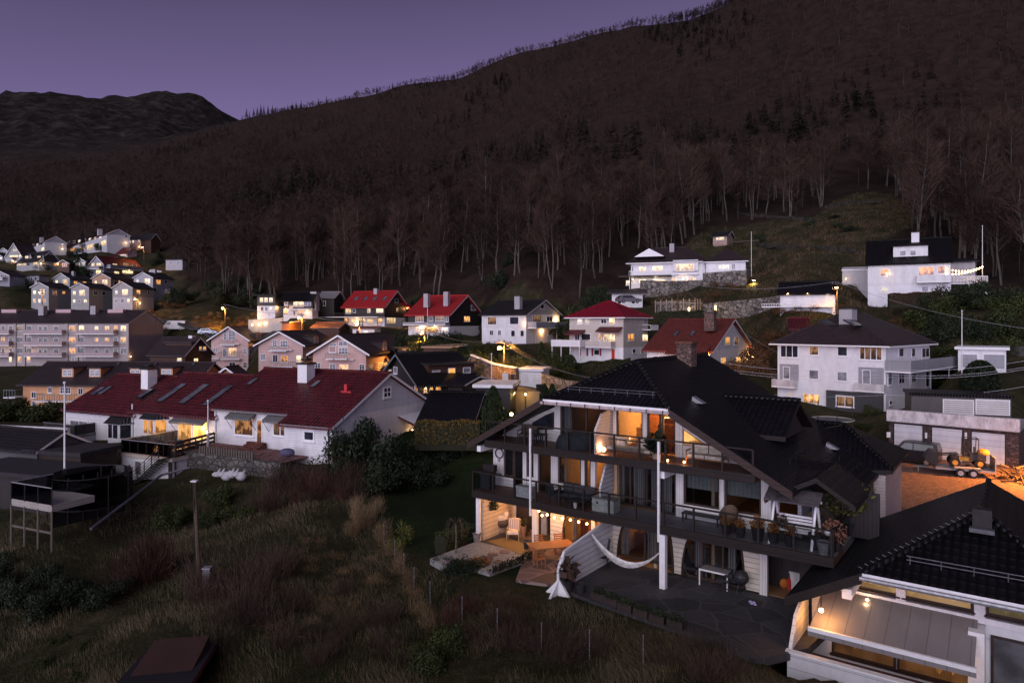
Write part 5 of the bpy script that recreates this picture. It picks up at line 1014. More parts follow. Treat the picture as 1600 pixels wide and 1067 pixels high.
lamp(a0+ww*.45+TV*1.0+UP*.45, 14, OR, .1); m = MB(); m.ball(a0+ww*.45+TV*1.0+UP*.2, .14, m_emit('lantern_glow', (1, .55, .2), 9), 8, 6); solo(m, 'lantern', 'glowing orange lantern on the floor of the raised terrace', 'lantern', a0+ww*.45+TV*1.0)
# stairs
S = thing('garden_stairs', 'dark metal stairs with slatted railing going down from the raised terrace', 'stairs', c0-UP*2)
top = c0+TV*.4; n = 13; run = TU*3.6; bot = top+run-UP*3.6; down = (top+TV*-1.2)
m = MB(); st0 = c0-TV*.2; 
s_top = c0-TV*.05; s_bot = PZ(224, 757, -12.6); dirv = (s_bot-s_top)
for k in range(14): p = s_top+dirv*(k/14); m.obox(p, TV*-1.1, Vector((dirv.x, dirv.y, 0)).normalized()*.3, UP*.05, METALD)
m.build('steps', S); m = MB()
for off in (0, -1.1):
    for hh in (.15, .35, .55, .75, 1.0): m.tube(s_top+TV*off+UP*hh, s_bot+TV*off+UP*hh, .03, METALD, n=5)
    for k in range(5): p = s_top+TV*off+dirv*(k/4); m.tube(p, p+UP*1.02, .035, METALD, n=5)
m.build('railing', S); m = MB(); m.prism([s_top, s_bot, s_bot-UP*.6, s_top-UP*3], TV*.05, WOODD); m.build('stringer', S)
# dark slat screen to the right of the stairs
q0 = c0+TV*.2; q1 = T_(TM.s(337), 1.0, 0); q1 = Vector((q1.x, q1.y, q0.z)); SCN = thing('screen_fence', 'dark open slatted screen fence beside the lit terrace door', 'fence', (q0+q1)/2-UP*1.5)
m = MB(); dd = (q1-q0); nn = dd.normalized().cross(UP)
for k in range(8): m.obox(q0+UP*(-1.4+k*.27*1.25), dd, nn*.03, UP*.2, WOODD)
m.build('slats', SCN); m = MB()
for k in range(7): m.box(q0+dd*(k/6)+nn*.05-UP*.35, (.08, .08, 3.0), METALD)
m.build('posts', SCN); m = MB(); m.obox(q0-UP*4, dd, TV*.2, UP*2.6, WOODD); m.build('lower_wall', SCN)
# garden of the right terraced house
W1 = thing('garden_wall', 'dark rubble retaining wall with a little picket fence under the right terraced house', 'wall', T_(11, -3, -11))
p0, p1 = T_(TM.s(337), -2.6, 0), T_(2.2, -2.9, 0); m = MB(); m.obox(Vector((p0.x, p0.y, -12.6)), p1-p0, TV*.4, UP*2.7, m_stone('dark_rubble_wall', (.10, .09, .08), 1.8)); m.build('wall', W1)
m = MB(); m.obox(Vector((p0.x, p0.y, -9.96))+TV*.4, p1-p0, TV*3.4, UP*.06, m_stone('red_paving', (.20, .085, .075), 2.5)); m.build('paving', W1)
m = MB()
for k in range(22): p = p0.lerp(p1, .25+.5*k/21); m.box(Vector((p.x, p.y, -9.6)), (.14, .08, .55), BARKW, -TA)
m.build('picket_fence', W1)
m = MB(); p = TM.hit(405, 694, .5); 
for k in range(3): m.obox(Vector((p.x, p.y, -10))-TU*.9-TV*(.3*k), TU*1.8, TV*.32, UP*(.55-.17*k), m_stone('red_step_brick', (.15, .045, .03), 4))
solo(m, 'doorstep', 'small red brick doorstep at the amber lit door of the right terraced house', 'steps', (p.x, p.y, -10))
# white bags along the wall foot
rb = random.Random(4)
for k, px in enumerate((340, 347, 354, 362, 369, 377)):
    q = gpts = P(px, 742+rb.uniform(-2, 2), 48.2); m = MB(); m.ball(q, .34, m_plain('white_sack_plastic', (.42, .41, .42), .8), 7, 5, (1.2, .8, .55+.5*rb.random())); m.tube(q+Vector((.05, 0, .1)), q+Vector((.12+.2*rb.random(), 0, .42)), .13, m_plain('white_sack_plastic', (.42, .41, .42), .8), .05, 6)
    solo(m, 'garden_sack', 'white plastic sack lying below the rubble garden wall', 'sack', q-UP*.35, 'white sacks below the garden wall', True)
# ------------------------------------------------------------------ dark low buildings at the left edge
h = House('shed', 'low dark shed with pitched felt roof at the left edge', 'shed', 58, 51, 20, -40, None, 745, 706, 678, 'u', wall=DARKP, rmat=T_DARK, W=4, ov=.3)
h = House('carport', 'flat roofed garage with brown fascia between the left shed and terraced houses', 'garage', 126, 50, 16, 45, None, 770, 713, 711, 'flat', wall=WOODD, rmat=m_plain('roofing_felt', (.028, .026, .03), .9), W=3.2, ov=.3, fascia=WOODW)
h = House('carport', 'low dark flat roofed carport in front of the left garage', 'carport', 92, 45, 18, -60, None, 800, 750, 748, 'flat', wall=BLACKB, rmat=m_plain('roofing_felt', (.028, .026, .03), .9), W=3.2, ov=.4)
m = MB(); a = P(-30, 672, 60); b_ = P(104, 664, 58); m.obox(Vector((a.x, a.y, -13)), Vector((b_.x-a.x, b_.y-a.y, 0)), TV*.3, UP*(13-8.9), WHITEP); solo(m, 'garden_wall', 'plain white garden wall behind the dark sheds at the left', 'wall', (a+b_)/2-UP*4)
B = thing('balcony', 'small black railed balcony on a grey base in front of the left terraced house', 'balcony', P(108, 700, 55))
q = TM.at(TM.s(150), -10.3, 0); m = MB(); m.obox(q, TU*4.6, -TV*2.0, UP*.18, DECKW); m.build('floor', B); mesh_rail(B, q-TV*1.95+UP*.18, q-TV*1.95+TU*4.6+UP*.18, .95, 5); mesh_rail(B, q+UP*.18-TV*.1, q-TV*1.95+UP*.18, .95, 2)
m = MB(); m.obox(q-UP*3, TU*4.4, -TV*1.8, UP*2.98, GREYP); m.build('base', B)
# deck on posts at the far left
K = thing('raised_deck', 'small grey wooden deck on posts with mesh railing at the left edge', 'deck', P(50, 800, 39)); z = -10.2
p0, p1 = P(18, 780, 40), P(81, 790, 38.5); p0.z = p1.z = -10.3; dd = p1-p0; nb = Vector((-dd.y, dd.x, 0)).normalized()
m = MB(); m.obox(p0-UP*.35, dd, nb*2.5, UP*.38, m_boards('weathered_pale_boards', (.34, .31, .28), .16)); m.build('floor', K); mesh_rail(K, p0, p1, 1.0, 3, m_glass_clear('dark_mesh_panel_open', (.45, .45, .48), .1)); mesh_rail(K, p0, p0+nb*2.4, 1.0, 2, m_glass_clear('dark_mesh_panel_open', (.45, .45, .48), .1))
m = MB()
for k in range(4): p = p0.lerp(p1, k/3); m.tube(p-UP*.3, p-UP*2.6, .06, BARKW, n=6)
m.obox(p0-UP*1.6, dd, nb*.05, UP*.12, BARKW); m.build('posts', K)
# trampoline with a tall dark net
TRM = thing('trampoline', 'large dark netted trampoline enclosure below the raised terrace', 'trampoline', P(145, 800, 43)); c = P(143, 800, 44); c.z = -12.2; m = MB(); g = MB(); rad = 2.35; n = 20
NETM = m_glass_clear('black_net', (.22, .22, .24), .05)
pts = [c+Vector((math.cos(2*math.pi*i/n)*rad, math.sin(2*math.pi*i/n)*rad, 0)) for i in range(n)]
for i in range(n):
    p, q = pts[i], pts[(i+1) % n]; g.poly([p+UP*.7, q+UP*.7, q+UP*2.6, p+UP*2.6], NETM); m.tube(p+UP*.7, q+UP*.7, .05, METALD, n=5); m.tube(p+UP*2.6, q+UP*2.6, .03, METALD, n=4)
    if i % 3 == 0: m.tube(p, p+UP*2.7, .04, METALD, n=5)
g.build('net', TRM); m.build('frame', TRM); m = MB(); m.prism([p+UP*.72 for p in pts], UP*.03, m_plain('black_jump_mat', (.02, .02, .02), .8)); m.build('mat', TRM)
m = MB(); a = P(196, 748, 46); b_ = P(82, 762, 42); 
for k in range(6): p = a.lerp(b_, k/5); m.tube(Vector((p.x, p.y, -12.6)), Vector((p.x, p.y, -9.7)), .05, METALD, n=5)
m.obox(Vector((a.x, a.y, -12.6)), Vector((b_.x-a.x, b_.y-a.y, 0)), Vector((0, .03, 0)), UP*2.6, m_boards('black_fence_boards', (.022, .02, .02), .2)); solo(m, 'fence', 'tall black board fence behind the trampoline', 'fence', Vector((a.x, a.y, -12.6)))
m = MB(); a = P(142, 826, 40.5); b_ = P(252, 742, 47.5); m.tube(a, b_, .085, m_plain('galvanised_pipe', (.13, .13, .15), .5, .3), n=8); m.tube(b_, b_+Vector((1.6, .8, .35)), .085, m_plain('galvanised_pipe', (.13, .13, .15), .5, .3), n=8); solo(m, 'slope_pipe', 'long grey pipe lying straight down the grass slope', 'pipe', a)
# terrace furniture
m = MB()
# ------------------------------------------------------------------ the neighbouring house at the lower right
NO = MO+Vector((10.46, -10.24, 0)); DZ = -4.8
def Q_(s, t, z): p = NO+MU*s+MV*t; return Vector((p.x, p.y, z))
def nplane(t): return Frame(NO+MV*t, MU, -MV)
NZE = -8.85
NH = thing('neighbour_house', 'black roofed house with grey awning and white parapet in the lower right corner', 'house', Q_(3, 5, -13))
m = MB()
def zr2(s): return zroof(s)+DZ
def plane2(pts, fasc=DKBR, mat=T_BLACK):
    top = [Q_(s, t, z+.18) for s, t, z in pts]; bot = [Q_(s, t, z) for s, t, z in pts]
    if (top[1]-top[0]).cross(top[2]-top[0]).z < 0: top = top[::-1]; bot = bot[::-1]
    m.poly(top, mat); m.poly(bot[::-1], fasc)
    for i in range(len(top)): j = (i+1) % len(top); m.poly([bot[i], bot[j], top[j], top[i]], fasc)
S1 = 8.75; RT2 = 9.6
plane2([(S1, -.05, zr2(S1)), (6.24, -.05, zr2(6.24)), (2.95, 3.57, zr2(2.95)), (2.95, RT2, zr2(2.95)), (S1, RT2, zr2(S1))])
plane2([(2.95, 3.57, zr2(2.95)), (-.34, -.05, zr2(-.34)), (-5.5, -.05, zr2(-5.5)), (-5.5, RT2, zr2(-5.5)), (2.95, RT2, zr2(2.95))])
plane2([(6.24, -.05, zr2(6.24)), (-.34, -.05, zr2(-.34)), (2.95, 3.57, zr2(2.95))], WTRIM)
NR = m.build('roof', NH)
caps(Q_(2.95, RT2, zr2(2.95)+.2), Q_(2.95, 3.57, zr2(2.95)+.2), par=NR); caps(Q_(6.24, 0, zr2(6.24)+.2), Q_(2.95, 3.57, zr2(2.95)+.2), par=NR); caps(Q_(-.34, 0, zr2(-.34)+.2), Q_(2.95, 3.57, zr2(2.95)+.2), par=NR)
m = MB(); m.path([Q_(6.3, -.14, zr2(6.24)+.02), Q_(-.4, -.14, zr2(6.24)+.02)], .08, METALG, 8); m.build('gutter', NH)
m = MB()
DGUT = m_plain('dark_zinc', (.10, .10, .11), .6, .3)
for lift in (.42, .55): m.path([Q_(5.0, .7, NZE+.4+lift), Q_(.2, .7, NZE+.4+lift)], .02, DGUT, 4)
for i in range(6): s = 4.9-i*.9; m.path([Q_(s, .7, NZE+.5), Q_(s, .7, NZE+.97)], .02, DGUT, 4)
m.build('snow_guard', NR)
m = MB(); p = Q_(2.95, 2.9, zr2(2.95)-.3); m.obox(p-MU*.28-MV*.2, MU*.56, MV*.4, UP*.75, METALD); m.obox(p-MU*.36-MV*.5, MU*.72, MV*.3, UP*.14, DGUT); m.build('roof_vent', NR)
m = MB(); 
for k in range(22):   # hooks on the hip
    p = Q_(6.24, 0, zr2(6.24)+.33).lerp(Q_(2.95, 3.57, zr2(2.95)+.33), k/21); m.tube(p, p+MU*.12+UP*.04, .015, DGUT, n=4)
m.build('roof_hook', NR)
# walls
m = MB(); m.obox(Q_(-5, 1.95, -17), MU*(8.3+5), MV*7.4, UP*(17-10.55), WHITEP); m.obox(Q_(-.3, 1.95, -10.6), MU*6.6, MV*7.4, UP*1.5, WHITEP); m.prism([Q_(6.3, 1.96, -10.55), Q_(8.3, 1.96, -10.55), Q_(6.3, 1.96, zr2(6.3)-.1)], MV*7, WHITEP); m.build('wall', NH)
fr = nplane(1.93)
AMB = m_lit('frosted_amber_window', (.62, .36, .15), .42, .3, .6); OLV = m_lit('frosted_olive_window', (.30, .24, .12), .30, .3, .6)
def nwin(x0, x1, z0, z1, pane, **k): a, b = sorted((fr.s(x0), fr.s(x1))); window_m(fr, NH, a, b, z0, z1, pane, 0, frame=FRD, **k)
nwin(1338, 1404, -9.75, -8.98, AMB); nwin(1412, 1521, -9.75, -8.98, AMB); nwin(1541, 1640, -9.75, -8.98, OLV)
m = MB(); a = fr.s(1330); b_ = fr.s(1640); m.obox(fr.at(b_, -10.05, .02), MU*(a-b_), -MV*.12, UP*.2, WTRIM)
for x in (1408, 1531): q = fr.s(x); m.obox(fr.at(q-.15, -9.85, .02), MU*.3, -MV*.08, UP*.95, WTRIM)
m.obox(fr.at(fr.s(1540), -15, .02), MU*.45, -MV*.9, UP*4.9, WTRIM); m.build('trim', NH)
nwin(1300, 1400, -12.4, -10.3, m_lit('neighbour_patio_window', (.55, .24, .07), .33, .8)); nwin(1402, 1524, -12.4, -10.3, m_lit('neighbour_patio_window', (.55, .24, .07), .33, .8)); nwin(1548, 1660, -13.2, -10.4, m_glass_dark('grey_sheer_curtain_window', (.05, .05, .055), .3))
# awning
AWN = m_boards('grey_awning_cloth', (.22, .20, .20), .6, axis=0, gap=.03); s0, s1 = fr.s(1288), fr.s(1528)
m = MB(); m.prism([Q_(s1, 1.78, -9.95), Q_(s1, -.35, -10.72), Q_(s1, -.35, -10.75), Q_(s1, 1.78, -9.98)], MU*(s0-s1), AWN); aw = m.build('awning', NH)
m = MB(); m.obox(Q_(s1-.05, -.42, -10.82), MU*(s0-s1+.1), MV*.1, UP*.14, WTRIM); m.obox(Q_(s1-.05, -.41, -10.98), MU*(s0-s1+.1), MV*.03, UP*.16, AWN); m.build('front_bar', aw)
# privacy wall at the end and boarded parapet
m = MB(); sE = fr.s(1288)+.55; m.prism([Q_(sE, 1.9, -13.5), Q_(sE, -.5, -13.5), Q_(sE, -.5, -11.5), Q_(sE, .2, -10.6), Q_(sE, 1.9, -10.0)], MU*.12, WHITEB); m.build('privacy_wall', NH)
m = MB(); m.obox(Q_(-5, -.7, -17), MU*(sE+5+.12), MV*.14, UP*(17-11.62), m_boards('wide_white_parapet_boards', (.66, .65, .68), .42, gap=.05)); m.obox(Q_(-5, -.76, -11.64), MU*(sE+5+.18), MV*.26, UP*.06, WTRIM); m.obox(Q_(-5, -.56, -12.7), MU*(sE+5), MV*2.5, UP*.1, DECKR); m.build('parapet', NH)
p = nplane(-.2).hit(1283, 953); m = MB(); m.ball(p, .075, m_emit('bulb_hot', (1, .62, .28), 30), 8, 6); m.tube(p+UP*.06, p+UP*.5, .02, METALD, n=5); m.build('wall_lamp', NH); lamp(p-MU*.14+MV*.1-UP*.02, 48, (1, .42, .10), .06)
p = nplane(1.6).hit(1355, 937); m = MB(); m.ball(p, .05, m_emit('bulb_hot', (1, .62, .28), 30), 8, 6); m.build('wall_lamp', NH); lamp(p-UP*.02-MV*.25, 4, (1, .6, .3), .05)
lamp(Q_(sE-.5, .9, -10.9), 14, (1, .42, .10), .1, 'room_or_fill_lamp'); lamp(Q_(3.5, .9, -11.2), 7, (1, .45, .15), .15, 'room_or_fill_lamp')  # first lamp has no fitting, added to light the privacy wall's inner side
m = MB(); m.obox(Q_(S1+.02, -.12, zr2(S1)-.16), Q_(6.24, -.12, zr2(6.24)-.16)-Q_(S1+.02, -.12, zr2(S1)-.16), MV*.06, UP*.36, DKBR); m.obox(Q_(6.6, .1, NZE-.75), MU*.3, MV*1.9, UP*.35, WTRIM); m.build('verge_board', NH)
for s, t in ((8.6, 1), (8.6, 9), (-4, 1), (3, -.8), (8.5, -.8), (0, 4)): p = Q_(s, t, 0); gz(p.x, p.y, -12.4 if s > 8 else (-13.0 if t > 4 else -13.8))
# ------------------------------------------------------------------ black house and its neighbours in the middle
h = House('black_house', 'black house with big dormer, steep front gable and warm ground floor windows in the middle', 'house', 655, 71, 54, 598, 742, 622, 600, 556, 'v', wall=BLACKB, rmat=T_BLACK, ov=.6, th=.2, fascia=m_plain('slate_grey_trim', (.17, .17, .19), .6))
h.w('F', [(615, 573, 621, 584, 'b', 0), (607, 577, 612, 583, 'c', 0), (636, 604, 645, 617, 'w', 1), (648, 603, 653, 618, 'o', 0)]); h.w('R', [(662, 602, 667, 613, 'y', 0), (671, 603, 677, 614, 'w', 0), (680, 603, 689, 614, 'o', 1), (704, 604, 709, 614, 'm', 0), (712, 604, 720, 614, 'm', 0)])
m = MB(); p0 = h.slope(665, 580)[0]; p1 = h.slope(736, 580)[0]; dd = Vector((p1.x-p0.x, p1.y-p0.y, 0)); 
m.obox(p0+h.u*-.6-UP*.9, dd, h.u*3.0, UP*1.6, BROWNB); m.obox(p0+h.u*-1.1-dd*.03+UP*.7, dd*1.06, h.u*3.6, UP*.18, T_BLACK); m.build('dormer', h.root)
fr = Frame(p0-h.u*.6, dd.normalized(), -h.u); LN = dd.length
window_m(fr, h.root, LN*.08, LN*.25, p0.z-.1, p0.z+.1, 'b', 0, sill=False); window_m(fr, h.root, LN*.42, LN*.58, p0.z-.35, p0.z+.3, m_lit('window_lit_flat_amber', (1, .45, .10), .9, .2), 0, sill=False); window_m(fr, h.root, LN*.75, LN*.92, p0.z-.35, p0.z+.3, 'b', 0, sill=False)
h.wall_lamp('R', 663, 606, 14); h.wall_lamp('R', 718, 611, 10); lamp(h.R.at(6, h.zb+1.2, 2.2), 25, OR, .2)
h2 = House('porch', 'low black tiled porch wing on the right of the black house', 'porch', 722, 67.5, 20, 700, 762, 628, 602, 590, 'u', wall=BLACKB, rmat=T_BLACK, ov=.5)
h = House('garage', 'dark tiled garage roof standing in front of the black house', 'garage', 738, 57, 8, 657, 752, 668, 659, 616, 'u', wall=BROWNB, rmat=T_BLACK, ov=.3, W=8.5)
m = MB(); a = P(650, 695, 54.5); b_ = P(752, 694, 53); 
h = House('outbuilding', 'low flat roofed dark shed with pale roof edge behind the tall conifer', 'shed', 797, 63, 8, 744, None, 650, 606, 604, 'flat', wall=BLACKB, rmat=WHITEP, ov=.3, W=5)
h.wall_lamp('F', 803, 616, 35, (1, .7, .25), .08, .5) if False else None
for x, y in ((803, 614), (821, 616)):
    p = P(x, y, 66); m = MB(); m.ball(p, .1, m_emit('bulb_warm', (1, .62, .25), 14), 8, 5); m.tube(p+Vector((0, .2, .1)), p+Vector((0, .2, -1.6)), .04, METALD, n=5); solo(m, 'garden_lamp', 'small wall lamp glowing yellow behind the thuja, %s of two' % ('left' if x == 803 else 'right'), 'lamp', p-UP*1.6, 'yellow garden lamps'); lamp(p-Vector((0, .3, .1)), 28, (1, .66, .2), .1)
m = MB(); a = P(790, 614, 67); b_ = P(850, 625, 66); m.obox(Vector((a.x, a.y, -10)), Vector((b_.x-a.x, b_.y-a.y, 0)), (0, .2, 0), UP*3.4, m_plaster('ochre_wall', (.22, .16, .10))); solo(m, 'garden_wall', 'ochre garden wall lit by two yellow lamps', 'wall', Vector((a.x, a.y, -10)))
p = P(799, 647, 52); m = MB(); m.ball(p, .13, m_emit('bulb_warm', (1, .62, .25), 14), 8, 5); m.tube(p-UP*.1, p-UP*1.6, .03, METALD, n=5); solo(m, 'garden_lamp', 'bright orange garden lamp beside the barge board of the big black roof', 'lamp', p-UP*1.7); lamp(p+Vector((-.1, -.3, .1)), 75, (1, .55, .12), .12)
# white flat garage by the street and the stone walls round it
h = House('garage', 'small white flat roofed double garage set into the brown stone wall', 'garage', 846, 84, 14, 811, None, 601, 580, 579, 'flat', wall=WHITEP, rmat=WTRIM, ov=.3, W=5)
h.w('F', [(815, 582.5, 828, 599, WHITEB, 0), (831, 582.5, 845, 599.5, WHITEB, 0)], sill=False, name='garage_door')
def stone_wall(label, pts, h_, mat, cap=None, t=.4, name='stone_wall', cat='wall'):
    """pts: (px, py of the foot, d)"""
    V = [P(*p) for p in pts]; r = thing(name, label, cat, V[0]); m = MB(); c = MB()
    for a, b in zip(V, V[1:]):
        n = Vector((b.y-a.y, a.x-b.x, 0)).normalized()*-t; 
        if n.y < 0: n = -n
        q = [a-UP*1.5, b-UP*1.5, b-UP*1.5+n, a-UP*1.5+n, a+UP*h_, b+UP*h_, b+UP*h_+n, a+UP*h_+n]
        if (q[1]-q[0]).cross(q[3]-q[0]).z < 0: q = [q[1], q[0], q[3], q[2], q[5], q[4], q[7], q[6]]
        m.hexa(q, mat)
        if cap:
            e = n*.15; q = [a+UP*h_-e, b+UP*h_-e, b+UP*h_+n+e, a+UP*h_+n+e]; q = q+[x+UP*.14 for x in q]
            if (q[1]-q[0]).cross(q[3]-q[0]).z < 0: q = [q[1], q[0], q[3], q[2], q[5], q[4], q[7], q[6]]
            c.hexa(q, cap)
    m.build('wall', r)
    if cap: c.build('coping', r)
    return r
stone_wall('brown stone retaining wall with pale coping along the street bend', [(735, 582, 92), (750, 588, 91), (768, 597, 88), (806, 605, 84)], 2.3, STONEB, WTRIM)
stone_wall('grey rock retaining wall right of the white street garage', [(846, 607, 83), (880, 618, 79), (905, 622, 76)], 1.8, STONEW)
stone_wall('tall rough stone terrace wall under the hillside villa', [(1000, 470, 139), (1045, 472, 137), (1100, 470, 138), (1136, 466, 139)], 4.2, STONEW)
stone_wall('stone base wall carrying the fenced terrace of the villa wing', [(1098, 447, 136), (1166, 443, 133), (1172, 441, 138)], 2.6, STONEW)
stone_wall('lower stone wall with warm lights and post fence under the villa', [(1026, 489, 124), (1050, 487, 121), (1086, 489, 121), (1098, 488, 124)], 1.7, STONEW, CONC)
stone_wall('long low stone wall running along the hillside lane', [(1098, 488, 124), (1150, 484, 121), (1200, 479, 118), (1222, 476, 116)], 1.6, STONEW)
stone_wall('pale concrete wall with coping behind the white flat garage', [(1490, 546, 96), (1600, 552, 88)], .9, m_plaster('dull_grey_wall', (.10, .10, .10)))
V = [P(1024, 478, 123.8), P(1050, 475, 120.8), P(1086, 475, 120.8), P(1098, 476, 123.8)]; m = MB(); WPOST = m_plain('pale_wood_post', (.42, .32, .22), .8)
for a, b in zip(V, V[1:]):
    n = max(2, int((b-a).length/1.0))
    for i in range(n): p = a.lerp(b, i/n)-UP*1.2; m.tube(p, p+UP*2.2, .07, WPOST, n=5)
    for hh in (.5, .9): m.tube(a+UP*(hh-.3), b+UP*(hh-.3), .04, WPOST, n=4)
solo(m, 'post_fence', 'light wooden post fence on the curved wall below the villa', 'fence', V[0])
for x, y, d, lb in ((1076.5, 484, 119.5, 'left'), (1118, 481, 121, 'right')):
    p = P(x, y, d); m = MB(); m.box(p, (.25, .15, .8), m_emit('uplight_glow', (1, .62, .22), 6)); m.box(p-UP*.5, (.4, .3, .3), METALD); solo(m, 'wall_light', 'warm narrow light in the stone wall below the villa, the %s one' % lb, 'lamp', p-UP*.6, 'wall lights below the villa'); lamp(p+Vector((0, -.5, 0)), 50, (1, .6, .2), .15)
# uplit retaining wall in front of the flat roofed houses
r = stone_wall('uplit pale retaining wall with five lamps in front of the glazed house', [(388, 511, 160), (441, 508, 157)], 1.7, m_plaster('pale_wall_plaster', (.5, .45, .4)))
for i in range(5): p = P(394+i*10.5, 507.5-i*.5, 158.8); m = MB(); m.box(p, (.3, .2, .5), m_emit('uplight_glow', (1, .62, .22), 6)); m.build('lamp_head', r); lamp(p+Vector((0, -.6, .2)), 40, (1, .6, .25), .15)
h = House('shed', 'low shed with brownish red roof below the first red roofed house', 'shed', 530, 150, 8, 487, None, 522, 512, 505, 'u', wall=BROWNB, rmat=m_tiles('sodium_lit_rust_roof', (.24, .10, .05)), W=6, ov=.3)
h = House('shed', 'flat roofed brown shed lit orange beside the street lamp', 'shed', 452, 152, 10, 440, 475, 516, 504, 502, 'mono', wall=WOODW, rmat=T_DARK, W=None, ov=.3)
h = House('garage', 'low garage with flat pale rust roof in front of the black red roofed houses', 'garage', 704, 98, 20, 662, None, 553, 544, 540, 'mono', wall=BROWNB, rmat=m_plain('pale_felt_roof', (.34, .22, .13), .9), W=6, ov=.3)
h = House('shed', 'small white roofed shed below the first red roofed house', 'shed', 585, 150, 8, 551, None, 524, 514, 511, 'mono', wall=WHITEP, rmat=m_plain('dull_red_felt', (.16, .06, .05), .9), W=4, ov=.3)
h.w('F', [(556, 516, 562, 522, 'd', 0), (568, 516, 576, 522, 'c', 1)], sill=False)
# louvred screens and bike shed above the garage row
h = House('bin_store', 'dark flat roofed store with two white louvred panels above the garage row', 'shed', 1580, 63, 22, 1424, None, 650, 623, 621, 'flat', wall=m_boards('taupe_boards', (.10, .085, .085), .16), rmat=T_BLACK, ov=.15, W=4)
LOUV = m_boards('white_louvres', (.66, .62, .60), .2, gap=.35)
m = MB()
for a, b in ((1473, 1522), (1524, 1578)): window(h.F, h.root, a, 624, b, 648, LOUV, 0, sill=False, name='louvre_panel')
p0 = GR.pt(0, .3, ZY(669, 57)); 
h = House('lean_to', 'small dark hip roofed shed half hidden left of the hipped villa roof', 'shed', 1262, 92, 20, 1236, 1275, 530, 514, 499, 'u', wall=BROWNB, rmat=T_MAROON, ov=.4, W=6)
# ------------------------------------------------------------------ things on the balconies and the ground terrace of the apartment house
def at(px, t, z): return M_(fplane(t).s(px), t, z)
FZ = -MA
def loc_mb(): return MB()
class LB:
    """builds in a local frame at p: x along the front (to the right), y to the back, z up"""
    def __init__(s, p, rz=0): s.p = Vector(p); a = -MA*-1*0; s.c = math.cos(FZ+rz); s.n = math.sin(FZ+rz); s.m = MB(); s.rz = rz
    def W(s, x, y, z): return s.p+Vector((x*s.c-y*s.n, x*s.n+y*s.c, z))
    def box(s, x, y, z, w, d, h, mat): s.m.box(s.W(x, y, z), (w, d, h), mat, FZ+s.rz)
    def tube(s, a, b, r, mat, r1=None, n=6): s.m.tube(s.W(*a), s.W(*b), r, mat, r1, n)
    def done(s, name, par=None): o = s.m.build(name, par); s.m = MB(); return o
POTD = m_plain('dark_glazed_pot', (.03, .028, .03), .35); POTG = m_plain('grey_pot', (.16, .15, .15), .7); RATT = m_boards('brown_rattan_weave', (.15, .10, .07), .05, gap=.3); DKALU = m_plain('black_metal_chair', (.022, .022, .025), .5); CUSH = m_plain('cream_cushion', (.62, .52, .42), .9); CUSHD = m_plain('charcoal_cushion', (.04, .04, .045), .9)
LEAFG = m_leaf('shrub_leaf_green', (.014, .022, .007), (.050, .060, .018)); LEAFO = m_leaf('orange_heather_leaf', (.16, .06, .02), (.36, .17, .05)); LEAFY = m_leaf('yellow_green_leaf', (.05, .062, .012), (.16, .145, .04)); LEAFD = m_leaf('dark_evergreen_leaf', (.008, .014, .007), (.030, .040, .018)); TWIG = m_leaf('bare_twig', (.035, .022, .016), (.09, .055, .04))
def leafy(c, rad, n, mat, sz=.09, sq=1.0, seed=1, base=None):
    """n leaf-sized faces scattered through a crown"""
    r = random.Random(seed); m = MB(); c = Vector(c)
    for i in range(n):
        d = Vector((r.gauss(0, 1), r.gauss(0, 1), r.gauss(0, 1))).normalized()*rad*(r.random()**.45); d.z *= sq
        d *= 1+.25*mnoise.noise(d*2.2/rad+Vector((seed, 0, 0)))
        a = Vector((r.uniform(-1, 1), r.uniform(-1, 1), r.uniform(-.6, 1))).normalized(); b = a.orthogonal().normalized(); s = sz*r.uniform(.6, 1.3); p = c+d
        m.poly([p-b*s*.4, p+a*s, p+b*s*.4, p-a*s*.5], mat)
    return m
def pot(label, p, r=.22, h=.4, mat=POTD, leaf=None, lr=.28, n=120, group=None, sz=.07, seed=1, sq=1.0, name='flower_pot'):
    t = thing(name, label, 'plant pot', p, group); m = MB(); m.lathe(p, [(r*.68, 0), (r*.85, h*.5), (r, h*.95), (r*1.06, h), (r*.9, h), (r*.88, h*.9)], mat, 14); m.build('pot', t)
    if leaf: leafy(Vector(p)+UP*(h+lr*.55*sq), lr, n, leaf, sz, sq, seed).build('plant', t)
    return t
P1 = pot('orange heather in a black pot, leftmost of five', at(1135, .55, Z2), .22, .45, leaf=LEAFO, lr=.24, n=260, group='heather pots along the deck edge')
for k, (px, t, lb, sc) in enumerate(((1157, .5, 'second from the left of five', 1.0), (1184, .5, 'middle and fullest of five', 1.25), (1208, .5, 'second from the right of five', 1.05), (1235, .5, 'rightmost of five', 1.1))):
    dup(P1, at(px, t, Z2), k*1.3, sc, 'orange heather in a black pot, '+lb)
pot('wide green pot with thin grass below the garden swing', at(1219, 1.4, Z2), .3, .4, m_plain('green_glazed_pot', (.06, .08, .06), .4), TWIG, .4, 60, sz=.2, seed=3); pot('squat black pot between the green pot and the swing', at(1236, 1.4, Z2), .28, .35, POTD)
pot('tall empty black planter at the right deck corner', at(1275, .8, Z2), .3, .62, POTD, TWIG, .2, 30, seed=9); pot('grey ribbed planter in front of the right deck corner', at(1287, .35, Z2), .26, .5, POTG); pot('reddish bare shrub in a dark tub behind the deck corner planters', at(1304, 1.0, Z2), .3, .45, POTD, m_leaf('reddish_twig', (.12, .05, .035), (.24, .12, .08)), .5, 260, sz=.12, seed=5)
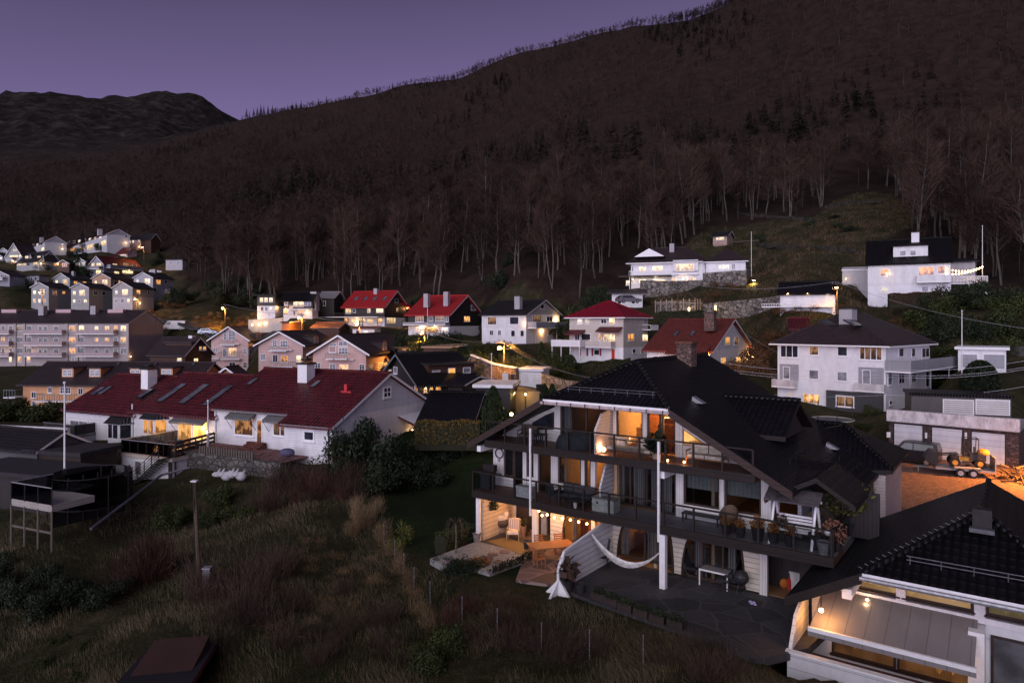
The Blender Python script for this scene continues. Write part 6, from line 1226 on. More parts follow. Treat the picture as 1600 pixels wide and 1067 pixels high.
m = MB(); m.ball(at(1294, .6, Z2+.8), .14, m_plain('white_globe', (.6, .6, .6), .3)); m.tube(at(1294, .6, Z2), at(1294, .6, Z2+.7), .02, METALD); solo(m, 'globe_lamp', 'unlit pale globe on a stick among the deck corner pots', 'lamp', at(1294, .6, Z2))
# rhododendron in a tub
t = thing('rhododendron', 'broad yellow green rhododendron growing in a tub at the end of the deck', 'shrub', at(1318, 3.6, Z2)); p = t.location.copy()
m = MB(); m.lathe(p, [(.4, 0), (.5, .5), (.52, .55), (.45, .5)], POTD, 12); m.build('tub', t); m = MB(); rr = random.Random(2)
for i in range(9): a = i*.7; m.tube(p+UP*.4, p+Vector((math.cos(a)*.7, math.sin(a)*.7, 1.3+rr.random()*.4)), .03, BARKW, .012, 5)
m.build('stem', t); leafy(p+UP*1.55, 1.25, 900, LEAFY, .13, .62, 8).build('foliage', t)
# garden swing
t = thing('garden_swing', 'white A frame garden swing seat with a dark canopy on the deck', 'swing', at(1243, 1.25, Z2)); b = LB(t.location)
for x in (-.8, .8):
    b.tube((x, -.85, 0), (x, -.05, 1.75), .055, WTRIM); b.tube((x, .85, 0), (x, .05, 1.75), .055, WTRIM); b.tube((x, -.62, .45), (x, .62, .45), .045, WTRIM)
b.tube((-1.0, 0, 1.75), (1.0, 0, 1.75), .06, WTRIM); b.done('frame', t)
b.box(0, 0, .48, 1.4, .5, .05, WTRIM)
for k in range(4): b.box(0, .27, .6+k*.13, 1.4, .03, .09, WTRIM)
for x in (-.65, .65): b.tube((x, 0, .5), (x, 0, 1.75), .015, METALG)
b.done('seat', t); cm = MB(); W = b.W; cv = m_plain('grey_canopy_cloth', (.07, .06, .065), .8)
cm.prism([W(-1.05, -.75, 1.78), W(-1.05, 0, 2.15), W(-1.05, .75, 1.78), W(-1.05, .75, 1.72), W(-1.05, 0, 2.08), W(-1.05, -.75, 1.72)], W(1.05, 0, 0)-W(-1.05, 0, 0), cv); cm.prism([W(-1.06, -.75, 1.76), W(-1.06, 0, 2.12), W(-1.06, .75, 1.76), W(-1.06, .6, 1.55), W(-1.06, -.6, 1.55)], W(.05, 0, 0)-W(0, 0, 0), m_plain('rust_canopy_end', (.16, .07, .05), .8)); cm.build('canopy', t)
def wicker(label, p, rz, mat=RATT, sc=1.0, name='wicker_chair', group=None):
    t = thing(name, label, 'chair', p, group); b = LB(p, rz); pts = []
    b.m.lathe(b.W(0, 0, .0), [(.3*sc, 0), (.34*sc, .3), (.36*sc, .42), (.3*sc, .43)], mat, 14); b.done('seat', t)
    for i in range(12):   # wrapped back as one curved sheet
        a0, a1 = math.pi*(i/12), math.pi*((i+1)/12); h0 = .62+.38*math.sin(a0); h1 = .62+.38*math.sin(a1); r = .36*sc
        b.m.poly([b.W(math.cos(a0)*r, math.sin(a0)*r, .35), b.W(math.cos(a1)*r, math.sin(a1)*r, .35), b.W(math.cos(a1)*r*1.15, math.sin(a1)*r*1.15, h1), b.W(math.cos(a0)*r*1.15, math.sin(a0)*r*1.15, h0)], mat)
        b.m.poly([b.W(math.cos(a0)*(r-.04), math.sin(a0)*(r-.04), .35), b.W(math.cos(a0)*(r-.04)*1.15, math.sin(a0)*(r-.04)*1.15, h0), b.W(math.cos(a1)*(r-.04)*1.15, math.sin(a1)*(r-.04)*1.15, h1), b.W(math.cos(a1)*(r-.04), math.sin(a1)*(r-.04), .35)], mat)
    b.done('backrest', t); return t
wicker('brown wicker armchair under the right blind window', at(1138, 1.25, Z2), 0); wicker('brown wicker armchair right beside the garden swing', at(1266, 2.6, Z2), -.6, m_boards('pale_rattan_weave', (.26, .19, .14), .05, gap=.3), 1.15); wicker('dark wicker armchair between the other wicker chair and the rhododendron', at(1290, 3.0, Z2), .5, m_boards('dark_rattan_weave', (.10, .08, .065), .05, gap=.3), 1.05)
m = MB(); m.box(at(1287, 4.9, Z2+1.0), (.75, .06, .95), m_plain('magenta_cloth', (.26, .03, .12), .9), FZ); m.tube(at(1283, 4.9, Z2), at(1283, 4.9, Z2+1.5), .03, METALD); m.tube(at(1292, 4.9, Z2), at(1292, 4.9, Z2+1.5), .03, METALD); solo(m, 'cloth_screen', 'magenta cloth hung on a stand behind the wicker chairs', 'screen', at(1287, 4.9, Z2))
# low bench
def bench(label, p, w, d, h, mat, rz=0, name='bench', cat='bench'):
    t = thing(name, label, cat, p); b = LB(p, rz)
    for k in range(4): b.box(0, -d/2+d*(k+.5)/4, h-.03, w, d/4-.02, .05, mat)
    b.done('top', t)
    for x in (-1, 1):
        for y in (-1, 1): b.box(x*(w/2-.06), y*(d/2-.06), (h-.05)/2, .06, .06, h-.05, mat); b.done('leg', t)
    return t
bench('low dark wooden bench under the left blind window', at(1096, 1.45, Z2), 1.7, .5, .42, DKALU)
t = thing('storage_chest', 'pale grey green deck storage chest with a lid by the slotted screen', 'chest', at(947, .75, Z2)); b = LB(t.location); b.box(0, 0, .3, 1.15, .65, .6, m_plain('chest_plastic', (.36, .36, .32), .6)); b.done('body', t); b.box(0, 0, .63, 1.2, .7, .07, m_plain('chest_lid', (.17, .17, .16), .6)); b.done('lid', t); b.box(-.3, -.335, .42, .1, .02, .08, DKALU); b.done('latch', t)
# lounge set on the middle deck, left flat
def sofa(label, p, w, rz, frame=DKALU, cush=CUSHD, name='garden_sofa', cat='sofa', slats=False):
    t = thing(name, label, cat, p); b = LB(p, rz); d = .75
    for x in (-w/2, w/2):
        b.tube((x, -d/2, 0), (x, -d/2, .6), .025, frame); b.tube((x, d/2, 0), (x, d/2, .75), .025, frame); b.tube((x, -d/2, .6), (x, d/2, .6), .03, frame)
    b.tube((-w/2, d/2, .75), (w/2, d/2, .75), .03, frame); b.tube((-w/2, -d/2, .28), (w/2, -d/2, .28), .03, frame); b.tube((-w/2, d/2, .28), (w/2, d/2, .28), .03, frame)
    if slats:
        for k in range(int(w/.1)): b.tube((-w/2+.05+k*.1, d/2, .28), (-w/2+.05+k*.1, d/2, .75), .012, frame, n=4)
    b.done('frame', t); n = max(1, round(w/.75))
    for k in range(n): x = -w/2+w*(k+.5)/n; b.box(x, -.02, .37, w/n-.05, d-.12, .16, cush); b.done('seat_cushion', t); b.box(x, d/2-.13, .62, w/n-.05, .15, .4, cush); b.done('back_cushion', t)
    return t
sofa('black metal lounge chair at the middle of the left deck', at(868, .9, Z2), .8, 2.4, name='lounge_chair', cat='chair'); sofa('charcoal lounge sofa against the lit windows of the middle deck', at(902, 1.2, Z2), 1.9, 0)
bench('dark coffee table before the charcoal lounge sofa', at(906, .55, Z2), .9, .55, .38, DKALU, 0, 'coffee_table', 'table')
m = MB(); m.lathe(at(899, .35, Z2+.0), [(.07, 0), (.09, .1), (.09, .24), (.06, .26)], m_plain('white_lantern_enamel', (.6, .58, .54), .4)); solo(m, 'lantern', 'tiny white lantern standing on the middle deck', 'lantern', at(899, .35, Z2))
m = MB(); q = at(822, .3, Z2+.35); m.box(q, (.95, .4, .5), m_plain('pale_planter', (.38, .38, .36), .6), FZ); m.box(q+UP*.27, (1.0, .45, .06), m_plain('pale_planter', (.38, .38, .36), .6), FZ); solo(m, 'planter_box', 'pale rectangular planter box behind the railing of the left deck', 'planter', at(822, .3, Z2))
# barbecue at the left deck end
t = thing('barbecue', 'black gas barbecue with open lid at the garden end of the middle deck', 'barbecue', at(762, .8, Z2)); b = LB(t.location); b.box(0, 0, .4, .65, .5, .75, DKALU); b.done('cabinet', t); b.box(0, 0, .83, .75, .55, .12, METALD); b.box(-.6, 0, .86, .4, .45, .04, METALD); b.box(.6, 0, .86, .4, .45, .04, METALD); b.done('grill', t); b.box(0, .2, 1.1, .75, .3, .35, METALD); b.done('lid', t)
m = MB(); q = fplane(1.8).hit(780, 708); nn = 16
ring = [q+MU*math.cos(2*math.pi*i/nn)*.26+UP*math.sin(2*math.pi*i/nn)*.26 for i in range(nn+1)]; m.path(ring, .035, DKALU, 5); m.ball(q-UP*.38, .08, METALG); solo(m, 'wall_wreath', 'round dark wreath with a small bell on the white wall panel', 'wreath', q)
# upper deck
t = thing('rope_sofa', 'black rope sofa with bowed sides on the lit upper balcony', 'sofa', at(986, .75, Z3)); b = LB(t.location); w = 2.3
for k in range(40):
    x = -w/2+w*k/39; e = abs(x/(w/2)); b.tube((x, .35-.25*e**3, .3), (x*1.08, .42-.3*e**3, .78-.1*e), .016, RATT, n=4)
    b.tube((x, -.35+.12*e**3, .12), (x, -.38+.15*e**3, .42), .016, RATT, n=4)
b.tube((-w/2*1.08, .1, .68), (w/2*1.08, .1, .68), .03, DKALU); b.done('back', t); b.box(0, 0, .34, w-.15, .65, .14, CUSH); b.done('seat_cushion', t)
for x in (-.6, .5): b.box(x, .22, .58, .45, .14, .4, CUSH); b.done('cushion', t)
pot('spiky dark green agave in a pale pot at the end of the rope sofa', at(1025, .9, Z3), .25, .45, m_plain('pale_pot', (.5, .42, .34), .6), LEAFD, .5, 160, sz=.28, seed=6)
for px, t_, lb in ((1043, .35, 'left of the pair on the upper deck'), (1069, .45, 'right of the pair on the upper deck')): m = MB(); q = at(px, t_, Z3+.1); m.ball(q, .05, m_emit('candle_glow', (1, .5, .15), 20), 7, 5); m.lathe(q-UP*.1, [(.06, 0), (.06, .05)], POTG, 8); solo(m, 'tea_light', 'small glowing tea light, '+lb, 'candle', q-UP*.1, 'tea lights'); lamp(q+UP*.16, 2.2, OR, .04)
q = at(943, .6, Z3+.18); m = MB(); m.ball(q, .11, m_emit('globe_glow', (1, .62, .35), 12), 10, 7); m.lathe(q-UP*.18, [(.07, 0), (.07, .08)], POTG, 8); solo(m, 'globe_lamp', 'glowing peach globe lamp on the deck beside the pinkish screen', 'lamp', q-UP*.18); lamp(q+UP*.15+MV*-.15, 16, (1, .45, .22), .08)
sofa('pale cushioned lounge bench with a brown cushion at the right of the upper deck', at(1105, .95, Z3), 1.6, 0, TEAK, CUSH, 'lounge_bench', 'bench')
t = thing('covered_furniture', 'round garden furniture under a dark cover on the upper deck', 'furniture cover', at(900, .95, Z3)); m = MB(); m.lathe(t.location, [(1.0, 0), (.98, .35), (.85, .62), (.5, .75), (.05, .78)], m_plain('dark_cover_cloth', (.035, .038, .04), .85), 18); cv_ = m.build('cover', t, True); cv_.scale = (1, .7, 1)
sofa('brown covered garden chair at the left end of the upper deck', at(825, 1.0, Z3), .9, .3, DKALU, m_plain('brown_chair_cover', (.09, .06, .045), .9), 'garden_chair', 'chair'); bench('small dark side table at the left of the upper deck', at(846, 1.0, Z3), .5, .5, .5, DKALU, 0, 'side_table', 'table')
# ground patio
def gpt(px, py): return PZ(px, py, ZT)
t = thing('egg_chair', 'rattan egg chair with cream cushion hanging from a hoop in the lit patio', 'chair', gpt(776, 834)+MV*.4); b = LB(t.location, .3); n = 18
b.m.path([b.W(math.sin(a)*.62, .2, 1.05-math.cos(a)*.95) for a in [2*math.pi*i/n for i in range(n+1)]], .028, m_plain('rattan_hoop', (.40, .26, .12), .6), 6); b.tube((-.5, -.3, .03), (.5, -.3, .03), .03, RATT); b.tube((-.5, .5, .03), (.5, .5, .03), .03, RATT); b.done('hoop', t)
b.m.ball(b.W(0, 0, .62), .56, RATT, 14, 8, (1, .8, .62)); b.done('shell', t); b.m.ball(b.W(0, -.12, .82), .42, CUSH, 12, 8, (1.05, .75, .55)); b.m.ball(b.W(-.28, .05, 1.0), .2, CUSH, 8, 6); b.m.ball(b.W(.28, .05, 1.0), .2, CUSH, 8, 6); b.done('cushion', t)
t = thing('rattan_armchair', 'light rattan armchair with striped cushion facing out of the lit patio', 'chair', gpt(799, 844)+MV*.2); b = LB(t.location, .5); RT_ = m_plain('light_rattan', (.42, .28, .14), .6)
for x in (-.32, .32): b.tube((x, -.35, 0), (x, -.3, .62), .025, RT_); b.tube((x, .35, 0), (x, .42, 1.0), .025, RT_); b.tube((x, -.33, .6), (x, .38, .66), .028, RT_)
b.tube((-.32, .42, 1.0), (.32, .42, 1.0), .025, RT_); b.done('frame', t); b.box(0, 0, .42, .6, .6, .12, CUSH); b.done('seat_cushion', t); b.box(0, .36, .75, .58, .12, .6, m_boards('striped_cushion', (.58, .44, .38), .12, axis=0, gap=.35)); b.done('back_cushion', t)
pot('terracotta vase plant beside the rattan armchair', gpt(817, 838), .2, .6, m_plain('terracotta', (.32, .17, .11), .8), LEAFG, .28, 120, seed=11); pot('small terracotta pot by the dark patio door', gpt(827, 836)+MV*.3, .15, .28, m_plain('terracotta', (.32, .17, .11), .8), LEAFD, .15, 50, seed=12); pot('white pot with trailing green plant at the slatted patio wall', gpt(757, 838), .2, .5, WTRIM, LEAFG, .25, 140, seed=13); pot('stone bucket at the corner of gravel and rug', gpt(745, 846), .22, .45, m_plain('stone_bucket', (.2, .17, .16), .9)); pot('small black pot on the rug edge by the white post', gpt(822, 858), .16, .4, POTD)
m = MB(); q = at(757, 2.6, 0); 
m = leafy(M_(10.32, 1.2, ZT+1.75), .35, 150, LEAFG, .1, .8, 17); m.box(M_(10.36, 1.2, ZT+1.6), (.1, .4, .25), POTD, FZ); solo(m, 'hanging_plant', 'trailing green plant hung on the slatted patio wall', 'plant', M_(10.3, 1.2, ZT+1.5))
r0 = [gpt(762, 846), gpt(813, 866), gpt(842, 857), gpt(790, 840)]; m = MB(); m.prism([p+UP*.012 for p in r0], UP*.015, m_boards('ochre_jute_rug', (.30, .19, .07), .05, gap=.3)); solo(m, 'rug', 'ochre jute rug on the floor of the lit patio', 'rug', r0[0])
t = thing('dining_table', 'long reddish wooden garden table under the string lights', 'table', (gpt(835, 882)+gpt(875, 866))/2); a, c = gpt(839, 878), gpt(880, 862); dd = (c-a); dd = MV*0+dd; w_ = dd.normalized(); nn_ = Vector((-w_.y, w_.x, 0)); m = MB()
b = LB(at(861, .15, ZT), .9)
t.location = b.p
for k in range(6): b.box(0, -.45+.18*k, .73, 2.2, .165, .04, TEAK)
b.done('tabletop', t)
for x in (-1, 1):
    for y in (-1, 1): b.box(x*1.0, y*.4, .36, .07, .07, .7, TEAK); b.done('leg', t)
def dchair(label, p, rz, mat=TEAK, group=None, cush=None):
    t = thing('dining_chair', label, 'chair', p, group); b = LB(p, rz)
    for x in (-.22, .22): b.tube((x, -.2, 0), (x, -.2, .65), .022, mat); b.tube((x, .22, 0), (x, .28, .95), .022, mat); b.tube((x, -.2, .65), (x, .25, .65), .02, mat)
    b.done('frame', t); b.box(0, 0, .44, .46, .44, .04, cush or mat); b.done('seat', t)
    for k in range(4): b.box(0, .25, .55+.11*k, .44, .025, .07, mat)
    b.done('backrest', t); return t
dchair('slatted wooden chair at the near end of the reddish garden table', b.W(-.85, -.85, 0), 2.6); dchair('slatted wooden chair at the far left of the reddish garden table', b.W(-.3, .85, 0), .9); dchair('wooden chair with a pale cushion at the far side of the reddish table', b.W(.7, .8, 0), .7, TEAK, None, CUSH)
# string lights
SL_ = thing('string_lights', 'string of warm bulbs hung under the lower balcony by the lit doors', 'string lights', at(880, 1.0, Z2B)); m = MB(); bl = [(842, 798), (847, 805), (855, 804), (866, 808), (879, 810), (891, 812), (904, 815), (917, 818)]
pts = [fplane(1.2).hit(x, y) for x, y in bl]; m.path([p+UP*.1 for p in pts], .008, DKALU, 4); m.build('cable', SL_)
for k, p in enumerate(pts):
    g = MB(); g.ball(p, .055, m_emit('string_bulb', (1, .58, .2), 22), 7, 5); g.build('bulb', SL_)
for k in (1, 3, 5, 7): lamp(pts[k]-UP*.12-MV*.1, 14, (1, .46, .14), .05)
lamp(M_(8.9, 1.6, ZT+2.0), 75, (1, .50, .20), .12); lamp(M_(5.6, 1.0, ZT+2.0), 45, (1, .45, .15), .1)
m = MB(); m.box(M_(9.0, 3.1, ZT+2.05), (.1, .1, .16), METALD, FZ); m.ball(M_(9.0, 3.02, ZT+1.98), .05, m_emit('bulb_warm', (1, .62, .25), 14), 7, 5); solo(m, 'wall_lamp', 'small wall lamp high on the white back wall of the patio', 'lamp', M_(9.0, 3.1, ZT+2.0))
# hammock
H0, H1 = PZ(937, 842, -9.9), PZ(1031, 860, -10.35); H0 = M_(3.3, -.4, -9.75); H1 = M_(FD.s(1033), -.05, -10.0); m = MB(); n = 16; HM = m_plain('white_hammock_cloth', (.66, .64, .62), .9)
prev = None
for i in range(n+1):
    k = i/n; p = H0.lerp(H1, k)-UP*(4*k*(1-k))*1.05; w_ = .06+.16*math.sin(math.pi*k); row = [p-MV*w_+UP*w_*.7, p-MV*w_*.5-UP*.02, p+MV*w_*.5-UP*.02, p+MV*w_+UP*w_*.7]
    if prev:
        for j in range(3): m.poly([prev[j], row[j], row[j+1], prev[j+1]], HM)
    prev = row
solo(m, 'hammock', 'white hammock slung between the slatted screen and the white post', 'hammock', H0)
def recliner(label, p, rz, grp=None):
    t = thing('recliner_chair', label, 'chair', p, grp); b = LB(p, rz)
    for x in (-.28, .28): b.tube((x, -.3, 0), (x, .3, .55), .02, DKALU); b.tube((x, .3, 0), (x, -.3, .55), .02, DKALU)
    b.done('frame', t); b.box(0, -.05, .45, .52, .5, .03, CUSHD); b.done('seat', t); b.m.prism([b.W(-.26, .2, .45), b.W(.26, .2, .45), b.W(.26, .5, 1.15), b.W(-.26, .5, 1.15)], b.W(0, .03, .01)-b.p, CUSHD); b.done('backrest', t); return t
recliner('black folding recliner beside the slatted garden screen', gpt(936, 886)+MV*.3, .2); recliner('black folding chair at the left of the white garden table', gpt(1076, 905)+MV*.3, 1.2); recliner('black folding chair at the right of the white garden table', gpt(1131, 922)+MV*.1, -1.4)
t = thing('garden_table', 'square garden table with white metal frame on the flagstones', 'table', gpt(1112, 920)+MV*.6); b = LB(t.location); b.box(0, 0, .71, 1.25, .85, .04, m_plain('grey_table_slats', (.18, .17, .17), .6)); b.done('tabletop', t)
for y in (-.42, .42): b.box(0, y, .69, 1.3, .04, .07, METALW)
b.done('frame', t)
for x in (-1, 1):
    for y in (-1, 1): b.box(x*.62, y*.41, .33, .05, .05, .66, METALW); b.done('leg', t)
t = thing('kettle_grill', 'black covered kettle barbecue right of the white garden table', 'barbecue', gpt(1152, 935)+MV*.5); b = LB(t.location); b.m.ball(b.W(0, 0, .75), .33, DKALU, 14, 9, (1, 1, .95)); b.done('bowl', t)
for k in range(3): a = k*2.1; b.tube((.1*math.cos(a), .1*math.sin(a), .6), (.3*math.cos(a), .3*math.sin(a), 0), .02, DKALU); b.done('leg', t)
b.box(-.5, 0, .7, .4, .4, .04, DKALU); b.done('side_shelf', t)
t = thing('waste_bin', 'pale grey lidded bin in the dark recess under the deck', 'bin', gpt(1236, 932)+MV*1.0); b = LB(t.location); bx = b; w0, w1 = .19, .25
bx.m.hexa([bx.W(-w0, -w0, 0), bx.W(w0, -w0, 0), bx.W(w0, w0, 0), bx.W(-w0, w0, 0), bx.W(-w1, -w1, .75), bx.W(w1, -w1, .75), bx.W(w1, w1, .75), bx.W(-w1, w1, .75)], m_plain('pale_bin_plastic', (.55, .54, .53), .5)); b.done('body', t); b.box(0, 0, .78, .54, .54, .06, m_plain('pale_bin_plastic', (.55, .54, .53), .5)); b.done('lid', t)
m = MB(); q = gpt(1215, 930)+MV*1.0; m.ball(q+UP*.22, .2, m_plain('orange_bag', (.55, .18, .03), .7), 9, 6, (1, .7, 1.1)); solo(m, 'bag', 'orange bag standing left of the pale bin', 'bag', q); q = gpt(1223, 932)+MV*1.0; m = MB(); m.lathe(q, [(.09, 0), (.09, .42), (.03, .5), (.03, .55)], m_plain('red_canister', (.45, .03, .03), .4), 10); solo(m, 'canister', 'red canister between the orange bag and the pale bin', 'canister', q)
for dx, nm in ((0, 'left'), (.14, 'right')): 
    m = MB(); q = gpt(1173, 942)+MU*-dx; m.prism([q+Vector((-.045, -.13, 0)), q+Vector((.045, -.13, 0)), q+Vector((.05, .13, 0)), q+Vector((-.04, .14, 0))], UP*.05, m_plain('lilac_slipper', (.45, .40, .62), .7)); m.box(q+Vector((0, .05, .06)), (.1, .08, .04), m_plain('lilac_slipper', (.45, .40, .62), .7)); solo(m, 'slipper', 'lilac slipper on the flagstones, %s of the pair' % nm, 'slipper', q, 'lilac slippers')
# planters and pots along the terrace edge
PL = None; edge = [(936, 936), (956, 944), (978, 953), (1003, 962), (1028, 971), (1056, 980)]
for k, (x, y) in enumerate(edge):
    p = gpt(x, y)
    if PL is None:
        PL = thing('edge_planter', 'dark wooden planter box, nearest the white screen in the terrace edge row', 'planter', p, 'planter boxes along the terrace edge'); b = LB(p, 0); b.box(0, 0, .14, .62, .34, .3, WOODD); b.done('box', PL); b.box(0, 0, .292, .55, .28, .012, m_plain('dark_soil', (.03, .022, .016), .95)); b.done('soil', PL); leafy(p+UP*.36, .3, 130, LEAFD, .07, .4, 41).build('plant', PL)
    else: dup(PL, p, 0, 1, 'dark wooden planter box, %s in the terrace edge row' % ('second', 'third', 'fourth', 'fifth', 'farthest from the screen')[k-1])
pot('large black pot with bare stems at the foot of the white screen', gpt(886, 922), .36, .55, POTD, TWIG, .55, 60, sz=.35, seed=21); pot('smaller black pot right of the large stem pot', gpt(907, 926), .24, .4, POTD)
for k, (x, y) in enumerate(((878, 874), (890, 880), (878, 887))):
    m = MB(); p = Frame(M_(3.5, 0, 0)+MU*-.12, MV, -MU).hit(x, y); m.lathe(p-UP*.1, [(.07, 0), (.12, .14), (.12, .16)], WTRIM, 10); solo(m, 'wall_pot', 'small white pot hung on the slatted garden screen, %s of three' % ('top left', 'right', 'lowest')[k], 'pot', p, 'pots on the garden screen')
# paved terrace, gravel, edging
def m_flag(name, c, scale, joint):
    m, nt, b = nmat(name); co = coords(nt, 'UV', (1, 1.25, 1)); v = N(nt, 'ShaderNodeTexVoronoi', Scale=scale, Randomness=.8); L(nt, co, v.inputs['Vector']); e = N(nt, 'ShaderNodeTexVoronoi', Scale=scale, Randomness=.8); e.feature = 'DISTANCE_TO_EDGE'; L(nt, co, e.inputs['Vector'])
    n = N(nt, 'ShaderNodeTexNoise', Scale=4.0, Detail=8.0, Roughness=.7); L(nt, co, n.inputs['Vector']); sp = N(nt, 'ShaderNodeSeparateColor'); L(nt, v.outputs['Color'], sp.inputs[0])
    k = mth(nt, 'ADD', mth(nt, 'MULTIPLY', sp.outputs[0], .35), mth(nt, 'MULTIPLY', n.outputs[0], .65)); col = ramp(nt, k, [(.25, tuple(x*.45 for x in c)), (.7, tuple(x*1.4 for x in c))])
    L(nt, mixc(nt, mth(nt, 'LESS_THAN', e.outputs[0], .022), col, joint), b.inputs['Base Color']); b.inputs['Roughness'].default_value = .75; bump(nt, b, n.outputs[0], .5, .03); return m
FLAG = m_flag('slate_flagstones', (.034, .032, .036), .72, (.058, .055, .056)); FLAGR = m_flag('reddish_flagstones', (.13, .075, .065), .7, (.24, .17, .15))
def sheet(name, pts, mat, z, h=.3):
    m = MB(); m.prism([Vector((p[0], p[1], z-h)) for p in pts], UP*h, mat); o = m.build(name); o['kind'] = 'structure'; return o
tr = [gpt(858, 912), gpt(930, 940), gpt(1080, 992), gpt(1180, 1030), gpt(1262, 1012), M_(-7.0, 2.0, 0), M_(3.3, 2.0, 0)]; sheet('terrace_paving', tr, FLAG, ZT)
tr = [M_(3.5, 2.0, 0), M_(6.8, 2.0, 0), M_(6.8, -1.0, 0), gpt(806, 905), gpt(857, 912)]; sheet('patio_paving', tr, FLAGR, ZT-.004)
tr = [M_(6.8, 3.3, 0), M_(10.5, 3.3, 0), M_(10.5, .2, 0), M_(6.8, .2, 0)]; sheet('patio_floor', tr, m_plain('dark_patio_floor', (.06, .05, .045), .8), ZT)
GRAV = m_stone('pale_gravel', (.34, .33, .33), 22, mortar=.02, bs=.6); tr = [M_(6.8, .2, 0), M_(10.6, .2, 0), gpt(737, 848), gpt(672, 872), gpt(690, 882), gpt(745, 890), gpt(765, 896), gpt(830, 872)]; sheet('gravel_bed', tr, GRAV, ZT-.01)
q = gpt(751, 880); m = MB(); m.lathe(q, [(.42, 0), (.5, .12), (.5, .16), (.3, .1), (.05, .08)], m_plain('rusty_steel', (.25, .10, .04), .8), 16); solo(m, 'fire_bowl', 'rusty round fire bowl on the pale gravel', 'fire bowl', q)
m = MB(); a, c = gpt(768, 898), gpt(832, 872); m.tube(a+UP*.05, c+UP*.05, .1, STONEW, n=6); 
ml = leafy((a+c)/2+UP*.1, .5, 500, LEAFD, .08, .3, 31)
r_ = random.Random(3); m2 = MB()
for i in range(700):
    p = a.lerp(c, r_.random())+Vector((r_.gauss(0, .13), r_.gauss(0, .13), r_.random()*.32)); d = Vector((r_.uniform(-1, 1), r_.uniform(-1, 1), 1)).normalized(); b2 = d.orthogonal().normalized(); m2.poly([p-b2*.03, p+d*.11, p+b2*.03], LEAFD)
solo(m2, 'border_plants', 'dark low heather border between the gravel and the reddish paving', 'plants', a)['kind'] = 'stuff'
for k, (px, py) in enumerate(((770, 866), (779, 878), (762, 872), (788, 862))): q = gpt(px, py); m = MB(); m.lathe(q-UP*.005, [(.28, 0), (.28, .03), (.02, .032)], FLAGR, 9); solo(m, 'stepping_stone', 'reddish stepping stone sunk in the pale gravel', 'stone', q, 'stepping stones')
# ------------------------------------------------------------------ terrain through all the ground points
_G = np.array(GROUND); _key = {}
for q in _G: _key.setdefault((round(q[0], 3), round(q[1], 2)), q)
_G = np.array(list(_key.values()))
SCL = .6
_X = np.c_[_G[:, 0], _G[:, 1]*SCL]
def _k(r2): return np.where(r2 > 1e-12, .5*r2*np.log(np.maximum(r2, 1e-12)), 0)
_n = len(_X); _A = np.zeros((_n+3, _n+3)); _d2 = ((_X[:, None]-_X[None])**2).sum(-1)
_A[:_n, :_n] = _k(_d2)+np.eye(_n)*2e-4; _A[:_n, _n] = 1; _A[:_n, _n+1:] = _X; _A[_n, :_n] = 1; _A[_n+1:, :_n] = _X.T
_W = np.linalg.solve(_A, np.r_[_G[:, 2], 0, 0, 0])
def ground_a(a, l):
    a = np.asarray(a, float).ravel(); l = np.asarray(l, float).ravel(); q = np.c_[a, l*SCL]; out = np.empty(len(q))
    for i in range(0, len(q), 20000):
        d2 = ((q[i:i+20000, None]-_X[None])**2).sum(-1); out[i:i+20000] = _k(d2)@_W[:_n]+_W[_n]+q[i:i+20000]@_W[_n+1:]
    return out*np.exp(l)
def in_poly(px, py, poly):
    px = np.asarray(px); py = np.asarray(py); ins = np.zeros(px.shape, bool); n = len(poly)
    for i in range(n):
        x1, y1 = poly[i]; x2, y2 = poly[(i+1) % n]
        c = ((y1 > py) != (y2 > py)) & (px < (x2-x1)*(py-y1)/((y2-y1) or 1e-9)+x1); ins ^= c
    return ins
def _og(px, d): return Vector(((px-CX)/F*d, d, 0))
CARVE = []      # (outline in plan, highest level allowed)
for _pts, _z0 in (([gpt(850, 915), gpt(925, 945), gpt(1075, 998), gpt(1180, 1046), M_(-8.6, -5, 0), M_(-8.6, 5, 0), M_(11, 5, 0), gpt(733, 846), gpt(668, 872), gpt(690, 886), gpt(765, 900), gpt(812, 910)], ZT-.14), ([_og(*q) for q in ((1375, 44), (1375, 62.5), (1420, 66), (1610, 62), (1740, 58), (1740, 40), (1560, 38))], -12.3), ([Q_(9.2, -1, 0), Q_(-6, -1, 0), Q_(-6, 10, 0), Q_(9.2, 10, 0)], -13.2)): CARVE.append(([(p.x, p.y) for p in _pts], _z0))
def carve(x, y, z):
    z = np.array(z, float)
    for poly, z0 in CARVE: k = in_poly(x, y, poly); z = np.where(k, np.minimum(z, z0), z)
    return z
def ground(x, y): return float(carve(np.array([x]), np.array([y]), ground_a([x/y], [math.log(y)]))[0])
def on_ground(px, d, sink=0): x = (px-CX)/F*d; return Vector((x, d, ground(x, d)-sink))
def gpix(px, py, d0=18, d1=900):
    """first place of the terrain seen at that pixel"""
    ds = np.exp(np.linspace(math.log(d0), math.log(d1), 500)); z = ground_a(np.full(500, (px-CX)/F), np.log(ds)); r = HY-z/ds*F
    i = np.nonzero(r <= py)[0]
    d = ds[i[0]] if len(i) else d1
    return on_ground(px, d)
_cols = np.linspace(-900, 2500, 300); _ds = np.exp(np.linspace(math.log(7), math.log(2600), 330))
_aa, _ll = np.meshgrid((_cols-CX)/F, np.log(_ds)); _z = ground_a(_aa, _ll).reshape(_aa.shape)
_dd = np.exp(_ll); TX = _aa*_dd; TY = _dd
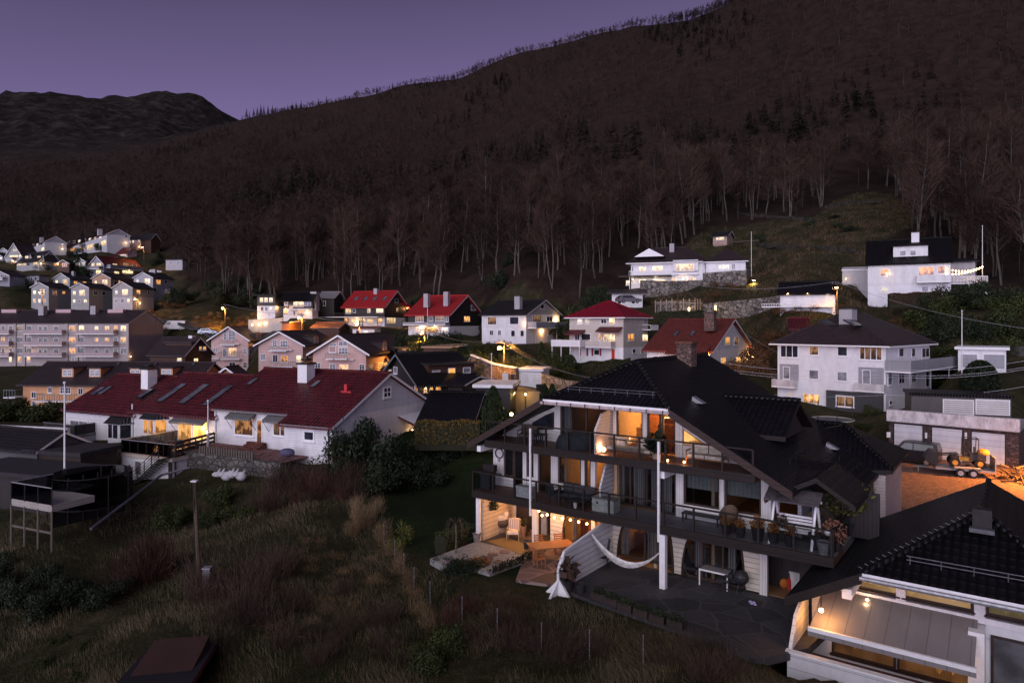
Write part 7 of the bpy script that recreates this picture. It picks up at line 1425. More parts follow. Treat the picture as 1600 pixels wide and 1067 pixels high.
# small unevenness, rock steps high up
_rough = np.array([[mnoise.noise((x*.12, y*.12, 0))*.35+mnoise.noise((x*.5, y*.5, 3))*.10 for x, y in zip(r1, r2)] for r1, r2 in zip(TX, TY)])
_far = np.clip((_dd-150)/200, 0, 1); _big = np.array([[mnoise.fractal((x*.012, y*.012, 5), .9, 2.1, 5) for x, y in zip(r1, r2)] for r1, r2 in zip(TX, TY)])
_vf = np.clip((_dd-900)/300, 0, 1)
_rock = np.array([[mnoise.hetero_terrain((x*.02, y*.02, 9), .9, 2.2, 6, .7) for x, y in zip(r1, r2)] if r2[0] > 800 else [0]*len(r1) for r1, r2 in zip(TX, TY)])
_z = _z+_rough*np.where((_dd < 46) & (TX < -6), 1.3, np.where(_dd < 130, .15, 1.0))+_big*(_far*5+_vf*6)+(_rock-1)*_vf*7
_z = carve(TX, TY, _z)
_v = np.c_[TX.ravel(), TY.ravel(), _z.ravel()]
nr, nc = TX.shape; _id = np.arange(nr*nc).reshape(nr, nc)
_f = np.stack([_id[:-1, :-1], _id[:-1, 1:], _id[1:, 1:], _id[1:, :-1]], -1).reshape(-1, 4)
def np_mesh(name, v, f, mats, mi=None, smooth=False, parent=None, k=None):
    me = bpy.data.meshes.new(name); v = np.asarray(v, np.float32); f = np.asarray(f, np.int32); k = f.shape[1]
    me.vertices.add(len(v)); me.vertices.foreach_set('co', v.ravel()); me.loops.add(f.size); me.loops.foreach_set('vertex_index', f.ravel())
    me.polygons.add(len(f)); me.polygons.foreach_set('loop_start', np.arange(0, f.size, k, dtype=np.int32))
    for m in mats: me.materials.append(m)
    if mi is not None: me.polygons.foreach_set('material_index', np.asarray(mi, np.int32))
    if smooth: me.polygons.foreach_set('use_smooth', np.ones(len(f), bool))
    me.update(calc_edges=True); o = bpy.data.objects.new(name, me); COL.objects.link(o)
    if parent: o.parent = parent
    return o
mt, nt, b = nmat('hillside_ground')
g = N(nt, 'ShaderNodeNewGeometry'); at = N(nt, 'ShaderNodeAttribute'); at.attribute_name = 'cover'
n1 = N(nt, 'ShaderNodeTexNoise', Scale=.22, Detail=8.0, Roughness=.65); L(nt, g.outputs['Position'], n1.inputs['Vector'])
n2 = N(nt, 'ShaderNodeTexNoise', Scale=1.7, Detail=10.0, Roughness=.7); L(nt, g.outputs['Position'], n2.inputs['Vector'])
k = mth(nt, 'ADD', mth(nt, 'MULTIPLY', n1.outputs[0], .55), mth(nt, 'MULTIPLY', n2.outputs[0], .45))
grass = ramp(nt, k, [(.36, (.014, .018, .007)), (.50, (.032, .030, .014)), (.64, (.075, .058, .034))])
litter = ramp(nt, k, [(.38, (.010, .0068, .0055)), (.62, (.036, .022, .0165))])
n3 = N(nt, 'ShaderNodeTexNoise', Scale=.045, Detail=14.0, Roughness=.8); L(nt, g.outputs['Position'], n3.inputs['Vector'])
rock = ramp(nt, n3.outputs[0], [(.40, (.006, .006, .006)), (.5, (.022, .019, .017)), (.56, (.05, .044, .039)), (.66, (.12, .105, .095))])
sp = N(nt, 'ShaderNodeSeparateColor'); L(nt, at.outputs['Color'], sp.inputs[0])
lawn = ramp(nt, k, [(.36, (.006, .012, .004)), (.64, (.018, .028, .009))])
c1 = mixc(nt, sp.outputs[0], grass, litter); c2 = mixc(nt, sp.outputs[1], c1, rock); c3 = mixc(nt, sp.outputs[2], c2, lawn)
L(nt, c3, b.inputs['Base Color']); b.inputs['Roughness'].default_value = .95; b.inputs['Specular IOR Level'].default_value = .1
bump(nt, b, mth(nt, 'ADD', n2.outputs[0], mth(nt, 'MULTIPLY', mth(nt, 'MULTIPLY', n3.outputs[0], sp.outputs[1]), 90.0)), .8, .25)
TER = np_mesh('ground', _v, _f, [mt], smooth=True); TER['kind'] = 'structure'
PXT = TX/TY*F+CX; PYT = HY-_z/TY*F
MEADOW = [(1020, 440), (1075, 378), (1110, 356), (1200, 347), (1275, 340), (1300, 315), (1345, 300), (1395, 304), (1418, 322), (1440, 345), (1385, 372), (1352, 380), (1352, 460), (1500, 520), (1200, 530), (1000, 470)]
foot_px = np.array([-900, -200, 0, 120, 200, 260, 290, 330, 400, 500, 640, 760, 900, 980, 1060, 1110, 1360, 1430, 1500, 1600, 1900, 2500])
foot_d = np.array([360, 345, 348, 345, 335, 290, 240, 205, 188, 190, 190, 172, 158, 158, 168, 175, 140, 122, 118, 108, 105, 105])
wood = (TY > np.interp(PXT, foot_px, foot_d)) & ~in_poly(PXT, PYT, MEADOW)
rockm = np.clip((TY-850)/200, 0, 1)
_e = 612+np.clip((850-PYT)*-.35, -30, 60)
lawnm = np.clip((PXT-_e)/10, 0, 1)*np.clip((1000-PXT)/20, 0, 1)*((TY < 62) & (TY > 27))*np.clip((930+(PXT-860)*.3-PYT)/14, 0, 1)
ca = TER.data.color_attributes.new('cover', 'FLOAT_COLOR', 'POINT'); buf = np.zeros((nr*nc, 4), np.float32); buf[:, 0] = wood.ravel(); buf[:, 1] = rockm.ravel()*.8; buf[:, 2] = lawnm.ravel(); buf[:, 3] = 1
ca.data.foreach_set('color', buf.ravel())
# ------------------------------------------------------------------ streets and yards laid over the terrain
ASPH = m_plain('asphalt', (.05, .048, .047), .9, scale=3); COBB = m_stone('red_brown_paving_blocks', (.20, .11, .075), 5, mortar=.02, bs=.4)
def road(name, pts, w_, mat, lift=.04):
    V = []; 
    for a, b in zip(pts, pts[1:]):
        A = np.array(a, float); B = np.array(b, float); n = max(2, int(abs(B[2]-A[2])/3+abs(B[0]-A[0])/14))
        V += [A+(B-A)*i/n for i in range(n)]
    V.append(np.array(pts[-1], float)); C = [on_ground(v[0], v[2]) for v in V]; m = MB(); rows = []
    for i, c in enumerate(C):
        t = (C[min(i+1, len(C)-1)]-C[max(i-1, 0)]); t.z = 0; t.normalize(); n = Vector((-t.y, t.x, 0))
        zz = max(ground(*(c+n*k*w_/2).xy) for k in (-1, 0, 1))+lift
        rows.append([Vector(((c+n*k*w_/2).x, (c+n*k*w_/2).y, zz)) for k in (-1, -.5, 0, .5, 1)])
    for a, b in zip(rows, rows[1:]):
        for j in range(4): m.poly([a[j], a[j+1], b[j+1], b[j]] if (a[j+1]-a[j]).cross(b[j]-a[j]).z > 0 else [b[j], b[j+1], a[j+1], a[j]], mat)
        for j in (0, 4): m.poly([a[j], b[j], b[j]-UP*.6, a[j]-UP*.6], mat)
    o = m.build(name); o['kind'] = 'structure'; return o
road('street', [(230, 0, 185), (300, 0, 172), (345, 0, 163), (400, 0, 156), (470, 0, 150), (540, 0, 146), (600, 0, 132), (640, 0, 116)], 5, ASPH)
road('street', [(640, 0, 116), (690, 0, 106), (735, 0, 95), (755, 0, 88.5), (800, 0, 81.5), (845, 0, 77.5), (900, 0, 72)], 4.5, ASPH)
m = MB(); yp = [(1380, 46), (1380, 62), (1420, 66), (1600, 62), (1720, 58), (1720, 42), (1560, 40)]
gzz = []
ya = [on_ground(*p) for p in yp]; zy = -12.1
m.prism([Vector((p.x, p.y, zy-1.2)) for p in ya], UP*1.2, COBB); o = m.build('courtyard_paving'); o['kind'] = 'structure'
# ------------------------------------------------------------------ trees
def quadtri(P0, P1, w0, n):   # thin blades: base p0, tip p1
    d = P1-P0; L_ = np.linalg.norm(d, axis=1, keepdims=True); s = np.cross(d/np.maximum(L_, 1e-6), n); s /= np.maximum(np.linalg.norm(s, axis=1, keepdims=True), 1e-6)
    v = np.stack([P0-s*w0[:, None]/2, P0+s*w0[:, None]/2, P1], 1).reshape(-1, 3); return v, np.arange(len(v)).reshape(-1, 3)
def bare_tree(seed, h, blades, tw, limbs=12, spread=.28, multi=1):
    """trunk and limbs as tapered tubes, twigs as thin blades"""
    g = np.random.default_rng(seed); m = MB(); P0 = []; P1 = []
    for s in range(multi):
        base = Vector((g.normal()*.35*(multi > 1), g.normal()*.35*(multi > 1), 0)); lean = Vector((g.normal()*.06, g.normal()*.06, 1))
        pts = [base]; 
        for i in range(6): pts.append(pts[-1]+(lean+Vector((g.normal()*.07, g.normal()*.07, 0)))*h/6)
        r0 = h*.0125*(1 if multi == 1 else .7)
        for i in range(6): m.tube(pts[i], pts[i+1], r0*(1-i/6.6), TRUNKM, r0*(1-(i+1)/6.6), 5)
        for i in range(limbs//multi):
            k = g.uniform(.32, .97); f = k*6; j = min(5, int(f)); b = pts[j].lerp(pts[j+1], f-j); a = g.uniform(0, 6.283); ln = h*spread*(1.15-k*.75)*g.uniform(.7, 1.2)
            d = Vector((math.cos(a), math.sin(a), g.uniform(.7, 1.6))).normalized()*ln; e = b+d; mid = b+d*.5+UP*-.04*ln
            m.tube(b, mid, r0*.4*(1.1-k), TRUNKM, r0*.25*(1.1-k), 4); m.tube(mid, e, r0*.25*(1.1-k), TRUNKM, .012, 4)
            n = blades//(limbs)
            for q in range(n):
                t = g.uniform(.15, 1.0); p = b+d*t+Vector((g.normal(), g.normal(), g.normal()))*.12*ln; dd = Vector((math.cos(a)+g.normal()*.8, math.sin(a)+g.normal()*.8, g.uniform(.3, 2.0))).normalized()*g.uniform(.06, .16)*h
                P0.append(p); P1.append(p+dd)
    P0 = np.array(P0); P1 = np.array(P1); nn = g.normal(size=P0.shape); v, f = quadtri(P0, P1, g.uniform(.6, 1.2, len(P0))*tw, nn)
    return m, v, f
TRUNKM = m_leaf('grey_bark', (.028, .023, .020), (.115, .098, .085), .9); CROWNM = m_leaf('bare_twig_crown', (.013, .008, .0063), (.075, .046, .034), .9, scale=.018)
SPR = m_leaf('spruce_needles', (.006, .010, .008), (.020, .028, .018), .9)
def spruce(seed, h, n=420):
    g = np.random.default_rng(seed); k = g.random(n)**.8; z = h*(.08+.9*k); r = (1-k)*h*.17+.1; a = g.random(n)*6.283
    P0 = np.c_[np.zeros(n), np.zeros(n), z]; P1 = np.c_[np.cos(a)*r, np.sin(a)*r, z-.25*r-.1]; v, f = quadtri(P1, P0, np.full(n, .55)*(.4+r*.35), np.tile([[0., 0, 1]], (n, 1))+g.normal(size=(n, 3))*.3)
    m = MB(); m.tube((0, 0, 0), (0, 0, h), .16, TRUNKM, .02, 5); return m, v, f
PARK = bpy.data.collections.new('models')     # source meshes only, never linked to the scene
def model(mtuple, crown_mat, trunk_name='trunk'):
    m, v, f = mtuple; me = m.build('trunk'); tm = me.data; bpy.data.objects.remove(me)
    c = np_mesh('crown', v, f, [crown_mat]); cm = c.data; bpy.data.objects.remove(c); return tm, cm
def place_tree(name, label, cat, md, p, rz, sc, group):
    o = bpy.data.objects.new(name, md[0]); COL.objects.link(o); o.location = p; o.rotation_euler = (0, 0, rz); o.scale = sc if isinstance(sc, tuple) else (sc,)*3; meta(o, label, cat, group)
    c = bpy.data.objects.new('crown', md[1]); COL.objects.link(c); c.parent = o; return o
BT = [model(bare_tree(20+i, 14+i % 3, 1000, .07, 18, .30, 1 if i % 3 else 2), CROWNM) for i in range(6)]
ST = [model(spruce(60+i, 15, 420), SPR) for i in range(2)]
# candidates over the whole wood
g = np.random.default_rng(5); cand = []
ncand = 60000; cx = g.uniform(-500, 2000, ncand); cl = g.uniform(math.log(100), math.log(1000), ncand); cd = np.exp(cl); cz = ground_a((cx-CX)/F, cl); cy = HY-cz/cd*F
ok = (cd > np.interp(cx, foot_px, foot_d)+2) & ~in_poly(cx, cy, MEADOW) & (cy > -190) & (cx > -140) & (cx < 1760) & ~((cd > 850) & (cx < 420))
skyl = np.interp(cx, [-900, 380, 500, 640, 800, 950, 1100, 1250, 2500], [990, 950, 850, 760, 640, 540, 500, 450, 440]); ok &= cd < skyl*1.15
idx = np.nonzero(ok)[0]
# thin out to about real spacing: keep with probability so that density ~ 1 per (6.2 m)^2, less far away
area = (2500/F)*(math.log(1000)-math.log(100))/ncand*cd**2
keep = g.random(ncand) < area/np.where(cd < 240, 26, np.where(cd > skyl*.86, 20, np.where(cd < 420, 40, 44))); idx = np.array([i for i in idx if keep[i] or (area[i] > 26 and cd[i] < 240)])
order = idx[np.argsort(cd[idx])]
TX_, TY_, TZ_ = (cx-CX)/F*cd, cd, cz
IND = 285; wood_n = 0; rest = []
pale = 'pale trunked'; 
for i in order:
    vis = -60 < cx[i] < 1660
    if vis and wood_n < IND and (cd[i] < 330) and g.random() < .72:
        sc = g.uniform(.95, 1.5)
        place_tree('bare_tree', 'bare leafless tree with thin grey trunk in the wood above the houses', 'tree', BT[int(g.integers(6))], (TX_[i], TY_[i], TZ_[i]-.3), g.uniform(0, 6.28), (sc, sc, sc*g.uniform(.85, 1.15)), 'bare trees at the lower edge of the wood'); wood_n += 1
    else: rest.append(i)
# spruces standing on the ridge line
for k, px in enumerate(list(np.linspace(384, 462, 14))+[470, 486, 497, 512, 590, 868, 955]):
    d = float(np.interp(px, [380, 500, 640, 800, 950], [935, 850, 755, 635, 535])); p = on_ground(px+g.uniform(-2, 2), d); s = g.uniform(.5, .95)*d/900
    place_tree('spruce', 'small dark spruce standing against the sky on the ridge', 'tree', ST[k % 2], p-UP*1, g.uniform(0, 6), s*1.15, 'spruces on the ridge line')
# all the other trees of the wood as one mass
def mass_variant(seed):
    m, v, f = bare_tree(seed, 13, 150, .20, 7, .30); k = []
    t = MB(); t.tube((0, 0, 0), (0, 0, 8.5), .13, TRUNKM, .04, 3); tv = np.array([tuple(x) for x in t.v]); tf = []
    for fc in t.f:
        for q in range(1, len(fc)-1): tf.append((fc[0], fc[q], fc[q+1]))
    tf = np.array(tf); return np.r_[tv, v], np.r_[tf, f+len(tv)], np.r_[np.ones(len(tf), int), np.zeros(len(f), int)]
MV_ = [mass_variant(100+i) for i in range(5)]
def mass_spruce(seed):
    m, v, f = spruce(seed, 13, 110); return v*[1.25, 1.25, 1], f, np.full(len(f), 2)
MSP = [mass_spruce(140+i) for i in range(2)]
VV, FF, MI = [], [], []; off = 0
for i in rest:
    con = mnoise.noise((TX_[i]*.012, TY_[i]*.012, 8)) > (.30 if cd[i] < 260 else .24) and g.random() < .6
    v, f, mi = MSP[int(g.integers(2))] if con else MV_[int(g.integers(5))]; s = g.uniform(.6, 1.3)*float(np.interp(cd[i]/skyl[i], [.45, .85, 1.0], [1, .7, .5]))*(.75+.6*abs(mnoise.noise((TX_[i]*.02, TY_[i]*.02, 4)))); a = g.uniform(0, 6.28); ca, sa = math.cos(a), math.sin(a)
    q = np.c_[(v[:, 0]*ca-v[:, 1]*sa)*s, (v[:, 0]*sa+v[:, 1]*ca)*s, v[:, 2]*s*g.uniform(.85, 1.15)]+[TX_[i], TY_[i], TZ_[i]-.3]
    VV.append(q); FF.append(f+off); MI.append(mi); off += len(v)
WOODS = np_mesh('wood', np.concatenate(VV), np.concatenate(FF), [CROWNM, TRUNKM, SPR], np.concatenate(MI)); WOODS['kind'] = 'stuff'; WOODS['label'] = 'bare brown wood covering the hillside'; WOODS['category'] = 'wood'
print('TREES', wood_n, len(rest), off)
# ------------------------------------------------------------------ shrubs, hedges, conifers
def blob_np(seed, n, sz, sq=.75, lobes=6):
    g2 = np.random.default_rng(seed); c = g2.normal(size=(lobes, 3))*.42; c[:, 2] = np.abs(c[:, 2])*.8+.25; rr = g2.uniform(.35, .62, lobes); k = g2.integers(0, lobes, n)
    d = g2.normal(size=(n, 3)); d /= np.linalg.norm(d, axis=1, keepdims=True); p = c[k]+d*(rr[k]*g2.random(n)**.33)[:, None]; p[:, 2] = np.maximum(p[:, 2]*sq, .02)
    a = g2.normal(size=(n, 3)); a /= np.linalg.norm(a, axis=1, keepdims=True); b = np.cross(a, d); b /= np.maximum(np.linalg.norm(b, axis=1, keepdims=True), 1e-6); s = g2.uniform(.6, 1.3, (n, 1))*sz
    v = np.stack([p-b*s*.45, p+a*s, p+b*s*.45, p-a*s*.6], 1).reshape(-1, 3); return v, np.arange(4*n).reshape(-1, 4)
def keepmesh(v, f, mats): o = np_mesh('foliage', v, f, mats); me = o.data; bpy.data.objects.remove(o); return me
EV = [keepmesh(*blob_np(200+i, 2200, .06), [LEAFD]) for i in range(3)]; EG = [keepmesh(*blob_np(210+i, 1800, .07), [LEAFG]) for i in range(3)]; EY = [keepmesh(*blob_np(220+i, 1500, .07), [LEAFY]) for i in range(2)]
EB = [keepmesh(*blob_np(230+i, 1500, .05), [m_leaf('brown_winter_leaf', (.05, .025, .012), (.13, .065, .03))]) for i in range(2)]
def twig_shrub(seed, n, w_, spread, mat):
    g2 = np.random.default_rng(seed); a = g2.random(n)*6.283; r = np.abs(g2.normal(size=n))*.22; P0 = np.c_[np.cos(a)*r, np.sin(a)*r, np.zeros(n)]
    st = g2.random(n); d = np.c_[np.cos(a)*spread, np.sin(a)*spread, np.ones(n)]+g2.normal(size=(n, 3))*[.28, .28, .12]; d /= np.linalg.norm(d, axis=1, keepdims=True)
    lo = (g2.random(n) < .65)*g2.uniform(0, .75, n); P0 = P0+d*lo[:, None]+g2.normal(size=(n, 3))*.05*lo[:, None]; d2 = d+g2.normal(size=(n, 3))*.35; d2 /= np.linalg.norm(d2, axis=1, keepdims=True); P1 = P0+d2*(g2.uniform(.25, .6, n)*np.where(lo > 0, .6, 1.5))[:, None]; P0[:, 2] = np.maximum(P0[:, 2], 0)
    v, f = quadtri(P0, P1, np.full(n, w_), g2.normal(size=(n, 3))); return keepmesh(v, f, [mat])
TWR = m_leaf('reddish_bare_twig', (.030, .014, .010), (.085, .042, .030)); TWB = m_leaf('brown_bare_twig', (.030, .020, .014), (.085, .055, .04)); TWS = m_leaf('straw_stalk', (.11, .07, .035), (.26, .18, .10))
SR = [twig_shrub(300+i, 800, .011, .45, TWR) for i in range(2)]; SB = [twig_shrub(310+i, 650, .011, .6, TWB) for i in range(3)]; SS = [twig_shrub(320+i, 500, .014, .3, TWS) for i in range(2)]
def shrub(name, label, cat, me, p, sc, group=None):
    o = bpy.data.objects.new(name, me); COL.objects.link(o); o.location = p; o.rotation_euler = (0, 0, rng.uniform(0, 6.28)); o.scale = sc if isinstance(sc, tuple) else (sc,)*3; return meta(o, label, cat, group)
def shr(kind, px, d, h, w_=None, label=None, group=None, sink=.15):
    MS = {'ev': EV, 'gr': EG, 'ye': EY, 'br': EB, 'red': SR, 'twig': SB, 'straw': SS}[kind]; w_ = w_ or h
    k = {'ev': 1.05, 'gr': 1.05, 'ye': 1.05, 'br': 1.05}.get(kind, 1.1); p = on_ground(px, d, sink)
    lb, nm, ct, gr = {'ev': ('dark evergreen shrub among the village gardens', 'evergreen_shrub', 'shrub', 'dark evergreen shrubs'), 'gr': ('green shrub in the village gardens', 'green_shrub', 'shrub', 'green shrubs'), 'ye': ('yellow green lamp-lit shrub', 'lit_shrub', 'shrub', 'yellow green shrubs'), 'br': ('brown winter shrub in the village gardens', 'brown_shrub', 'shrub', 'brown winter shrubs'),
      'red': ('reddish bare stemmed bush on the grass slope', 'bare_bush', 'bush', 'reddish bare bushes'), 'twig': ('brown leafless bush in the rough grass', 'leafless_bush', 'bush', 'brown leafless bushes'), 'straw': ('tall straw coloured dry grass clump', 'dry_grass_clump', 'grass clump', 'straw coloured clumps')}[kind]
    return shrub(nm, label or lb, ct, MS[rng.randrange(len(MS))], p, (w_*k/2, w_*k/2, h/1.0/1.05), None if label and not group else (group or gr))
U = rng.uniform
for px, d, h, w_ in ((545, 50.5, 3.6, 4.5), (570, 49.5, 3.8, 4.8), (600, 50, 3.5, 4.5), (625, 51, 2.8, 3.6), (640, 53, 2.6, 3.4), (530, 48, 2.4, 3.2), (660, 52, 2.4, 3), (680, 50, 2.2, 3.2), (700, 53, 1.8, 2.6), (582, 47, 2.5, 3.6)): shr('ev', px, d, h, w_)
for i in range(30): px = U(395, 560); shr('twig', px, U(44, 48.5)-(px < 430)*2, U(1.6, 2.8))
for i in range(10): shr('red', U(420, 545), U(42.5, 46), U(1.5, 2.4))
for i in range(7): shr('red', U(190, 250), U(33.5, 35.5), U(2.4, 3.3), U(2.4, 3.2))
for i in range(12): shr('straw', U(545, 605), U(37.5, 42.5), U(1.2, 2.0), U(1.2, 1.8))
for i in range(14): shr('straw', 600+i*5+U(-6, 6), 38-i*.85+U(-.6, .6), U(.7, 1.1), U(1.0, 1.5))
for i in range(26): shr('twig', U(300, 470), U(25.5, 33), U(1.4, 2.6))
for i in range(16): shr('twig', U(440, 640), U(24, 31), U(1.0, 1.8))
for i in range(30): px = U(690, 1150); shr('twig', px, 28.2-(px-690)*.008+U(-3.2, -.6), U(.8, 1.4), U(1.4, 2.2))
for i in range(16): shr('red', U(660, 830), U(25.5, 29), U(.7, 1.2), U(1.2, 1.8))
for i in range(14): shr('ev', U(-20, 150), U(31, 37), U(1.0, 1.8), U(1.6, 2.6))
for i in range(8): shr('gr', U(60, 140), U(25, 29), U(.3, .5), U(.5, .8), 'low yellow flowering shrub on the dark lower left slope', 'low yellow shrubs')
for i in range(9): shr('gr', U(265, 400), U(42, 46), U(.8, 1.5), U(1.4, 2.2))
for i in range(7): shr('gr', U(620, 720), U(23, 25.5), U(.7, 1.2), U(1.2, 1.8))
for px, d, h, w_ in ((705, 32.6, .9, 1.6), (722, 32.2, .95, 1.7), (740, 32.4, .9, 1.5), (690, 33.5, .7, 1.2)): shr('ev', px, d, h, w_, 'low dark evergreen bush at the front edge of the gravel', 'bushes at the gravel edge')
shr('ye', 623, 36.6, 1.4, 1.2, 'small yellow green bush by the old fence line')
# middle village gardens
for i in range(26): px = U(600, 765); shr('ev' if rng.random() < .6 else 'gr', px, U(112, 135)-(px-600)*.13, U(2.2, 4), U(3, 5.5))
for i in range(10): shr('ye', U(755, 830), U(88, 100), U(2, 3.6), U(3, 4.5))
for i in range(10): shr('gr', U(840, 905), U(88, 104), U(1.8, 3.4), U(2.4, 4))
for i in range(10): shr('br', U(1150, 1215), U(88, 104), U(2, 4), U(3, 5))
for i in range(8): shr('br', U(1090, 1160), U(128, 140), U(1.5, 2.5), U(2.5, 4))
for i in range(30): px = U(1330, 1600); shr('ev' if rng.random() < .55 else 'gr', px, U(88, 102), U(2.5, 4.6), U(4, 7))
for i in range(14): shr('ev', U(860, 960), U(138, 155), U(3, 6), U(4, 7))
for i in range(16): shr('ev', U(620, 800), U(160, 185), U(3, 6), U(4, 7))
for i in range(14): shr('ev', U(250, 420), U(192, 215), U(3, 6), U(4, 7))
for i in range(14): shr('ev', U(0, 270), U(205, 300), U(3, 6), U(4, 7))
for i in range(12): shr('br', U(300, 430), U(170, 182), U(.8, 1.8), U(2, 4))
for i in range(8): shr('br', U(232, 290), U(180, 196), U(1, 2.4), U(2.5, 5))
for i in range(34): shr('straw', U(420, 600), U(27, 37), U(.4, .75), U(.9, 1.6), 'low straw coloured tussock on the foreground slope', 'straw tussocks')
for i in range(8): shr('gr', U(-10, 95), U(80, 88), U(2.0, 3.2), U(4, 6))
for i in range(14): shr('br', U(1180, 1420), U(96, 106), U(.8, 1.6), U(2.5, 4))
for i in range(10): shr('gr', U(1398, 1470), U(50, 53), U(.6, 1.0), U(1.2, 1.8))
for i in range(7): shr('gr', U(1240, 1380), U(66, 73), U(.7, 1.4), U(1.4, 2.4))
for i in range(6): shr('gr', U(770, 850), U(52, 62), U(1.4, 2.4), U(2, 3.4))
for i in range(8): shr('ev', U(1180, 1360), U(150, 185), U(1.2, 2.4), U(2, 4), 'dark juniper bush scattered on the meadow slope', 'juniper bushes on the meadow')
def hedge(label, a, b, w_, h, mat, n=3000, sz=.09, rnd=False, name='hedge'):
    """a, b: ground points of the hedge line"""
    a, b = Vector(a), Vector(b); g2 = np.random.default_rng(int(abs(a.x*7+b.y*3))); d = np.array(b-a); L_ = np.linalg.norm(d); ux = d/L_; uy = np.array([-ux[1], ux[0], 0]); uy /= np.linalg.norm(uy)
    t = g2.random(n); u = g2.uniform(-1, 1, n); z = g2.random(n); side = g2.integers(0, 3, n); u = np.where(side == 0, np.sign(u)*(1-.12*g2.random(n)), u); z = np.where(side == 1, 1-.08*g2.random(n), z)
    hh = h*(np.sqrt(np.clip(1-((t-.5)*1.9)**2, .15, 1)) if rnd else 1+.05*np.sin(t*L_*2.1)); p = np.array(a)+t[:, None]*d+(u*w_/2)[:, None]*uy; p[:, 2] += z*hh
    q = g2.normal(size=(n, 3)); q /= np.linalg.norm(q, axis=1, keepdims=True); e = g2.normal(size=(n, 3)); r_ = np.cross(q, e); r_ /= np.linalg.norm(r_, axis=1, keepdims=True); s = g2.uniform(.6, 1.3, (n, 1))*sz
    v = np.stack([p-r_*s*.5, p+q*s, p+r_*s*.5, p-q*s], 1).reshape(-1, 3); lo = np.array(a)
    t_ = thing(name, label, 'hedge', a); o = np_mesh('foliage', v-lo, np.arange(4*n).reshape(-1, 4), [mat]); o.parent = t_
    m = MB(); c = .8
    core = [(a-Vector(uy)*w_/2*c), (b-Vector(uy)*w_/2*c), (b+Vector(uy)*w_/2*c), (a+Vector(uy)*w_/2*c)]; k = .30 if rnd else .92
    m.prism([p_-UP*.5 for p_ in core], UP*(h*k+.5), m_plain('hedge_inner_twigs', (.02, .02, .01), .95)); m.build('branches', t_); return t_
def G2(px, d): return on_ground(px, d, .1)
LEAFH = m_leaf('lamplit_hedge_leaf', (.06, .045, .012), (.15, .10, .03));  # leaf colour holds the orange lamplight on this dark hedge
hedge('long clipped orange-lit hedge in front of the dark tiled garage', P(652, 692, 53.5), P(753, 692, 52), 1.2, 1.7, LEAFH, 4200, .09)
hedge('clipped dark hedge before the white front of the crimson roofed house', P(884, 590, 99), P(985, 582, 97), 1.4, 2.0, LEAFG, 4200, .13)
hedge('tall rounded hedge beside the flagpole at the right edge', P(1500, 612, 74), P(1562, 612, 72), 3.0, 3.3, LEAFD, 9000, .17, True)
hedge('low rust red hedge along the foot of the top right white house', P(1388, 476, 103), P(1470, 472, 101), 1.2, 1.6, m_leaf('rust_hedge_leaf', (.05, .02, .012), (.12, .045, .03)), 2600, .12)
hedge('dark hedge along the drive below the hillside villa', P(1030, 502, 116), P(1100, 500, 115), 1.2, 1.6, LEAFD, 2400, .13)
hedge('small clipped hedge at the garden corner of the lit patio', gpt(688, 858), gpt(738, 838), .9, .75, LEAFG, 2600, .06)
def thuja(label, px, py, d, h, r, mat=LEAFD, n=2600, sz=.1):
    g2 = np.random.default_rng(int(px)); k = g2.random(n); a = g2.random(n)*6.283; rad = r*np.minimum(1, (1-k)*2.2)**.6*(.82+.25*g2.random(n)); p = np.c_[np.cos(a)*rad, np.sin(a)*rad, k*h]; q = np.c_[np.cos(a)*.4, np.sin(a)*.4, np.ones(n)]+g2.normal(size=(n, 3))*.25; q /= np.linalg.norm(q, axis=1, keepdims=True); e = np.cross(q, g2.normal(size=(n, 3))); e /= np.linalg.norm(e, axis=1, keepdims=True); s = g2.uniform(.7, 1.4, (n, 1))*sz
    v = np.stack([p-e*s*.4, p+q*s*1.3, p+e*s*.4, p-q*s], 1).reshape(-1, 3); b = P(px, py, d); t = thing('thuja', label, 'tree', b); o = np_mesh('crown', v, np.arange(4*n).reshape(-1, 4), [mat]); o.parent = t
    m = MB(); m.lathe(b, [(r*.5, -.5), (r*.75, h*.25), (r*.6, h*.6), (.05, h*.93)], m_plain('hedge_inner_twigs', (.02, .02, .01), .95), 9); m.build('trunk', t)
THM = m_leaf('thuja_leaf', (.010, .020, .008), (.030, .045, .018))
thuja('tall dark columnar thuja standing right of the dark garage', 770.5, 694, 51, 4.3, .85, THM); thuja('small pointed thuja before the snowy car, left of a pair', 851, 636, 63, 2.1, .45, THM, 900); thuja('small pointed thuja before the snowy car, right of a pair', 863, 634, 63, 2.0, .42, THM, 900)
thuja('slim thuja beside the green hedge of the crimson roofed house', 846, 575, 95, 3.6, .55, THM, 900, .13); thuja('dark thuja block at the left end of the crimson roofed house hedge', 892, 592, 97, 3.4, 1.0, THM, 1200, .13)
p = P(129, 402, 255); place_tree('spruce', 'dark spruce among the far houses in front of the long white terrace', 'tree', ST[0], p-UP*2, 0, .85, None)
# weeping tree by the gravel
t = thing('weeping_tree', 'small bare weeping tree with a domed crown beside the gravel', 'tree', gpt(712, 864)); p = t.location.copy(); m = MB(); m.path([p, p+Vector((.03, 0, .8)), p+Vector((0, 0, 1.5))], .04, BARKW, 6); m.build('trunk', t); m = MB()
for k in range(22):
    a = k*.9; r_ = rng.uniform(.35, .6); q = [p+Vector((0, 0, 1.45)), p+Vector((math.cos(a)*r_*.6, math.sin(a)*r_*.6, 1.75)), p+Vector((math.cos(a)*r_, math.sin(a)*r_, 1.5)), p+Vector((math.cos(a)*r_*1.1, math.sin(a)*r_*1.1, rng.uniform(.7, 1.1)))]; m.path(q, .009, TWB, 4)
m.build('crown', t)
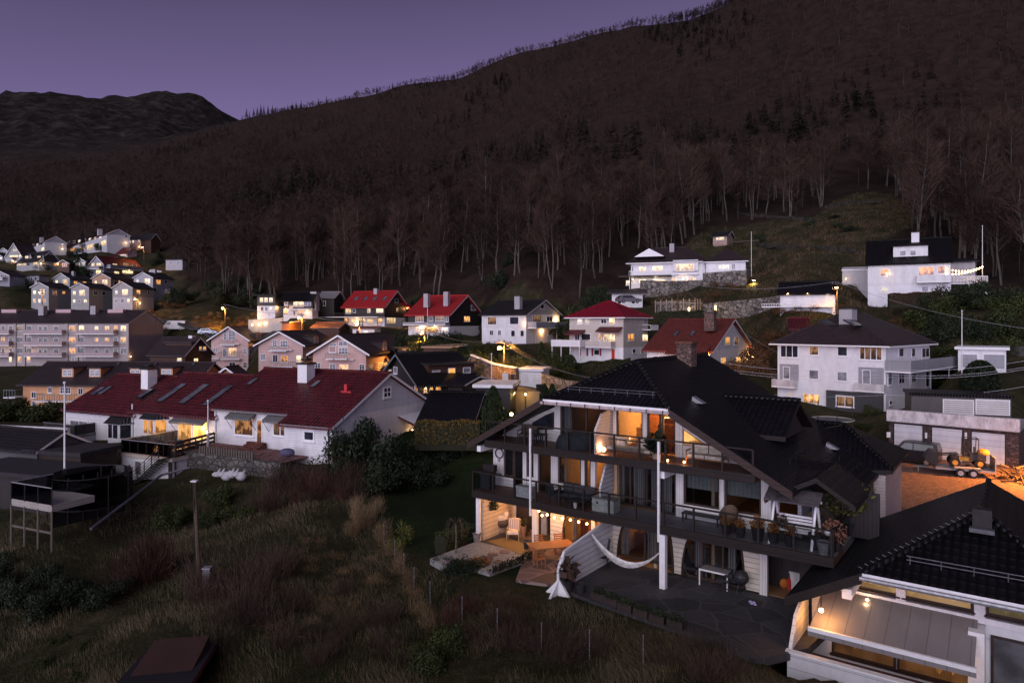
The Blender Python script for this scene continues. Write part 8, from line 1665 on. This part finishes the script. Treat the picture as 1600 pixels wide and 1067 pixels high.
# ------------------------------------------------------------------ rough grass
def grass(name, label, n, pxr, dr, lmin, lmax, w_, mat, test=None, lean=(-.5, -.4), seed=1):
    g2 = np.random.default_rng(seed); px = g2.uniform(*pxr, n); l = g2.uniform(math.log(dr[0]), math.log(dr[1]), n); a = (px-CX)/F; z = ground_a(a, l); d = np.exp(l); x = a*d; z = carve(x, d, z); py = HY-z/d*F
    k = np.ones(n, bool)
    for poly, z0 in CARVE: k &= ~in_poly(x, d, poly)
    if test is not None: k &= test(px, py, d)
    x, d, z, px = x[k], d[k], z[k], px[k]; n = len(x); cl = np.array([mnoise.noise((u*.35, v*.35, 2)) for u, v in zip(x, d)]); th_ = g2.normal(size=n)*.6+cl*4
    ln = g2.uniform(lmin, lmax, n)*(1+.7*cl); P0 = np.c_[x, d, z-.05+_rl(x, d)]; dv_ = np.c_[np.cos(th_)*.6+lean[0], np.sin(th_)*.6+lean[1], .55+.4*g2.random(n)]; dv_ /= np.linalg.norm(dv_, axis=1, keepdims=True)
    v, f = quadtri(P0, P0+dv_*ln[:, None], np.full(n, w_)*g2.uniform(.6, 1.4, n), np.array([[0., 1, 0.3]])+g2.normal(size=(n, 3))*.3); o = np_mesh(name, v, f, [mat]); o['kind'] = 'stuff'; o['label'] = label; o['category'] = 'grass'; return o
def _rl(x, y): return np.array([(mnoise.noise((u*.12, v*.12, 0))*.35+mnoise.noise((u*.5, v*.5, 3))*.10)*(1.3 if (v < 46 and u < -6) else .15) for u, v in zip(x, y)])
GR1 = m_leaf('rough_winter_grass', (.009, .012, .004), (.165, .125, .072), scale=.22); GR2 = m_leaf('lawn_grass', (.006, .014, .004), (.022, .036, .010), scale=.6)
knoll = lambda px, py, d: (px < 618+np.clip((py-850)*.75, -20, 300)) | (py > 930+(px-860)*.3)
grass('rough_grass', 'long matted winter grass on the slope', 150000, (-60, 1300), (19, 50), .14, .42, .02, GR1, knoll, seed=3)
grass('lawn', 'dark green lawn beside the apartment house', 50000, (600, 1000), (27, 56), .04, .10, .012, GR2, lambda px, py, d: ~knoll(px, py, d), (-.1, -.1), 4)
grass('meadow_grass', 'pale rough grass on the hillside meadow', 60000, (1000, 1540), (98, 260), .3, .9, .07, m_leaf('meadow_winter_grass', (.036, .026, .013), (.175, .112, .064), scale=.15), lambda px, py, d: in_poly(px, py, MEADOW), (-.3, -.6), 5)

# old terrace walls across the meadow
for lb, pts in (('old dry stone wall crossing the upper meadow', ((1098, 338), (1150, 336), (1210, 341), (1275, 347))), ('broken dry stone wall across the middle of the meadow', ((1178, 384), (1230, 388), (1290, 390), (1345, 396))), ('short mossy stone wall high on the meadow', ((1290, 326), (1330, 318), (1380, 316)))):
    G_ = [gpix(x, y, 100, 300) for x, y in pts]; t = thing('stone_wall', lb, 'wall', G_[0]); m = MB(); r_ = random.Random(int(pts[0][0]))
    for a, b in zip(G_, G_[1:]):
        n = int((b-a).length/.8)
        for i in range(n):
            q = a.lerp(b, (i+.5)/n); m.box(q+UP*r_.uniform(.0, .35), (r_.uniform(.6, 1.2), r_.uniform(.6, 1.0), r_.uniform(.6, 1.2)), m_plain('mossy_stone', (.028, .024, .02), .95), r_.uniform(0, 3))
    m.build('stones', t)
# ------------------------------------------------------------------ poles, lamps and wires
WOODP = m_plain('tarred_pole_wood', (.075, .052, .035), .85, scale=9)
def lamp_pole(label, px, yt, yb, d, w_, cross=True, head=True, r=.13, col=(1, .42, .08), name='street_lamp', off=(-.5, -.3), ground_fix=True, tilt=0, aim=0):
    b = P(px, yb, d); b.z = min(b.z, ground(b.x, b.y)+.0) if ground_fix else b.z; zt = ZY(yt, d); t = thing(name, label, 'street lamp', b); m = MB(); m.tube(b-UP*.4, (b.x, b.y, zt), r, WOODP, r*.7, 7); m.build('pole', t)
    if cross:
        for k in range(2):
            m = MB(); m.box((b.x, b.y, zt-.35-.8*k), (2.0-.3*k, .1, .12), WOODP, .25)
            for x in (-.8, -.3, .3, .8): m.tube((b.x+x*math.cos(.25), b.y+x*math.sin(.25), zt-.3-.8*k), (b.x+x*math.cos(.25), b.y+x*math.sin(.25), zt-.12-.8*k), .04, METALG, n=5)
            m.build('crossarm', t)
    if head:
        h0 = Vector((b.x, b.y, zt-1.1)); h1 = h0+Vector((off[0], off[1], .25)); m = MB(); m.tube(h0, h1, .035, METALG, n=5); m.build('arm', t); m = MB(); m.box(h1, (.5, .22, .1), METALG); m.box(h1-UP*.09, (.42, .18, .08), m_emit('sodium_lamp', (1, .55, .16), 40)); m.build('lamp_head', t)
        lamp(h1-UP*.3+Vector((-.15, -.15, 0)), w_, col, .15, 'street_light', None if tilt is None else (130 if aim else 150)).rotation_euler = (aim, tilt or 0, 0)
    return t, Vector((b.x, b.y, zt))
def wires(par, a, b, n=3, sag=.6, spread=.5):
    for k in range(n):
        m = MB(); o = Vector((spread*(k-(n-1)/2), 0, -.15*k)); pts = [a.lerp(b, i/10)+o-UP*sag*4*(i/10)*(1-i/10) for i in range(11)]; m.path(pts, .018, METALD if k else METALG, 4); m.build('wire', par)
t1, e1 = lamp_pole('lit wooden lamp pole with crossarms at the wood edge above the parked car', 352, 475, 507, 166, 13000, aim=1.05)
t2, e2 = lamp_pole('lit wooden lamp pole standing before the glazed house', 472, 490, 516, 151, 3500, tilt=None); t3, e3 = lamp_pole('lit wooden lamp pole below the first bright red roof', 562, 500, 522, 146, 9000)
t4, e4 = lamp_pole('lit wooden lamp pole below the second bright red roof', 664, 512, 552, 114, 9000); t5, e5 = lamp_pole('tall lit lamp pole with many wires beside the brown stone wall', 788, 531, 597, 86, 3500, tilt=None, off=(-.6, -.2))
t6, e6 = lamp_pole('orange lit leaning pole at the end of the three-lamp garage', 1308, 440, 490, 101, 900, off=(-.3, -.4)); t7, e7 = lamp_pole('small lamp on the meadow edge right of the villa terrace', 1181, 431, 446, 133, 900, False, True, .08, (1, .62, .2)); t8, e8 = lamp_pole('lamp pole with a big orange glow below the pink house of the far village', 225, 383, 411, 262, 3000)
t9, e9 = lamp_pole('lamp pole in front of the right cottage of the front row', 215, 462, 482, 188, 2600, tilt=None); t10, e10 = lamp_pole('lamp pole before the left cottage of the front row', 66, 452, 478, 188, 4500); t11, e11 = lamp_pole('plain unlit wooden pole in front of the villa stone wall', 1059, 440, 490, 120, 0, True, False, name='utility_pole'); t12, e12 = lamp_pole('short yard lamp pole hidden beyond the right picture edge', 1665, 645, 745, 51, 8000, False, True, .09, (1, .36, .07), off=(-.9, .2), tilt=.35)
wires(t1, e1, e2); wires(t2, e2, e3); wires(t3, e3, e4); wires(t4, e4, e5, 3, 1.0); wires(t5, e5, P(950, 592, 74), 4, .9); wires(t6, e6, P(1660, 520, 80), 2, 1.0); wires(t6, e6, e11, 2, 1.2); wires(t11, e11, P(1235, 560, 84), 2, .8)
m = MB(); wt = thing('overhead_wires', 'bundle of slack wires crossing in front of the white hipped villa', 'wires', P(1180, 572, 70))
for k, (y0, y1, y2) in enumerate(((571, 577, 572), (580, 585, 583), (584, 589, 586), (611, 617, 612))):
    a, b, c = P(1130, y0-4, 78), P(1385, y1, 70), P(1700, y2-30, 62); m = MB(); pts = [a.lerp(b, i/8)-UP*.5*4*(i/8)*(1-i/8) for i in range(9)]+[b.lerp(c, i/8)-UP*.8*4*(i/8)*(1-i/8) for i in range(1, 9)]; m.path(pts, .014, METALG, 4); m.build('wire', wt)
for i in range(46): shr('straw', U(300, 440), U(168, 181), U(.7, 1.3), U(1.6, 3.2), 'straw coloured tussock on the lamp-lit bank above the street', 'straw tussocks on the bank')
for i in range(16): shr('straw', U(232, 285), U(180, 192), U(.7, 1.3), U(1.6, 3), 'straw coloured tussock on the slope behind the apartment block', 'straw tussocks behind the block')
def flagpole(label, px, yt, yb, d, r=.055):
    b = P(px, yb, d); m = MB(); m.tube(b-UP*.5, P(px, yt, d), r*1.2, METALW, r*.7, 8); m.ball(P(px, yt, d), r*1.6, METALW, 8, 6); m.lathe(b-UP*.3, [(r*2.2, 0), (r*2.2, .8), (r*1.3, .85)], METALG, 8); solo(m, 'flagpole', label, 'flagpole', b)
flagpole('white flagpole right of the hillside villa wing', 1174, 363, 437, 139); flagpole('white flagpole at the deck right of the top right house', 1535, 353, 434, 112); flagpole('tall white flagpole before the round hedge at the right', 1503, 486, 614, 73); flagpole('white flagpole at the left edge before the terraced houses', 101, 598, 748, 45.5, .06); flagpole('short white flagpole before the middle terraced house', 325, 626, 690, 52.5, .05); flagpole('white flagpole beside the lamp pole below the second red roof', 668, 478, 556, 113); flagpole('white flagpole behind the tall dark thuja', 768, 553, 622, 70)
m = MB(); b = on_ground(311, 34.6); m.tube(b-UP*.4, P(304, 752, 35.5), .11, WOODP, .09, 8); m.tube(on_ground(306, 35)-UP*.3, P(302, 755, 35.2), .03, METALD); solo(m, 'utility_pole', 'dark leaning wooden pole with a white cap on the foreground slope', 'pole', b)
m = MB(); m.box(P(304, 752, 35.5)+UP*.03, (.3, .3, .06), METALW); c_ = m.build('cap', bpy.data.objects['utility_pole.001'] if 'utility_pole.001' in bpy.data.objects else bpy.data.objects['utility_pole'])
m = MB(); b = on_ground(324, 31.5); m.box(b+UP*.45, (.32, .3, 1.3), m_plain('grey_cabinet', (.13, .13, .13), .6)); m.box(b+UP*1.12, (.38, .36, .05), METALG); solo(m, 'cable_cabinet', 'grey concrete cabinet beside the leaning foreground pole', 'cabinet', b)
FP = None
for k, (px, d) in enumerate(((586, 41), (600, 37.5), (617, 35), (631, 33), (647, 31), (672, 29.2), (722, 27.4), (777, 25.9), (846, 24.5), (921, 23.6), (1005, 22.9))):
    p = on_ground(px, d, .2)
    if FP is None:
        m = MB(); m.tube((0, 0, -.3), (0, 0, 1.25), .017, m_plain('dull_post_metal', (.16, .16, .17), .6, .4), n=5); m.box((0, 0, 1.26), (.04, .04, .03), METALG)
        for z in (.4, .8, 1.2): m.box((0, -.025, z), (.03, .02, .03), METALG)
        FP = solo(m, 'fence_post', 'thin grey metal fence post in the rough grass below the terrace', 'fence post', (0, 0, 0), 'metal fence posts in a line down the grass'); FP.location = p
    else: dup(FP, p)
# little shed roof at the bottom edge
h = House('shed', 'small shed with ribbed dark metal roof and red barge board at the bottom edge', 'shed', 283, 21.5, -12, 180, None, 1160, 1080, 1062, 'mono', wall=BROWNB, rmat=m_boards('ribbed_metal_roof', (.018, .017, .021), .45, axis=1, gap=.12), W=4.0, ov=.25, fascia=m_plain('dull_red_board', (.10, .03, .02), .7), ctrl=False, base_drop=2)
# ------------------------------------------------------------------ vehicles
TYRE = m_plain('tyre_rubber', (.015, .015, .015), .8); RIM = m_plain('wheel_rim', (.35, .35, .36), .4, .6)
def car(label, p, rz, paint, prof, L_, wd, win, wheels=((-.3, .3)), lights=False, name='parked_car', cat='car', fix=True):
    """prof: outline in (x, z) as fractions of the length / metres; win: side glass outlines"""
    t = thing(name, label, cat, p); ca, sa = math.cos(rz), math.sin(rz)
    W = lambda x, y, z: Vector(p)+Vector((x*ca-y*sa, x*sa+y*ca, z)); ex = lambda y: W(0, y, 0)-W(0, 0, 0); m = MB()
    n = len(prof); inset = lambda z: wd/2*(1 if z < .95 else 1-.16*(z-.95)/.6)
    s0 = len(m.v); k = m.mid(paint)
    for sg in (-1, 1): m.v += [W(x*L_, sg*inset(z), z) for x, z in prof]
    m.f.append(tuple(range(n))); m.f.append(tuple(range(2*n-1, n-1, -1))); m.mi += [k, k]
    for i in range(n): j = (i+1) % n; m.f.append((j, i, n+i, n+j)); m.mi.append(k)
    m.build('body', t)
    for w_ in win:
        for sg in (-1, 1):
            g = MB(); q = [W(x*L_, sg*(inset(z)+.012), z) for x, z in w_]; g.poly(q if sg < 0 else q[::-1], GLD); g.build('window', t)
    g = MB(); zr_ = max(z for x, z in prof); fw = [q for q in prof if q[1] > .8]
    for a, b in zip(prof, prof[1:]+prof[:1]):
        if abs(a[1]-b[1]) > .3 and min(a[1], b[1]) > .78: 
            q = [W(a[0]*L_, -inset(a[1])*.86, a[1]), W(a[0]*L_, inset(a[1])*.86, a[1]), W(b[0]*L_, inset(b[1])*.86, b[1]), W(b[0]*L_, -inset(b[1])*.86, b[1])]; nn = (W(1, 0, 0)-W(0, 0, 0))*(1 if (a[0]+b[0]) > 0 else -1)*.015+UP*.012; g.poly([x+nn for x in q], GLD); g.poly([x+nn*1.01 for x in q[::-1]], GLD)
    if g.v: g.build('windscreen', t)
    for x in wheels:
        for sg in (-1, 1):
            m = MB(); c = W(x*L_, sg*(wd/2-.08), .32); m.tube(c, c+ex(sg*.14), .32, TYRE, n=14); wh = m.build('wheel', t); m = MB(); m.tube(c+ex(sg*.13), c+ex(sg*.152), .19, RIM, n=10); m.build('rim', wh)
    for x, mt_, nm in ((.5, m_plain('headlight_glass', (.5, .5, .5), .2), 'headlight'), (-.5, m_plain('tail_light_red', (.35, .01, .01), .3), 'tail_light')):
        for sg in (-1, 1): m = MB(); m.box(W(x*L_*.985, sg*wd*.38, .72), (.1, .26, .15), mt_, rz); m.build(nm, t)
    return t
SAL = [(-.5, .3), (-.5, .72), (-.485, .92), (-.33, 1.38), (-.25, 1.45), (.02, 1.45), (.08, 1.4), (.24, .95), (.46, .82), (.5, .6), (.5, .3)]
SALW = [[(-.37, .95), (-.29, 1.33), (-.08, 1.36), (-.08, .95)], [(-.06, .95), (-.06, 1.36), (.03, 1.36), (.17, .95)]]
VAN = [(-.5, .3), (-.5, 1.0), (-.49, 2.25), (-.44, 2.4), (.22, 2.4), (.28, 2.3), (.4, 1.35), (.48, 1.15), (.5, .7), (.5, .3)]
car('white high roofed delivery van parked on the street above the apartment block', on_ground(273, 172)+UP*.1, .15+math.pi, m_plain('white_van_paint', (.68, .67, .68), .35), VAN, 5.4, 1.95, [[(.14, 1.4), (.14, 2.1), (.27, 2.1), (.37, 1.4)]], (-.3, .32), name='delivery_van', cat='van')
car('pale silver blue car parked on the street left of the pink houses', on_ground(325, 164)+UP*.1, .2, m_plain('silver_blue_paint', (.42, .46, .52), .3, .3), SAL, 4.3, 1.75, SALW)
car('silver car parked in front of the villa garage', P(982, 474, 121)+UP*0, .25, m_plain('dark_silver_paint', (.18, .17, .18), .3, .3), SAL, 4.4, 1.78, SALW); car('white estate car in the far village beside the tall lamp pole', on_ground(244, 262)+UP*.2, .1, m_plain('white_car_paint', (.6, .6, .62), .35), SAL, 4.6, 1.8, SALW)
car('pale grey car with snowy looking roof beyond the two small thujas', on_ground(856, 70)+UP*.12, -.5, m_plain('pale_grey_paint', (.5, .5, .54), .35), SAL, 4.4, 1.8, SALW)
zy0 = -12.1
def yard(px, d): return Vector(((px-CX)/F*d, d, zy0))
BK = [(-.5, .35), (-.5, 1.3), (-.47, 1.85), (-.05, 1.9), (.1, 1.85), (.2, 1.2), (.46, 1.1), (.5, .8), (.5, .35)]
car('dark car with red tail lights parked by the left garage door', yard(1422, 59.5), math.pi-.75, m_plain('dark_blue_paint', (.012, .012, .018), .3), BK, 4.5, 1.85, [[(-.44, 1.25), (-.42, 1.75), (-.1, 1.78), (-.1, 1.25)], [(-.08, 1.25), (-.08, 1.78), (.05, 1.78), (.15, 1.25)]], (-.32, .32))
# twin axle trailer with a compact loader
rz = -.42; p = yard(1505, 54.5); LT = thing('trailer', 'grey twin axle trailer parked in the lamplit yard carrying the loader', 'trailer', p); ca, sa = math.cos(rz), math.sin(rz)
W = lambda x, y, z: p+Vector((x*ca-y*sa, x*sa+y*ca, z)); TG_ = m_plain('galvanised_trailer', (.26, .26, .28), .5, .5); YEL = m_plain('yellow_machine_paint', (.50, .24, .03), .5); m = MB(); m.box(W(0, 0, .55), (4.0, 1.8, .14), TG_, rz); m.build('platform', LT); m = MB(); m.tube(W(-2.0, -.5, .5), W(-3.4, 0, .45), .05, TG_); m.tube(W(-2.0, .5, .5), W(-3.4, 0, .45), .05, TG_); m.tube(W(-3.1, 0, .45), W(-3.1, 0, .05), .05, TG_); m.build('drawbar', LT)
for sg in (-1, 1): m = MB(); m.box(W(.1, sg*1.02, .78), (1.75, .3, .06), m_plain('pale_mudguard', (.5, .4, .34), .5), rz); m.box(W(-.75, sg*1.02, .66), (.06, .3, .22), TG_, rz); m.box(W(.97, sg*1.02, .66), (.06, .3, .22), TG_, rz); m.build('mudguard', LT)
for x in (-.35, .5):
    for sg in (-1, 1): m = MB(); c = W(x, sg*.95, .34); m.tube(c, W(x, sg*1.15, .34), .34, TYRE, n=14); wh = m.build('wheel', LT); m = MB(); m.tube(W(x, sg*1.13, .34), W(x, sg*1.165, .34), .2, RIM, n=10); m.build('rim', wh)
m = MB(); m.box(W(1.98, 0, 1.1), (.08, 1.8, 1.1), m_boards('ramp_mesh', (.30, .28, .28), .2, gap=.3), rz); m.build('ramp', LT)
p2 = p+UP*.62; LD_ = thing('compact_loader', 'compact wheel loader with roll frame and black bucket on the grey trailer', 'loader', p2); V_ = lambda x, y, z: p2+Vector((x*ca-y*sa, x*sa+y*ca, z))*1.2
m = MB(); m.box(V_(.75, 0, .75), (1.1, .95, .5), DKALU, rz); m.ball(V_(1.1, 0, 1.05), .42, YEL, 12, 7, (1.1, 1, .75)); m.box(V_(.1, 0, .6), (.9, .7, .3), YEL, rz); m.box(V_(-.5, 0, .6), (.6, .6, .35), DKALU, rz); m.build('chassis', LD_)
m = MB()
for x, y in ((-.05, -.42), (-.05, .42), (.75, -.42), (.75, .42)): m.tube(V_(x, y, .75), V_(x+.05, y, 1.95), .035, DKALU)
for a, b in (((0, -.42), (0, .42)), ((.8, -.42), (.8, .42)), ((0, -.42), (.8, -.42)), ((0, .42), (.8, .42))): m.tube(V_(*a, 1.95), V_(*b, 1.95), .035, DKALU)
m.build('roll_frame', LD_); m = MB(); m.box(V_(.45, 0, .95), (.4, .45, .12), DKALU, rz); m.box(V_(.63, 0, 1.2), (.1, .45, .45), DKALU, rz); m.build('seat', LD_); m = MB()
for y in (-.3, .3): m.tube(V_(-.3, y, .9), V_(-1.5, y, .75), .06, DKALU)
m.build('lift_arm', LD_); m = MB(); m.prism([V_(-1.5, -.7, .2), V_(-1.5, -.7, 1.0), V_(-1.9, -.7, 1.05), V_(-2.3, -.7, .55), V_(-2.1, -.7, .25)], V_(0, 1.4, 0)-V_(0, 0, 0), METALD); m.build('bucket', LD_)
for x in (-.55, .85):
    for sg in (-1, 1): m = MB(); m.tube(V_(x, sg*.36, .38), V_(x, sg*.62, .38), .38, TYRE, n=14); wh = m.build('wheel', LD_); m = MB(); m.tube(V_(x, sg*.6, .38), V_(x, sg*.64, .38), .2, YEL, n=10); m.build('rim', wh)
# firewood and rubble heap
m = MB(); c = yard(1590, 53); r_ = random.Random(8); WL = m_plain('split_firewood', (.11, .065, .035), .85)
for i in range(70): q = c+Vector((r_.gauss(0, .9), r_.gauss(0, .6), abs(r_.gauss(0, .28))+.08)); a = r_.uniform(0, 3.14); b_ = r_.uniform(-.3, .5); e = Vector((math.cos(a), math.sin(a), b_))*r_.uniform(.25, .6); m.tube(q-e, q+e, r_.uniform(.05, .1), WL, n=5)
t = thing('firewood_heap', 'heap of split firewood and planks right of the trailer', 'wood pile', c); m.build('logs', t)['kind'] = 'stuff'
# string lights, rails and mixed things up the hill
SLT = thing('string_lights', 'two swags of bulbs from the top right house to its flagpole', 'string lights', P(1500, 425, 110)); bm_ = m_emit('string_bulb', (1, .58, .2), 22)
for y0, y1, x1 in ((420, 416, 1535), (428, 417, 1534)):
    a, b = P(1479, y0-1, 106), P(x1, y1, 112); m = MB(); pts = [a.lerp(b, i/12)-UP*(1.1 if y0 == 420 else .8)*4*(i/12)*(1-i/12)*.5 for i in range(13)]; m.path(pts, .015, DKALU, 4); m.build('cable', SLT)
    for q in pts[::1]: g_ = MB(); g_.ball(q-UP*.1, .1, bm_, 7, 5); g_.build('bulb', SLT)
lamp(P(1500, 426, 107), 90, (1, .6, .3), .3)
DK_ = thing('raised_deck', 'white fenced deck right of the top right house', 'deck', P(1515, 445, 106)); m = MB(); a, b = P(1485, 444, 106), P(1543, 444, 106); m.obox(a, b-a, Vector((0, 4, 0)), UP*.2, WTRIM); m.build('floor', DK_); m = MB(); n = 26
for i in range(n+1): q = a.lerp(b, i/n); m.box(q+UP*.75, (.09, .05, 1.0), WTRIM)
m.box((a+b)/2+UP*1.25, ((b-a).length, .07, .08), WTRIM); m.build('railing', DK_); m = MB()
for k in (0, .5, 1): q = a.lerp(b, k); m.tube(q-UP*3.5, q, .08, WTRIM)
m.build('posts', DK_)
m = MB(); a, b = P(725, 566, 96), P(768, 592, 88); m.path([P(730, 575, 92.3)+UP*.7, P(736, 563, 94)+UP*.6, P(750, 566, 95)], .05, WTRIM, 4); solo(m, 'handrail', 'white handrail at the top of the brown street wall', 'railing', P(736, 563, 94))
BN = None
for k, px in enumerate((841, 844.5, 848)):
    p = P(px, 607, 79); p.z = ground(p.x, p.y)
    if BN is None: 
        BN = thing('wheelie_bin', 'dark wheeled bin beside the white street garage', 'bin', p, 'wheeled bins by the street garage'); m = MB(); m.box(p+UP*.5, (.5, .55, 1.0), METALD); m.build('body', BN); m = MB(); m.box(p+UP*1.04, (.54, .6, .08), METALD); m.build('lid', BN)
    else: dup(BN, p)
for k, (px, py, d, lb) in enumerate(((789.5, 594, 85.3, 'white distribution cabinet at the foot of the wired lamp pole'), (802.5, 596, 84.5, 'brown wooden cabinet between the lamp pole and white garage'))): p = P(px, py, d); m = MB(); m.box(p+UP*.1, (.75, .4, 1.6), WTRIM if k == 0 else BROWNB); m.box(p+UP*.93, (.8, .46, .06), METALG); solo(m, 'street_cabinet', lb, 'cabinet', p)
# trampoline on the little lawn below the hipped villa
c = P(1300, 655, 68); t = thing('trampoline', 'small trampoline with pale rim on the lawn below the hipped villa', 'trampoline', c); m = MB(); n = 14; q = [c+Vector((math.cos(6.283*i/n)*2, math.sin(6.283*i/n)*2, .0)) for i in range(n+1)]; m.path([x+UP*.0 for x in q], .06, m_plain('pale_trampoline_pad', (.45, .44, .36), .7), 5); m.build('rim', t); m = MB()
for i in range(0, n, 2): m.tube(q[i]-UP*1.4, q[i]+UP*2.0, .03, METALD)
m.build('frame', t); m = MB(); m.prism([x-UP*.02 for x in q[:-1]], UP*.02, DKALU); m.build('mat', t)
# left deck furniture
def simple_chair(label, p, rz): sofa(label, p, .6, rz+.1, DKALU, CUSHD, 'deck_chair', 'chair')
simple_chair('dark deck chair near the railing of the raised terrace', a0+ww*.62+TV*2.2, .5); simple_chair('dark deck chair by the lit bay window of the raised terrace', a0+ww*.85+TV*2.6, -.8)
bench('dark table between the deck chairs on the raised terrace', a0+ww*.45+TV*2.2, 1.3, .8, .72, DKALU, 0, 'garden_table', 'table')
m = MB(); p = T_(TM.s(484), -1.2, -9.6); m.ball(p+UP*.1, .45, m_plain('violet_cover', (.08, .07, .13), .8), 12, 8, (1.3, .9, .7)); solo(m, 'covered_pile', 'violet covered garden pile before the porch window', 'cover', p)
